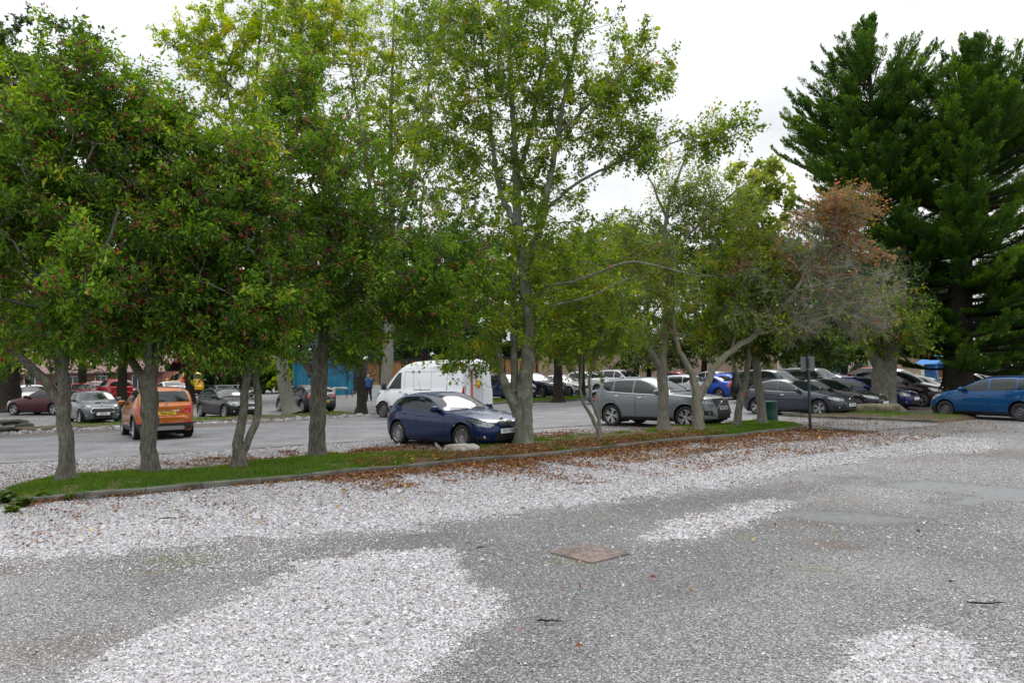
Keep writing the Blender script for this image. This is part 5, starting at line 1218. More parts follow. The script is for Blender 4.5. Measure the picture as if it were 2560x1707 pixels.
tree('rowan_tree', 'single-stemmed grey tree in front of the grey off-roader bonnet', (1660, 1075), nd(1660, 1075),
     [[(1661, 1080, 0, 36), (1660, 1040, 0, 31), (1658, 960, 0, 30), (1655, 905, 0, 32), (1660, 860, 0, 18), (1668, 780, 0, 15), (1672, 680, 0, 13), (1660, 560, 0, 12), (1680, 480, 0, 10), (1700, 430, 0, 7), (1740, 330, 0, 4)],
      [(1650, 915, 0, 24), (1630, 885, 0, 20), (1610, 850, .1, 14), (1590, 780, .2, 9), (1560, 700, .2, 5)], [(1668, 550, 0, 9), (1640, 480, 0, 7), (1620, 440, 0, 4)], [(1672, 640, 0, 9), (1750, 560, .1, 7), (1820, 490, .1, 5), (1890, 440, .1, 3)]],
     [(1640, 720, 170, 150, 0, 1.7), (1560, 640, 130, 120, .2, 1.3), (1700, 480, 90, 90, 0, 1.0), (1600, 850, 90, 60, 0, 1.0), (1800, 520, 120, 90, 0, 1.2)], leaf='mixed', bark='pale', n_t=470, per=46, lsize=.075, lw=.6, sig=.2, seed=17, twigs=5, twr=.005, twig_mat='twig', group=GN, berries=900, droop=.1)
def reddish(p): return p[:, 2] + 2.6 * (vnoise(p[:, 0] * 2.6, p[:, 2] * 2.6, 7) - .5) > P(2000, 630, 22.3)[2]
def bare_side(p): return (vnoise(p[:, 0] * 97, p[:, 2] * 89, 9) < .80) & (p[:, 0] > P(1960, 700, 22.3)[0])
tree('spindle_tree', 'V-shaped tree whose long right limb carries bare grey twigs and red leaves', (1748, 1075), nd(1748, 1075),
     [[(1748, 1080, 0, 34), (1745, 1040, 0, 30), (1742, 990, 0, 30), (1735, 950, 0, 20), (1715, 905, 0, 17), (1692, 865, 0, 14), (1680, 800, 0, 10), (1690, 700, 0, 7)],
      [(1745, 1000, 0, 24), (1765, 960, 0, 20), (1785, 915, 0, 19), (1830, 875, 0, 18), (1900, 830, 0, 16), (1960, 770, 0, 14), (1995, 720, 0, 10), (2030, 650, 0, 7), (2060, 560, 0, 5)],
      [(1900, 832, 0, 10), (2000, 810, 0, 8), (2100, 780, 0, 5)], [(1990, 730, 0, 8), (2080, 700, 0, 6), (2160, 690, 0, 4)], [(1830, 875, 0, 8), (1850, 780, .2, 5), (1870, 700, .2, 2.5), (1885, 650, .2, 1)], [(2010, 690, 0, 7), (2070, 640, -.1, 5), (2130, 600, -.1, 4)]],
     [(2090, 720, 165, 120, 0, 1.5), (2090, 530, 130, 60, 0, 1.1), (2050, 610, 120, 70, 0, 1.2), (2170, 800, 70, 60, 0, .8), (1980, 800, 80, 60, 0, .9), (1875, 690, 60, 60, .1, .7), (1860, 800, 60, 40, 0, .6)],
     leaf=[('red', reddish), (None, bare_side), ('mixed', None)], bark='mossy', n_t=620, per=32, lsize=.095, lw=.55, twigs=12, twr=.0048, twig_mat='twig', seed=18, group=GN, berries=900, droop=.5)
tree('hawthorn_tree', 'slim leaning tree between the V-shaped one and the green bin', (1840, 1068), nd(1840, 1068),
     [[(1838, 1074, 0, 24), (1845, 1030, 0, 22), (1855, 980, 0, 20), (1868, 930, 0, 17), (1875, 880, 0, 13), (1870, 780, 0, 9), (1850, 660, 0, 5)], [(1855, 975, 0, 10), (1843, 940, 0, 8), (1832, 890, .1, 6), (1810, 800, .1, 4)]],
     [(1830, 720, 130, 110, 0, 1.3), (1800, 830, 110, 70, 0, 1.1), (1900, 650, 100, 90, .1, 1.1)], leaf='mixed', bark='grey', n_t=340, per=44, lsize=.075, lw=.6, seed=19, group=GN, berries=900, droop=.1)
tree('sycamore_tree', 'pale-trunked tree standing beside the green bin', (1908, 1060), nd(1908, 1060),
     [[(1908, 1064, 0, 30), (1903, 1020, 0, 26), (1895, 960, 0, 24), (1888, 905, 0, 22), (1890, 800, .2, 16), (1910, 650, .3, 11), (1900, 500, .3, 7), (1890, 420, .3, 4)], [(1890, 880, 0, 13), (1950, 830, .1, 10), (2020, 800, .1, 6)], [(1888, 860, 0, 12), (1850, 800, .3, 9), (1830, 700, .4, 6)]],
     [(1890, 500, 90, 120, .4, 1.2), (1910, 690, 150, 110, .4, 1.6), (1960, 850, 130, 50, .2, 1.3), (1870, 850, 80, 50, .2, 1.0), (2040, 860, 90, 40, .3, 1.0)],
     leaf=[('sycy', lambda p: p[:, 2] > P(1900, 640, 24.0)[2]), ('syc', None)], bark='pale', n_t=420, per=40, lsize=.13, lw=.85, seed=20, group=GN, droop=.2)
# ------------------------------------------------------------------ right-hand island
tree('thick_trunk_tree', 'massive short-trunked tree behind the stone slab', (2210, 1032), 31.3,
     [[(2212, 1036, 0, 62), (2208, 1000, 0, 54), (2205, 930, 0, 56), (2212, 900, 0, 52), (2232, 860, 0, 30), (2250, 800, 0, 20), (2260, 700, .2, 12)], [(2200, 920, 0, 32), (2170, 870, 0, 26), (2130, 830, .1, 20), (2080, 790, .2, 13)], [(2212, 900, 0, 28), (2200, 840, .3, 20), (2190, 740, .6, 12)]],
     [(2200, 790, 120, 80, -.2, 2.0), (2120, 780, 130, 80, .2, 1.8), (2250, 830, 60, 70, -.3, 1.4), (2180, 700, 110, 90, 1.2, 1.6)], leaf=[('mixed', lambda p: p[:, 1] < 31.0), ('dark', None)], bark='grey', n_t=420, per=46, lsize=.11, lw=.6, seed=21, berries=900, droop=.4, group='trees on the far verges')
GC = 'tall dark conifers at right'
conifer('cypress_tree', 'tall dark conifer with many pointed leaders, left of the pair', (2215, 1010), 37.5,
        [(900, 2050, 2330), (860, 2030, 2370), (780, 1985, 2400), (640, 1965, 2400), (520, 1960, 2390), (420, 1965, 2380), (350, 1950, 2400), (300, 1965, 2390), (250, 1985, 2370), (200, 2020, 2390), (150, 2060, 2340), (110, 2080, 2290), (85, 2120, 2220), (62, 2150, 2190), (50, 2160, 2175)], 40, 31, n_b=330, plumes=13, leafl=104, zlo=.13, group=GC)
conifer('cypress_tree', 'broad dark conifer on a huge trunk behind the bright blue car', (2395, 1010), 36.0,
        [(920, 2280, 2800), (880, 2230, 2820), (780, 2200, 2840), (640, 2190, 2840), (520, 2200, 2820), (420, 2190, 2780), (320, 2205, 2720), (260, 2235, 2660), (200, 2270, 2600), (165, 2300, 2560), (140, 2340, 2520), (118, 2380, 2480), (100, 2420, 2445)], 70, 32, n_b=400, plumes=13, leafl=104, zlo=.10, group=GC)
for k, (px, py, d, w_) in enumerate([(2520, 958, 40, 11), (2550, 960, 41, 9)]):
    tree('young_tree', ['young two-stemmed tree behind the roof of the bright blue car', 'young slim tree at the right edge of the photo'][k], (px, py), d, [[(px, py + 30, 0, w_), (px - 6, 920, 0, w_ * .8), (px - 12, 890, 0, w_ * .6), (px - 10, 820, 0, 5)], [(px - 6, 925, 0, w_ * .6), (px - 25, 900, .1, 5), (px - 50, 880, .1, 3)]],
         [(px - 10, 860, 70, 35, 0, 1.4)], leaf='syc', bark='dark', n_t=90, per=30, lsize=.2, lw=.8, seed=40 + k, group='trees on the far verges', sides=6)

# ------------------------------------------------------------------ trees of the second row and behind
GB = 'trees behind the parked cars'
def simple(name, label, px, py, d, w_, hpx, crowns, leaf, bark='dark', n_t=300, per=34, ls=.16, lw=.6, seed=0, lean=0, **k):
    crowns = [(c[0], c[1] + (46 if c[1] > 735 else 0), *c[2:]) for c in crowns]
    lb = [[(px, py + 4, 0, w_), (px + lean * .3, py - 60, 0, w_ * .85), (px + lean, py - (py - hpx) * .4, 0, w_ * .5), (px + lean * 1.4 - 14, py - (py - hpx) * .6, .2, w_ * .3), (px + lean * 1.2, hpx + 60, 0, w_ * .10)],
          [(px + lean * .8, py - (py - hpx) * .3, 0, w_ * .5), (px + lean - 60, py - (py - hpx) * .5, .6, w_ * .3), (px + lean - 100, py - (py - hpx) * .75, 1, w_ * .12)],
          [(px + lean * .9, py - (py - hpx) * .35, 0, w_ * .5), (px + lean + 60, py - (py - hpx) * .55, -.4, w_ * .3), (px + lean + 100, py - (py - hpx) * .8, -.8, w_ * .12)]]
    return tree(name, label, (px, py), d, lb, crowns, leaf=leaf, bark=bark, n_t=n_t, per=per, lsize=ls, lw=lw, seed=seed, group=k.pop('group', GB), sides=8, **k)
simple('ash_tree', 'tall yellowing tree on a leaning trunk left of the blue shed', 728, 1034, 38.6, 36, -60, [(560, 170, 140, 120, 0, 2.6), (640, 60, 160, 120, 0, 2.6), (480, 90, 90, 60, 0, 1.6), (620, 330, 170, 120, 0, 2.6), (760, 120, 100, 150, 0, 2), (430, 290, 60, 80, 0, 1.4)], 'ash', 'pale', 520, 50, .17, .5, 51, lean=-60, twr=.004)
simple('ash_tree', 'tall yellow-green tree behind the white van cab', 962, 1018, 37.0, 34, -80, [(960, 120, 190, 160, 0, 3), (880, 330, 170, 160, 0, 2.6), (1040, 330, 150, 170, 0, 2.6), (800, 60, 120, 110, 0, 2), (1080, 460, 130, 90, 0, 2), (1100, 80, 120, 120, 0, 2)], [('ash', lambda p: (p[:, 0] < P(960, 100, 37)[0] + 1.2) & (vnoise(p[:, 0] * .5, p[:, 2] * .5, 3) > .35)), ('beech', None)], 'pale', 760, 46, .14, .55, 52, lean=20)
simple('eucalyptus_tree', 'straight brown-trunked tree with bluish leaves beside the man', 905, 1028, 37.5, 25, 560, [(880, 850, 90, 60, 0, 1.3), (830, 800, 80, 70, 0, 1.3), (900, 700, 120, 120, 0, 1.8)], 'blue', 'dark', 260, 40, .10, .5, 53, lean=-5)
simple('dark_evergreen', 'dark tree with a broad trunk at the left edge, behind the first crab apple', 20, 1024, 45, 60, 60, [(40, 260, 220, 240, 0, 4), (-60, 600, 200, 250, 0, 3.5), (120, 640, 160, 220, 0, 3), (130, 100, 120, 90, 0, 2), (60, 840, 170, 70, 0, 2.5)], 'dark', 'dark', 520, 42, .2, .6, 54)
simple('sycamore_tree', 'large-leaved tree reaching in from the left edge', -130, 1100, 26, 40, 150, [(-20, 330, 150, 220, 0, 2.2), (-60, 620, 130, 200, 0, 2), (-10, 180, 110, 90, 0, 1.4), (-60, 820, 130, 80, 0, 1.5)], 'syc', 'grey', 420, 34, .17, .9, 55)
simple('lime_tree', 'tree directly behind the orange car', 305, 1010, 47, 26, 420, [(300, 700, 190, 150, 0, 3), (250, 840, 170, 60, 0, 2.4), (380, 560, 160, 130, 0, 3)], 'dark', 'dark', 330, 38, .18, .6, 56)
simple('lime_tree', 'tree in front of the brick bungalow', 206, 965, 58, 22, 520, [(200, 800, 150, 90, 0, 3), (130, 700, 160, 110, 0, 3)], 'dark', 'dark', 240, 34, .22, .6, 57)
simple('lime_tree', 'curving dark tree beside the yellow van', 480, 1008, 50, 24, 420, [(500, 760, 160, 110, 0, 3), (460, 620, 170, 120, 0, 3), (560, 860, 120, 35, 0, 2)], 'dark', 'dark', 320, 38, .2, .6, 58, lean=-25)
simple('lime_tree', 'tree behind the black hatchback with roof bars', 600, 985, 52, 22, 400, [(640, 760, 150, 100, 0, 3), (640, 600, 150, 120, 0, 3)], 'far', 'dark', 280, 36, .2, .6, 59)
simple('lime_tree', 'tree behind the dark grey hatchback, under the yellowing crown', 800, 975, 54, 20, 400, [(780, 740, 150, 90, 0, 3), (850, 560, 150, 120, 0, 3)], 'dark', 'dark', 280, 36, .2, .6, 60)
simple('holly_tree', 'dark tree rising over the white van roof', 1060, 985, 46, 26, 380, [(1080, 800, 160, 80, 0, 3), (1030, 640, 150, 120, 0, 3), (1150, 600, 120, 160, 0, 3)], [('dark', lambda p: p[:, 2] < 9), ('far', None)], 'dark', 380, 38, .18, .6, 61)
for k, (px, py, d, w_, hp, cr_, lf_, lb) in enumerate([
    (1395, 993, 45, 26, 560, [(1400, 800, 120, 80, 0, 2.6), (1380, 680, 110, 90, 0, 2.6)], 'mixed', 'two-stemmed tree among the white cars beyond the lane'),
    (1455, 985, 50, 18, 540, [(1470, 790, 110, 90, 0, 2.6), (1480, 660, 110, 90, 0, 2.6)], 'mixed', 'tree on the grassy verge behind the slender near tree'),
    (1560, 960, 58, 16, 540, [(1560, 800, 100, 80, 0, 3), (1540, 650, 120, 110, 0, 3)], 'dark', 'dark tree between the white cars and the stone wall'),
    (1592, 955, 60, 13, 520, [(1610, 820, 90, 70, 0, 3), (1620, 640, 100, 120, 0, 3)], 'far', 'left one of two thin dark trees by the stone wall'),
    (1622, 955, 61, 13, 520, [(1660, 830, 90, 60, 0, 3), (1700, 640, 120, 120, 0, 3)], 'dark', 'right one of two thin dark trees by the stone wall'),
    (1760, 950, 60, 15, 500, [(1760, 810, 110, 70, 0, 3), (1780, 650, 120, 130, 0, 3)], 'dark', 'tree behind the blue saloon, close to the wall'),
    (1880, 950, 58, 16, 480, [(1880, 820, 110, 60, 0, 3), (1880, 680, 120, 120, 0, 3)], 'far', 'tree behind the bright blue sports car'),
    (2000, 945, 56, 18, 500, [(2010, 830, 120, 55, 0, 3), (1990, 700, 130, 110, 0, 3)], 'dark', 'tree behind the black off-roader'),
    (2110, 945, 58, 18, 560, [(2110, 840, 110, 45, 0, 3), (2100, 740, 120, 80, 0, 3)], 'dark', 'tree in front of the cream building')]):
    simple('lime_tree', lb, px, py, d, w_, hp, cr_, lf_, 'dark', 260, 34, .2, .6, 70 + k)
simple('pine_tree', 'distant rounded tree above the stone wall', 1500, 930, 85, 20, 500, [(1480, 700, 150, 120, 0, 6), (1600, 660, 130, 110, 0, 6)], 'far', 'dark', 330, 34, .36, .6, 81)
for k, (a, b_, c_) in enumerate([(-260, 640, 'left of the picture'), (60, 640, 'beyond the far left cars'), (560, 640, 'left of the blue shed'), (980, 620, 'above the timber fence'), (330, 620, 'behind the brick bungalow'), (760, 600, 'behind the blue shed'), (1180, 600, 'behind the timber fence'), (1350, 620, 'left of the stone wall'), (1780, 600, 'beyond the right part of the stone wall'), (2080, 700, 'beyond the cream building'), (2560, 640, 'at far right')]):
    simple('distant_tree', 'distant broad tree ' + c_, a, 925, 95, 26, b_, [(a, 780, 230, 90, 0, 8), (a + 60, (b_ + 780) / 2, 190, 110, 0, 8), (a - 80, 850, 200, 50, 0, 8)], 'far' if k % 2 else 'dark', 'dark', 420, 40, .55, .8, 90 + k, group='trees far behind the buildings')

for k, (px, w_, lb) in enumerate([(640, 80, 'clipped green bush behind the black hatchback'), (705, 45, 'bright green bush left of the blue shed'), (555, 70, 'dark bush right of the yellow van')]):
    tree('garden_bush', lb, (px, 975), 66, [[(px, 985, 0, 10), (px, 940, 0, 7), (px + 5, 910, 0, 4)], [(px, 960, 0, 5), (px - w_ * .5, 930, .3, 3)]], [(px, 930, w_, 42, 0, 1.8)], leaf=['far', 'ash', 'dark'][k], bark='dark', n_t=150, per=46, lsize=.22, lw=.7, seed=120 + k, group='bushes beyond the car park', sides=6)
# ------------------------------------------------------------------ cars
GR = 'cars parked in the car park'
CAR = {}
def car(kind, col, x, y, head, label, **k):
    rt_, sh = build_car(kind, col, **k); put(rt_, x, y, head, label, 'car', GR); return rt_
def pxy(px, d): return (px - 1280) / FPX * d + (d / FPX) * 0, d
car('hatch', (.0002, .015, .078), -1.62, 20.3, -46, 'dark blue hatchback with twin oval grille parked under the tall tree', rim='many', plate_f='YK11 YVX', grille='kidney', details=('wipers', 'antenna', 'chromewin'))
car('suv', (.155, .178, .192), 5.02, 25.8, -43, 'grey tall estate-style off-roader behind the V-shaped tree', rim='twin', plate_f='YW21 BNZ', grille='big', trim='chrome', rails=False, details=('wipers', 'frontskid', 'blacksill'))
car('hatch2', (.045, .052, .068), 11.45, 30.7, -49, 'slate grey hatchback behind the green bin and sign post', rim='twin', plate_f='LC68 ONC', grille='hex', trim='chrome', details=('wipers',))
car('estate', (.002, .062, .19), 16.75, 26.5, 117.6, 'bright blue estate with black steel wheels at the right edge', rim='steel', rails='black', details=('blacksill',))
car('suv_small', (.36, .10, .012), -11.85, 25.26, 124, 'orange compact off-roader seen from behind through the left trees', rim='twin', trim='black', details=('arch',), plate_r='PE68 LEG', rails='black')
car('mini', (.10, .115, .125), -18.94, 34.4, -50, 'silver-grey round-lamped small car facing the camera at left', rim='five', grille='mini', plate_f='LJ07 M', details=('scoop',))
car('hatch', (.012, .012, .011), -13.7, 36.7, -45, 'black hatchback with roof bars behind the two-stemmed tree', rim='many', plate_f='DK16', details=('bars', 'wipers'))
car('hatch2', (.055, .062, .072), -11.1, 40.7, 132, 'dark grey hatchback seen from behind beside the straight thick trunk', rim='twin', plate_r='AYZ', details=('rearblack',))
car('hatch', (.05, .004, .006), *pxy(115, 42), 166, 'dark maroon car half hidden behind the leftmost crab apple trunk', rim='five')
ROWS = [('hatch2', (.75, .75, .75), 80, 50, -50, 'white car whose bonnet shows beyond the maroon one'), ('saloon', (.02, .022, .03), 46, 54, 132, 'black saloon seen from behind next to the big dark trunk'),
 ('hatch', (.28, .006, .012), 205, 54, -50, 'dark red hatchback above the roof of the small silver-grey car'), ('hatch2', (.45, .03, .06), 242, 59, -50, 'pinkish red hatchback parked by the bungalow'),
 ('suv_small', (.34, .006, .014), 283, 55, 133, 'red compact off-roader seen from behind, left of the orange one'), ('saloon', (.75, .75, .76), 420, 56, 132, 'white-roofed saloon showing over the orange car'),
 ('mpv', (.012, .02, .07), 1268, 49.5, -48, 'dark blue people carrier right of the white van'), ('suv', (.010, .014, .035), 1342, 51, -52, 'midnight blue off-roader with twin oval grille beyond the tall tree'),
 ('hatch2', (.75, .76, .76), 1408, 52.5, -50, 'white hatchback with slim black headlamps behind the two-stemmed tree'), ('suv_small', (.72, .72, .70), 1478, 54, -50, 'white crossover second in the row of white cars'), ('mpv', (.74, .74, .74), 1556, 57, -50, 'white people carrier third in the row of white cars'),
 ('saloon', (.22, .27, .33), 1560, 42, 150, 'pale blue-silver car mostly hidden by the grey off-roader'), ('estate', (.40, .42, .45), 1672, 45, 142, 'silver estate showing its rear window beyond the grey off-roader'), ('hatch', (.72, .72, .72), 1762, 58, 132, 'white car parked against the stone wall'),
 ('hatch2', (.45, .10, .10), 1708, 57, -50, 'pale red car parked against the stone wall'), ('saloon', (.018, .07, .36), 1766, 46, 130, 'mid blue coupe seen from behind between the V-shaped limbs'), ('hatch', (.008, .09, .60), 1832, 49, -44, 'vivid blue hatchback facing right beyond the leaning tree'),
 ('saloon', (.01, .12, .65), 1866, 58, -40, 'vivid blue sports car far behind the pale trunk'), ('suv_box', (.012, .012, .013), 1942, 40.5, -48, 'black boxy off-roader with a pale door mirror behind the slate hatchback'), ('suv_box', (.014, .015, .015), 2044, 43.5, -48, 'second black off-roader, behind the sign board'),
 ('saloon', (.02, .025, .05), 2108, 44.5, -48, 'dark saloon roof between the black off-roader and the red one'), ('suv', (.16, .006, .010), 2150, 51, 135, 'dark red off-roader seen from behind left of the thick trunk'), ('saloon', (.62, .63, .64), 2168, 38.6, -49, 'silver saloon roof left of the thick trunk'),
 ('saloon', (.010, .010, .011), None, (13.6, 32.4), -49, 'black saloon with a child seat shade, behind the slate hatchback'), ('hatch', (.010, .014, .10), None, (15.9, 34.3), -49, 'navy hatchback with its nose right of the thick trunk'), ('mpv', (.018, .010, .012), None, (18.3, 36.2), -49, 'black people carrier right of the thick trunk'), ('saloon', (.02, .02, .024), None, (20.7, 38.3), -49, 'black saloon beside the huge conifer trunk'),
 ('hatch2', (.66, .70, .74), 2252, 52, -50, 'pale blue-white car in front of the timber shed'), ('hatch', (.76, .76, .77), 2448, 42.5, -50, 'white hatchback just over the roof of the bright blue estate'), ('suv', (.42, .42, .44), 2482, 47, -50, 'silver estate with roof rails at far right'), ('hatch', (.78, .78, .78), 2566, 45, -50, 'white car cut off by the right edge')]
for kd, col, px, d, hd, lb in ROWS:
    x, y = (d if px is None else pxy(px, d))
    k = dict(rim='five' if hd < 0 else 'twin')
    if 'midnight' in lb: k.update(grille='kidney', plate_f='T7 HNM')
    elif kd in ('suv',): k.update(grille='hex')
    elif kd == 'hatch2': k.update(grille='hex')
    if 'roof rails' in lb: k['rails'] = 'chrome'
    if 'saloon' == kd and 'silver' in lb: k['trim'] = 'chrome'
    metal = 0.05 if min(col) > .6 else .3
    car(kd, col, x, y, hd, lb, metal=metal, far=(y > 44), **k)
# yellow and white vans beyond
yv, ysh = build_car('mpv', (.72, .36, .01), name='yellow_van', rim='steel', metal=0, trim='black', plate_r='', far=True)
yv.scale = (1.1, 1.1, 1.2); put(yv, *pxy(458, 64), 133, 'bright yellow small van with black graphics beyond the orange car', 'van', 'vans in the car park')
for sd_ in (1, -1):                            # small black graphics on the flank, too far off to read
    q = MB(); g_ = np.random.default_rng(5)
    for k in range(7):
        h = ysh.cast('S', 2.75 + .11 * k, .70 + .05 * (k % 3), .006, sd_)[0]; q.box(h[0] - .035, h[0] + .03, h[1] - .004, h[1] + .004, h[2], h[2] + .07 + .12 * g_.random())
    q.build('side_graphic', M['ink'], yv)
VAN = []
def van(x, y, head, label, main=False, sc=1.0):
    rt_, sh = build_car('van', (.74, .76, .78), name='white_van', rim='cover', metal=.0, far=not main)
    put(rt_, x, y, head, label, 'van', 'vans in the car park'); rt_.scale = (sc, sc, sc)
    S = sh.S; L = S['L']; W2 = S['W'] / 2; X = sh.X
    for sd_ in (1, -1):
        def fn(s_, t_): return 2.75 + .95 * s_, 1.22 + .028 * t_
        sh.grid('door_rail', 'S', fn, 8, 2, M['black'], rt_, .012, sd_)
        for xx_ in (2.18, 2.72, 3.72, 4.62):
            def fn(s_, t_, xx_=xx_): return xx_ + .012 * s_, .45 + 1.60 * t_
            sh.grid('panel_seam', 'S', fn, 2, 9, M['seam'], rt_, .002, sd_)
        def fn(s_, t_): return 2.2 + 2.4 * s_, 1.98 + .012 * t_
        sh.grid('panel_seam', 'S', fn, 9, 2, M['seam'], rt_, .002, sd_)
        def fn(s_, t_): return S['fo'] + S['r'] + .1 + (S['wb'] - 2 * S['r'] - .2) * s_, .42 + .13 * t_
        sh.grid('side_moulding', 'S', fn, 9, 3, M['black'], rt_, .014, sd_)
        h = sh.cast('S', 2.32, 1.05, .012, sd_); q = MB(); superq(q, h[0], (.10, .02, .025), .6); q.build('door_handle', M['black'], rt_, True)
        # rear doors
        def fn(s_, t_): return sd_ * (.012 + (W2 * .86 - .012) * s_), .50 + 1.78 * t_
        sh.grid('rear_door', 'B', fn, 7, 9, paint((.74, .76, .78), .0), rt_, .016)
    def fn(s_, t_): return W2 * .98 * (2 * s_ - 1), .30 + .17 * t_
    sh.grid('rear_bumper', 'B', fn, 13, 4, M['black'], rt_, .05)
    def fn(s_, t_): return W2 * .96 * (2 * s_ - 1), .36 + .2 * t_
    sh.grid('front_bumper', 'F', fn, 13, 4, M['black'], rt_, .012)
    return rt_, sh
vr, vs_ = van(-3.67, 33.2, 143, 'white high-roofed van with a lift and striped post at its open rear', True)
xb = vs_.X(5.55)
# folded wheelchair lift at the left half of the tail
q = MB(); q.bbox(xb - .30, xb - .10, .10, .98, .55, 2.12, .01); lf = q.build('lift_panel', mat('lift_panel_grey', (.60, .62, .64), .5), vr)
q = MB()
for yy_ in (.22, .40, .58, .76): q.box(xb - .312, xb - .3, yy_, yy_ + .02, .6, 2.05)
q.build('lift_rib', mat('lift_rib_grey', (.4, .41, .42), .5), lf)
for k in range(2):
    q = MB(); q.tube([(xb - .34, .90 - k * .10, .45), (xb - .34, .90 - k * .10, 2.05)], .022, 8); q.build('lift_post', mat('post_red', (.55, .06, .06), .5) if k == 0 else mat('post_pink', (.72, .5, .5), .5), vr)
q = MB(); q.bbox(xb - .335, xb - .305, .34, .58, 1.30, 1.62, .004); sg = q.build('warning_sign', mat('sign_yellow', (.72, .42, .02), .5), vr)
q = MB(); q.box(xb - .342, xb - .3352, .37, .55, 1.32, 1.38); q.build('sign_strip', mat('sign_red', (.5, .02, .02), .5), sg)
pts = [(xb - .33, y_, 1.42 + .10 * ((y_ + .4) / .5) ** 2 * (1 if y_ < .1 else 0) - (.12 if -.75 < y_ < .0 else 0)) for y_ in np.linspace(.9, -.9, 16)]
q = MB(); q.tube(pts, .010, 5); q.build('strap', M['black'], vr)
h = vs_.cast('B', -.12, 1.05, .03); q = MB(); superq(q, h[0], (.02, .13, .025), .6); q.build('door_handle', M['black'], vr, True)
ol = [(-.10, 1.16), (-.30, 1.16), (-.12, 1.32), (-.08, 1.32)]; vs_.poly('reflector', 'B', ol, M['red_lens'], vr, .024, rings=2)
van(*pxy(2552, 55), -48, 'white van at the far right behind the cars', sc=.95)
van(*pxy(1266, 68), -48, 'white van far behind, seen between the trunk forks', sc=.9)

# ------------------------------------------------------------------ small things
def post_sign():
    b = G(2026, 1077); r_ = empty('sign_post', tuple(b)); H = 2.28
    navy = mat('post_paint', (.012, .014, .02), .4); q = MB(); q.lathe([(.044, -.05), (.044, H), (.038, H + .012), (.002, H + .016)], 16); q.build('post', navy, r_, True)
    q = MB(); q.bbox(-.205, .205, .05, .062, H - .50, H - .06, .003); bd = q.build('sign_board', mat('sign_back', (.16, .19, .19), .5, bump=.1), r_)
    for z in (H - .44, H - .10):
        q = MB(); q.lathe([(.05, z - .012), (.05, z + .012)], 16, cap=True); q.build('clamp', M['skid'], r_, True)
    r_.rotation_euler = (0, 0, R(-4)); tag(r_, 'dark metal post carrying a grey sign board seen from behind', 'sign post')
post_sign()
def bin_():
    b = G(1924, 1061); r_ = empty('litter_bin', tuple(b)); gm = mat('bin_green', (.010, .085, .065), .38, vary=.3, vscale=5)
    q = MB(); q.lathe([(.265, .07), (.27, .09), (.275, .40), (.275, .74), (.285, .75), (.287, .775), (.275, .79), (.262, .785), (.258, .70)], 32); q.build('drum', gm, r_, True)
    q = MB(); q.lathe([(.258, .70), (.01, .69)], 24); q.build('inside', M['dark'], r_)
    q = MB(); q.lathe([(.262, -.02), (.262, .072), (.25, .075)], 28); q.build('base', mat('bin_base', (.25, .26, .26), .8), r_, True)
    for z in (.28, .52): q = MB(); q.lathe([(.276, z - .01), (.281, z), (.276, z + .01)], 32); q.build('hoop', gm, r_, True)
    tag(r_, 'dark green round litter bin beside the pale trunk', 'litter bin')
bin_()
def manhole():
    c = [G(1371.5, 1375, .03), G(1477, 1401, .03), G(1579, 1378, .03), G(1470, 1355, .03)]; ctr = sum(c) / 4; e1 = c[1] - c[0]; e2 = c[3] - c[0]; a = math.atan2(e1[1], e1[0])
    s1, s2 = np.linalg.norm(e1), np.linalg.norm(e2); r_ = empty('manhole_cover', (ctr[0], ctr[1], 0), a); st = mat('rusty_iron', (.215, .165, .145), .8, bump=.5, bscale=40, vary=.4, vscale=9, col2=(.13, .105, .095))
    q = MB(); q.bbox(-s1 / 2, s1 / 2, -s2 / 2, s2 / 2, -.04, .024, .006); q.build('frame', st, r_)
    q = MB(); q.bbox(-s1 / 2 + .075, s1 / 2 - .075, -s2 / 2 + .075, s2 / 2 - .075, .0, .031, .005); q.build('lid', st, r_)
    q = MB(); n = 9
    for i in range(n):
        for j in range(n):
            x = -s1 / 2 + .11 + (s1 - .22) * i / (n - 1); y = -s2 / 2 + .11 + (s2 - .22) * j / (n - 1); l, w_ = (.026, .009) if (i + j) % 2 else (.009, .026)
            if i in (2,) and j in (4,) or i in (6,) and j in (4,): continue
            q.bbox(x - l, x + l, y - w_, y + w_, .028, .0395, .003)
    for k in range(14):
        t = -s1 / 2 + .03 + (s1 - .06) * k / 13
        for sgn in (-1, 1): q.bbox(t - .012, t + .012, sgn * (s2 / 2 - .037) - .014, sgn * (s2 / 2 - .037) + .014, .022, .032, .003); 
        t = -s2 / 2 + .03 + (s2 - .06) * k / 13
        for sgn in (-1, 1): q.bbox(sgn * (s1 / 2 - .037) - .014, sgn * (s1 / 2 - .037) + .014, t - .012, t + .012, .0222, .0322, .003)
    q.build('tread', st, r_); tag(r_, 'square rusty iron inspection cover set in the car park', 'manhole cover')
manhole()
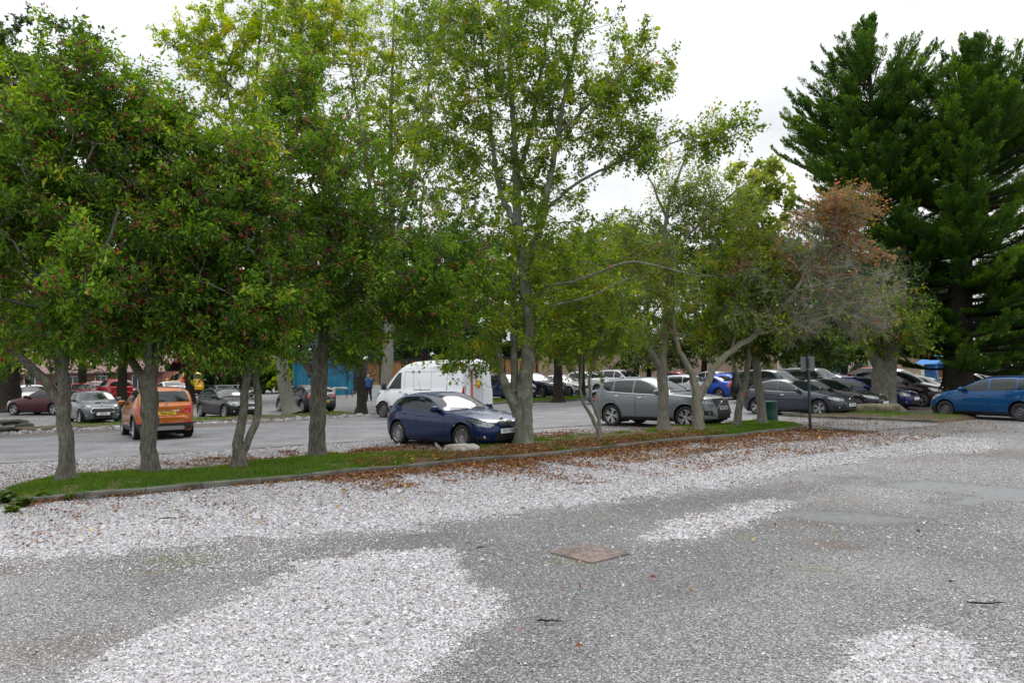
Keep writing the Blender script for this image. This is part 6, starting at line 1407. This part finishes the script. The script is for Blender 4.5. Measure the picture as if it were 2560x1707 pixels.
def lump(name, c, r, seed, m_, nu=28, nv=18, e=.5, rot=0, rough=.12, sink=.25, freq=2.2, parent=None):
    g = seed; V = []
    for i in range(nv + 1):
        ph = -math.pi / 2 + math.pi * i / nv
        for j in range(nu):
            t = 2 * math.pi * j / nu; sgp = lambda v: math.copysign(abs(v) ** e, v)
            V.append((r[0] * sgp(math.cos(ph)) * sgp(math.cos(t)), r[1] * sgp(math.cos(ph)) * sgp(math.sin(t)), r[2] * sgp(math.sin(ph))))
    V = np.array(V); n_ = (fbm(V[:, 0] * freq + g, V[:, 1] * freq + V[:, 2] * 3, g, 4) - .5) * 2 * rough; V = V * (1 + n_[:, None]); V[:, 2] += (fbm(V[:, 0] * 3, V[:, 1] * 3 + g, g + 3) - .5) * rough * r[2]
    F = [(i * nu + j, i * nu + (j + 1) % nu, (i + 1) * nu + (j + 1) % nu, (i + 1) * nu + j) for i in range(nv) for j in range(nu)]
    o = mesh(name, V, F, m_, parent, True, loc=(c[0], c[1], c[2] + r[2] * (1 - sink))); o.rotation_euler = (0, 0, rot); return o
stone_b = mat('weathered_sandstone', (.17, .14, .095), .9, bump=.9, bscale=14, vary=.5, vscale=3, col2=(.075, .075, .035))
b = P(2183, 1022, 30.0); b[2] = 0.1
o = lump('stone_slab', b, (.92, .42, .17), 3, stone_b, 44, 24, e=.42, rot=R(0), rough=.24, sink=.2); tag(o, 'long flat sandstone slab at the foot of the thick tree', 'boulder')
for k, px in enumerate((2187, 2200)):
    p = P(px, 1010, 30.0); o = lump('small_stone', (p[0], 30.0, .36), (.085, .06, .035), 9 + k, mat('pebble', (.3, .27, .24), .9, bump=.4), 14, 8, .6); tag(o, ['left small stone lying on the sandstone slab', 'right small stone lying on the sandstone slab'][k], 'stone', 'small stones on the slab')
dkst = mat('mossy_rock', (.035, .032, .028), .95, bump=.8, bscale=12, vary=.5, vscale=4, col2=(.03, .035, .012))
for k, (px, py, sx) in enumerate([(30, 1056, .75), (5, 1076, .9), (62, 1066, .35)]):
    p = G(px, py + 6); o = lump('mossy_rock', (p[0], p[1], .05), (sx * .8, .30, .11), 15 + k, dkst, 40, 20, e=.9, rough=.6, freq=3.5); tag(o, ['low dark rock on the mossy verge at left', 'nearer dark rock cut by the left edge', 'small dark rock right of the other two'][k], 'rock', 'rocks on the mossy verge')
def sack():
    c = G(1151, 1132, .09); r_ = empty('rubble_sack', (c[0], c[1], .07)); wm = mat('woven_sack', (.42, .40, .35), .85, bump=.7, bscale=30, vary=.35, vscale=7, col2=(.24, .22, .18))
    o = lump('sack', (.03, 0, -.02), (.40, .21, .13), 31, wm, 56, 36, e=.6, rot=R(6), rough=.30, sink=.2, freq=4.5, parent=r_)
    lump('sack_fold', (-.06, -.08, .14), (.27, .13, .055), 37, wm, 40, 24, e=.65, rot=R(24), rough=.4, sink=.3, freq=5, parent=r_)
    lump('sack_fold', (.22, -.13, .09), (.23, .10, .07), 41, wm, 40, 24, e=.65, rot=R(-22), rough=.4, sink=.3, freq=5, parent=r_)
    lump('sack_fold', (-.27, -.16, .0), (.12, .09, .11), 45, wm, 30, 20, e=.8, rot=R(30), rough=.45, sink=.3, freq=6, parent=r_)
    q = MB(); g = np.random.default_rng(4)
    for k in range(10):
        a = np.array([-.42 - .03 * k % .08, -.06 + .03 * k, .03 + .03 * (k % 3)]); q.add([a, a + [-.10, -.02, .10 + g.random() * .08], a + [-.05, .04, .14], a + [.04, .02, .02], a + [.0, .01, .0], a + [-.09, .0, .10]], [(0, 1, 2, 3), (4, 3, 2, 5)])
    q.build('sack_mouth', wm, r_)
    q = MB(); q.tube([(-.30, -.26, .16), (-.24, -.30, .06), (-.20, -.33, -.04), (-.10, -.35, -.06)], .006, 5); q.build('tie_string', wm, r_)
    o4 = lump('rubble_spill', (0, -.28, -.06), (.22, .05, .03), 51, stone_m, 20, 8, e=.8, rough=.4, sink=.3, freq=9, parent=r_)
    tag(r_, 'dirty white rubble sack lying folded on the leafy verge', 'sack')
sack()
def weeds():
    g = np.random.default_rng(61); 
    for k, (px, py, n, h) in enumerate([(12, 1258, 26, .16), (60, 1268, 20, .12), (105, 1252, 14, .10), (172, 1250, 10, .08), (30, 1282, 12, .08)]):
        c = G(px, py); r_ = empty('nettle_clump', (c[0], c[1], 0)); q = MB(); P0 = []
        for s in range(n):
            a = g.uniform(0, 6.28); t = np.array([math.cos(a) * g.random() * h * 1.3, math.sin(a) * g.random() * h * 1.3, h * g.uniform(.5, 1.2)]); q.tube([(t[0] * .3, t[1] * .3, 0), t * .7, t], .003, 4)
            for z in np.linspace(.3, 1, 6): P0 += [t * z] * 3
        q.build('stem', LF['apple'], r_); P0 = np.array(P0); v, f, rr = leaf_quads(P0, .06, g, up=.7, fold=.3, wid=.7, axis=g.normal(size=P0.shape) * [1, 1, .25]); mesh('leaves', v, f, LF['syc'], r_, attrs={'rnd': ('FACE', np.clip(rr, .3, .9))})
        tag(r_, ['tallest weed clump at the left end of the kerb', 'leafy weed clump at the kerb corner', 'weed clump against the kerb right of the corner', 'smallest weed against the kerb', 'low weed clump in front of the kerb corner'][k], 'weed', 'weeds at the left kerb corner')
weeds()
def twig_bits():
    for k, (px, py, l, a) in enumerate([(2465, 1508, .28, -.15), (1375, 1553, .2, -.1), (430, 1295, .35, .2), (1200, 1369, .10, .5)]):
        c = G(px, py, .02); q = MB(); g = np.random.default_rng(k); pts = [(t * l * math.cos(a), t * l * math.sin(a), .012 + .01 * g.random()) for t in np.linspace(-.5, .5, 6)]; q.tube(pts, [.006, .009, .008, .007, .006, .003], 5)
        for s in (-.1, .2): q.tube([(s * l, 0, .015), (s * l + .05, .05 * (1 if s > 0 else -1), .03)], [.004, .002], 4)
        o = q.build('fallen_twig', BK['dark'], None, loc=(c[0], c[1], .012)); tag(o, ['dark twig on the gravel at right', 'reddish twig near the bottom centre', 'broken twig among leaves on the gravel band at left', 'curled twig left of the inspection cover'][k], 'twig', 'twigs on the ground')
twig_bits()

# ------------------------------------------------------------------ the person
def person():
    d = 50.0; x = (920 - 1280) / FPX * d; z0 = float(zg(d)); r_ = empty('person', (x, d, z0), R(8))
    J = {'pel': (0, 0, .95), 'sp': (0, .01, 1.15), 'ch': (0, .02, 1.36), 'nk': (0, .0, 1.50), 'hd': (0, -.01, 1.62), 'ht': (0, -.01, 1.72),
         'hl': (-.09, 0, .90), 'kl': (-.10, -.02, .50), 'al': (-.10, .03, .08), 'fl': (-.11, -.14, .03), 'hr': (.09, 0, .90), 'kr': (.11, -.03, .50), 'ar': (.16, .06, .09), 'fr': (.19, -.10, .03),
         'sl': (-.19, .02, 1.42), 'el': (-.24, .03, 1.14), 'wl': (-.20, -.12, .95), 'sr': (.19, .02, 1.42), 'er': (.25, .04, 1.14), 'wr': (.22, -.10, .93)}
    E = [('pel', 'sp'), ('sp', 'ch'), ('ch', 'nk'), ('nk', 'hd'), ('hd', 'ht'), ('pel', 'hl'), ('hl', 'kl'), ('kl', 'al'), ('al', 'fl'), ('pel', 'hr'), ('hr', 'kr'), ('kr', 'ar'), ('ar', 'fr'), ('ch', 'sl'), ('sl', 'el'), ('el', 'wl'), ('ch', 'sr'), ('sr', 'er'), ('er', 'wr')]
    RD_ = dict(pel=.15, sp=.14, ch=.16, nk=.06, hd=.095, ht=.075, hl=.10, kl=.065, al=.045, fl=.035, hr=.10, kr=.065, ar=.045, fr=.035, sl=.065, el=.045, wl=.03, sr=.065, er=.045, wr=.03)
    names = list(J); V = [J[k] for k in names]; idx = {k: i for i, k in enumerate(names)}; E_ = [(idx[a], idx[b]) for a, b in E]
    for s, wname in ((-1, 'wl'), (1, 'wr')):               # five fingers, slightly curled
        w_ = np.array(J[wname])
        for f in range(5):
            a = (f - 2) * .012; b1 = w_ + [a * 1.0, -.02 - (.03 if f == 0 else 0), -.07 + (.03 if f == 0 else 0)]; b2 = b1 + [a * .4 - s * .01, -.015, -.045 + abs(f - 2) * .006]
            i0 = len(V); V += [tuple(b1), tuple(b2)]; E_ += [(idx[wname], i0), (i0, i0 + 1)]; names += ['f', 'f2']
    me = bpy.data.meshes.new('body'); me.from_pydata(V, E_, []); o = bpy.data.objects.new('body', me); C.objects.link(o); o.parent = r_
    sk = o.modifiers.new('skin', 'SKIN'); 
    if not me.skin_vertices: me.attributes
    try: lay = me.skin_vertices[0].data
    except Exception:
        bpy.context.view_layer.objects.active = o; bpy.ops.mesh.customdata_skin_add(); lay = me.skin_vertices[0].data
    for i, k in enumerate(names): rr = RD_.get(k, .009); lay[i].radius = (rr * (1.0 if k not in ('ch', 'pel', 'sp') else 1.15), rr * (.8 if k in ('ch', 'pel', 'sp') else 1))
    lay[0].use_root = True
    ss = o.modifiers.new('sub', 'SUBSURF'); ss.levels = 2; ss.render_levels = 2
    me.materials.append(mat('skin_tone', (.45, .27, .2), .6))
    dg = bpy.context.evaluated_depsgraph_get(); ev_ = o.evaluated_get(dg); m2 = bpy.data.meshes.new_from_object(ev_); bpy.data.objects.remove(o)
    A = np.array([v.co for v in m2.vertices]); F = [tuple(p.vertices) for p in m2.polygons]; nrm = np.array([v.normal for v in m2.vertices])
    mesh('body', A, F, mat('skin_tone', (.45, .27, .2), .6), r_, True)
    cen = np.array([A[list(f)].mean(0) for f in F])
    def shell(name, sel, off, m_):
        f = [F[i] for i in np.where(sel)[0]]; us = sorted({v for q in f for v in q}); mp_ = {v: i for i, v in enumerate(us)}
        return mesh(name, (A + nrm * off)[us], [tuple(mp_[v] for v in q) for q in f], m_, r_, True)
    arm = (np.abs(cen[:, 0]) > .19) & (cen[:, 2] > .9)
    shell('trousers', (cen[:, 2] < .98) & (cen[:, 2] > .10) & ~arm, .014, mat('dark_trousers', (.012, .013, .02), .8))
    shell('jumper', ((cen[:, 2] > .94) & (cen[:, 2] < 1.50)) & ((np.abs(cen[:, 0]) > .14) | (cen[:, 2] > 1.3)) & ~((cen[:, 2] < .98) & (np.abs(cen[:, 0]) < .15)), .012, mat('navy_jumper', (.015, .03, .10), .8))
    shell('gilet', (cen[:, 2] > .93) & (cen[:, 2] < 1.50) & (np.abs(cen[:, 0]) < .205), .035, mat('quilted_gilet', (.03, .10, .28), .6, bump=1.0, bscale=9))
    shell('shoe', (cen[:, 2] <= .10), .012, mat('shoe', (.02, .018, .016), .5))
    q = MB(); superq(q, (0, .01, 1.665), (.088, .10, .085), 1.0, 16, 10); hv = np.vstack(q.v)
    mesh('hair', hv, [f for f in q.f if hv[list(f)].mean(0)[2] > 1.63 or hv[list(f)].mean(0)[1] < .02], mat('grey_hair', (.42, .40, .38), .9), r_, True)
    for s in (-1, 1):
        q = MB(); superq(q, (s * .085, 0, 1.63), (.012, .022, .032), .9, 8, 6); q.build('ear', mat('skin_tone2', (.45, .25, .2), .6), r_, True)
    q = MB(); superq(q, (0, .105, 1.62), (.014, .02, .025), .9, 8, 6); q.build('nose', mat('skin_tone3', (.45, .25, .2), .6), r_, True)
    tag(r_, 'grey-haired person in a blue padded gilet and dark trousers walking beyond the verge', 'person')
person()

# ------------------------------------------------------------------ buildings
def bricks(name, c1, c2, mortar, sc=6.0, w_=.5, h_=.25, ms=.02, bump=.4, squash=1.0):
    m = bpy.data.materials.new(name); m.use_nodes = True; t = m.node_tree; b = t.nodes['Principled BSDF']; tcn = t.nodes.new('ShaderNodeTexCoord'); mp_ = t.nodes.new('ShaderNodeMapping'); mp_.inputs['Rotation'].default_value = (R(90), 0, 0)
    br = t.nodes.new('ShaderNodeTexBrick'); br.inputs['Color1'].default_value = (*c1, 1); br.inputs['Color2'].default_value = (*c2, 1); br.inputs['Mortar'].default_value = (*mortar, 1); br.inputs['Scale'].default_value = sc; br.inputs['Mortar Size'].default_value = ms
    br.inputs['Brick Width'].default_value = w_; br.inputs['Row Height'].default_value = h_; n = t.nodes.new('ShaderNodeTexNoise'); n.inputs['Scale'].default_value = 3; mm = t.nodes.new('ShaderNodeMix'); mm.data_type = 'RGBA'; mm.blend_type = 'MULTIPLY'; mm.inputs[0].default_value = .7
    r = t.nodes.new('ShaderNodeValToRGB'); r.color_ramp.elements[0].color = (.55, .55, .55, 1); r.color_ramp.elements[1].color = (1.2, 1.2, 1.2, 1)
    for a, c in ((tcn.outputs['Object'], mp_.inputs[0]), (mp_.outputs[0], br.inputs['Vector']), (tcn.outputs['Object'], n.inputs['Vector']), (n.outputs['Fac'], r.inputs[0]), (br.outputs['Color'], mm.inputs[6]), (r.outputs[0], mm.inputs[7]), (mm.outputs[2], b.inputs['Base Color'])): t.links.new(a, c)
    b.inputs['Roughness'].default_value = .9; return m
brick_m = bricks('red_brick', (.30, .10, .06), (.22, .07, .045), (.25, .2, .17), 6)
tile_m = bricks('roof_tiles', (.27, .16, .14), (.20, .12, .11), (.10, .07, .06), 5)
white_m = mat('white_frame', (.7, .7, .7), .5); pane_m = mat('window_pane', (.03, .04, .045), .08, 0, .3)
def window(parent, x, z, w_, h_, y, m_frame=white_m, cols=2):
    q = MB(); t = .07
    for (a, b_, c, d_) in ((x, x + w_, z, z + t), (x, x + w_, z + h_ - t, z + h_), (x, x + t, z + t, z + h_ - t), (x + w_ - t, x + w_, z + t, z + h_ - t)): q.box(a, b_, y - .06, y + .05, c, d_)
    for k in range(1, cols): q.box(x + w_ * k / cols - .025, x + w_ * k / cols + .025, y - .055, y + .045, z + t, z + h_ - t)
    f = q.build('window', m_frame, parent); q = MB(); q.box(x + t * .5, x + w_ - t * .5, y - .012, y + .012, z + t * .5, z + h_ - t * .5); q.build('pane', pane_m, f)
    q = MB(); q.box(x - .08, x + w_ + .08, y - .12, y + .02, z - .09, z - .002); q.build('sill', white_m, f)
def bungalow():
    d = 72; X0, X1 = (-420 - 1280) / FPX * d, (405 - 1280) / FPX * d; z0 = float(zg(d)); r_ = empty('brick_bungalow', ((X0 + X1) / 2, d, z0)); L_ = (X1 - X0) / 2; H = 2.0
    q = MB(); q.box(-L_, L_, 0, 8, -.3, H); q.build('wall', brick_m, r_)
    q = MB(); e = .45; V = [(-L_ - e, -e, H), (L_ + e, -e, H), (L_ + e, 4, H + 2.6), (-L_ - e, 4, H + 2.6), (-L_ - e, 8 + e, H), (L_ + e, 8 + e, H)]; V += [(a, b_, c - .12) for a, b_, c in V]
    q.add(V, [(0, 1, 2, 3), (3, 2, 5, 4), (7, 6, 9, 8), (8, 9, 10, 11), (0, 6, 7, 1), (4, 5, 11, 10), (0, 3, 9, 6), (3, 4, 10, 9), (1, 7, 8, 2), (2, 8, 11, 5)]); rf = q.build('roof', tile_m, r_)
    q = MB(); q.box(-8, -7.2, 3.6, 4.4, H + 1.8, H + 3.5); q.build('chimney', brick_m, rf)
    q = MB(); q.box(-L_ - e, L_ + e, -e - .1, -e + .0, H - .22, H - .09); q.build('gutter', M['black'], r_)
    for px in (168, 238, 60, -60, 330): window(r_, (px - 1280) / FPX * d - (X0 + X1) / 2, .35 if px > 100 else .6, 1.1, 1.35, -.02)
    tag(r_, 'long red brick bungalow with a tiled roof far left', 'house')
bungalow()
def shed_blue():
    d = 60; x0, x1 = (733 - 1280) / FPX * d, (872 - 1280) / FPX * d; z0 = float(zg(d)); r_ = empty('blue_container', ((x0 + x1) / 2, d, z0)); w_ = (x1 - x0) / 2; n = int(w_ * 2 / .28); V, F = [], []
    for k in range(n * 4 + 1):
        ph = k % 4; xx_ = -w_ + 2 * w_ * k / (n * 4); yy_ = 0 if ph in (0, 1) else .05
        V += [(xx_, yy_, .12), (xx_, yy_, 2.55)]
    F = [(2 * k, 2 * k + 2, 2 * k + 3, 2 * k + 1) for k in range(n * 4)]; q = MB(); q.add(V, F); q.box(-w_, w_, .06, 6, .1, 2.56); bm_ = mat('blue_steel', (.03, .26, .42), .55, vary=.25, vscale=2, col2=(.02, .20, .33)); q.build('wall', bm_, r_)
    q = MB(); q.box(-w_ - .02, w_ + .02, -.06, 6.02, 2.561, 2.68); q.box(-w_ - .02, w_ + .02, -.06, .0, 0, .118); q.box(-w_ - .03, -w_ + .1, -.062, .0, .12, 2.56); q.box(w_ - .1, w_ + .03, -.062, .0, .12, 2.56); q.build('frame', bm_, r_)
    tag(r_, 'bright blue corrugated steel container behind the crab apple trunk', 'container')
shed_blue()
def planks(name, c1, c2, vert=True, sc=7):
    return bricks(name, c1, c2, tuple(c * .35 for c in c1), 1.0, *((.16, 6.0) if vert else (6.0, .16)), ms=.008)
def timber_yard():
    d = 62; z0 = float(zg(d)); cx = (1000 - 1280) / FPX * d; S_ = d / FPX; r_ = empty('timber_fence', (cx, d, z0)); wood = planks('new_timber', (.42, .22, .09), (.33, .16, .06)); dk = planks('dark_boards', (.09, .065, .05), (.06, .045, .035)); osb = mat('chipboard', (.45, .28, .14), .8, vary=.4, vscale=18, col2=(.30, .17, .08))
    a = lambda px: (px - 1000) * S_
    q = MB(); q.box(a(916), a(1345), 0, .08, .9, 2.6); q.build('board_panel', wood, r_)
    q = MB(); q.box(a(916), a(1345), .0, .08, -.2, .895); q.build('lower_panel', osb, r_)
    q = MB(); q.box(a(874), a(915), -.3, .3, -.2, 2.75); q.build('dark_panel', dk, r_)
    for px in (950, 1020, 1050, 1100, 1180, 1260, 1340): q = MB(); q.box(a(px) - .07, a(px) + .07, -.09, -.002, -.2, 2.9); q.build('post', M['black'], r_)
    q = MB(); q.box(a(916), a(1345), -.12, .1, 2.605, 2.75); q.build('capping', M['black'], r_)
    tag(r_, 'new orange timber fence with chipboard below, behind the white van', 'fence')
timber_yard()
def stone_wall():
    d = 74; z0 = float(zg(d)); X0, X1 = (1346 - 1280) / FPX * d, (2030 - 1280) / FPX * d; r_ = empty('stone_wall', ((X0 + X1) / 2, d, z0)); w_ = (X1 - X0) / 2
    sm = bricks('rubble_sandstone', (.34, .22, .16), (.27, .21, .155), (.36, .30, .24), 1.6, .55, .3, .03); q = MB(); q.box(-w_, w_, 0, .5, -.4, 2.9); q.build('masonry', sm, r_)
    q = MB(); q.box(-w_ - .05, w_ + .05, -.06, .56, 2.903, 3.05); q.build('coping', mat('coping_stone', (.25, .2, .16), .9, bump=.4), r_); tag(r_, 'old sandstone wall behind the white and blue cars', 'wall')
stone_wall()
def cream_building():
    d = 63; z0 = float(zg(d)); S_ = d / FPX; X0, X1 = (2036 - 1280) * S_, (2760 - 1280) * S_; r_ = empty('cream_building', ((X0 + X1) / 2, d, z0)); w_ = (X1 - X0) / 2; cm = mat('cream_render', (.50, .46, .38), .85, bump=.2, vary=.15, vscale=.8)
    a = lambda px: (px - 1280) * S_ - (X0 + X1) / 2
    q = MB(); q.box(-w_, w_, 0, 9, -.3, 3.2); q.build('wall', cm, r_)
    q = MB(); q.box(-w_ - .3, w_ + .3, -.3, 9.3, 3.202, 3.45); q.build('roof', mat('roof_felt', (.12, .12, .12), .9), r_)
    for px in (2060, 2130, 2190): window(r_, a(px), .9, 1.3, 1.4, -.02)
    for k in range(3): q = MB(); x = a(2072 + 13 * k); q.box(x - .06, x + .06, -1.2, -1.08, -.2, 2.6); q.build('porch_post', mat('blue_post', (.10, .22, .32), .6), r_)
    q = MB(); q.box(a(2062), a(2110), -1.3, -.003, 2.602, 2.7); q.build('porch_roof', M['black'], r_)
    for px in (2320, 2480, 2600): q = MB(); x = a(px); q.box(x - .02, x + .02, -.012, -.001, -.2, 3.19); q.build('joint', mat('render_joint', (.3, .28, .23), .9), r_)
    tag(r_, 'low cream rendered building behind the cars at right', 'building')
cream_building()
def garden_shed():
    d = 57; z0 = float(zg(d)); S_ = d / FPX; x = (2268 - 1280) * S_; r_ = empty('timber_shed', (x, d, z0)); w_ = .95; m_ = planks('pale_boards', (.42, .32, .21), (.36, .27, .17), False)
    q = MB(); q.add([(-w_, 0, 0), (w_, 0, 0), (w_, 0, 2.0), (-w_, 0, 2.45), (-w_, 2, 0), (w_, 2, 0), (w_, 2, 2.0), (-w_, 2, 2.45)], [(0, 1, 2, 3), (5, 4, 7, 6), (4, 0, 3, 7), (1, 5, 6, 2)]); q.build('wall', m_, r_)
    q = MB(); q.add([(-w_ - .1, -.12, 2.49), (w_ + .1, -.12, 2.0), (w_ + .1, 2.1, 2.0), (-w_ - .1, 2.1, 2.49), (-w_ - .1, -.12, 2.56), (w_ + .1, -.12, 2.07), (w_ + .1, 2.1, 2.07), (-w_ - .1, 2.1, 2.56)], [(0, 3, 2, 1), (4, 5, 6, 7), (0, 1, 5, 4), (2, 3, 7, 6), (1, 2, 6, 5), (3, 0, 4, 7)]); q.build('roof', mat('felt', (.16, .13, .10), .9), r_)
    tag(r_, 'small shed of pale horizontal boards with a sloping roof', 'shed')
garden_shed()
def playhouse():
    d = 52; z0 = float(zg(d)); S_ = d / FPX; x = (2394 - 1280) * S_; r_ = empty('blue_playhouse', (x, d, z0)); w_ = 1.55; bl = planks('blue_boards', (.07, .26, .62), (.06, .22, .55), False); yl = mat('yellow_trim', (.62, .42, .12), .6)
    q = MB(); q.box(-w_ + .5, w_, 1.0, 2.4, .3, 1.75); q.box(-w_ + .5, w_, .0, .05, .3, .72); q.box(.2, w_, .0, .05, .72, 1.75); q.build('wall', bl, r_)
    q = MB(); q.box(-w_, w_, -.1, 2.45, .18, .296); q.box(-w_, .2, -.05, .1, .74, .80); q.build('deck', yl, r_)
    for px in (-w_, -w_ + .48, .15): q = MB(); q.box(px, px + .09, -.05, .05, .296, 1.75); q.build('post', bl, r_)
    q = MB(); V = [(-w_ - .1, -.2, 1.75), (-w_ + .75, -.2, 2.35), (-w_ + 1.6, -.2, 1.75), (-w_ - .1, 2.6, 1.75), (-w_ + .75, 2.6, 2.35), (-w_ + 1.6, 2.6, 1.75)]; q.add(V, [(0, 2, 1), (3, 4, 5), (0, 1, 4, 3), (1, 2, 5, 4), (0, 3, 5, 2)]); q.box(-w_ + 1.5, w_ + .15, -.15, 2.6, 1.755, 1.82); q.build('roof', bl, r_)
    q = MB(); q.box(-w_ + .62, -w_ + 1.15, .96, .998, .80, 1.40); wf = q.build('window', yl, r_); q = MB(); q.box(-w_ + .70, -w_ + 1.07, .945, .958, .88, 1.32); q.build('pane', mat('amber_pane', (.30, .13, .05), .3), wf)
    q = MB(); V = [(0, 0), (.1, .02), (.16, .10), (.22, .03), (.36, .05), (.26, -.02), (.16, -.07), (.08, -.03)]; q.add([(1.0 + a, -.02, 1.55 + b_) for a, b_ in V] + [(1.0 + a, -.001, 1.55 + b_) for a, b_ in V], [tuple(range(8))] + [(k, k + 8, (k + 1) % 8 + 8, (k + 1) % 8) for k in range(8)]); q.build('bird_silhouette', M['black'], r_)
    tag(r_, 'bright blue wooden playhouse with a gabled porch', 'playhouse')
playhouse()
def stall_things():
    d = 55; z0 = float(zg(d)); S_ = d / FPX; wm = mat('white_cloth', (.66, .63, .60), .7); wb_ = mat('white_panel', (.66, .67, .68), .6)
    r_ = empty('folding_table', ((850 - 1280) * S_, d, z0)); q = MB(); q.bbox(-.55, .5, -.3, .3, .62, .66, .01); q.build('tabletop', mat('table_wood', (.45, .35, .30), .7), r_)
    q = MB(); q.bbox(-.60, -.30, -.36, -.32, .05, .74, .01); q.bbox(-.62, .40, -.34, .30, .70, .76, .02); q.build('cloth', wm, r_)
    for sx in (-.5, .45):
        for sy in (-.25, .25): q = MB(); q.tube([(sx, sy, 0), (sx, sy, .62)], .02, 6); q.build('leg', M['black'], r_)
    tag(r_, 'low table under a white cloth beside the blue container', 'table')
    r_ = empty('white_cabinet', ((938 - 1280) * S_, d, z0)); q = MB(); q.bbox(-.30, .34, 0, .5, .0, .36, .01); q.bbox(-.30, .34, 0, .5, .37, .78, .01); q.build('carcass', wb_, r_); q = MB(); q.bbox(-.36, .38, -.04, .54, .79, .84, .01); q.build('top', wb_, r_); tag(r_, 'white cabinet standing in front of the timber fence', 'cabinet')
    r_ = empty('metal_trolley', ((888 - 1280) * S_, d, z0)); q = MB(); q.tube([(-.25, 0, 0), (-.25, 0, .80), (.25, 0, .80), (.25, 0, 0)], .016, 6); q.tube([(-.25, .4, 0), (-.25, .4, .45), (.25, .4, .45), (.25, .4, 0)], .016, 6); q.tube([(-.25, 0, .45), (-.25, .4, .45)], .016, 6); q.tube([(.25, 0, .45), (.25, .4, .45)], .016, 6); q.tube([(-.25, 0, .1), (.25, .4, .5)], .014, 6); q.build('frame', M['chrome'], r_)
    for sx in (-.27, .27): q = MB(); q.lathe([(.12, -.015), (.14, 0), (.12, .015)], 16, 'x', (sx, .05, .14)); q.build('wheel', M['rubber'], r_)
    tag(r_, 'metal framed trolley in front of the dark boards', 'trolley')
    r_ = empty('blue_notice', ((41 - 1280) / FPX * 62, 62, float(zg(62)))); q = MB(); q.bbox(-.22, .22, -.02, .02, 1.02, 1.42, .005); bd = q.build('board', mat('notice_blue', (.06, .16, .45), .5), r_); q = MB(); q.box(-.17, .10, -.03, -.0202, 1.30, 1.34); q.box(-.17, .14, -.03, -.0202, 1.20, 1.235); q.box(-.17, .05, -.03, -.0202, 1.12, 1.15); q.build('white_line', white_m, bd)
    for sx in (-.2, .2): q = MB(); q.tube([(sx, .03, 0), (sx, .03, 1.4)], .02, 6); q.build('leg', M['skid'], r_)
    tag(r_, 'small blue and white notice board left of the bungalow window', 'sign')
stall_things()
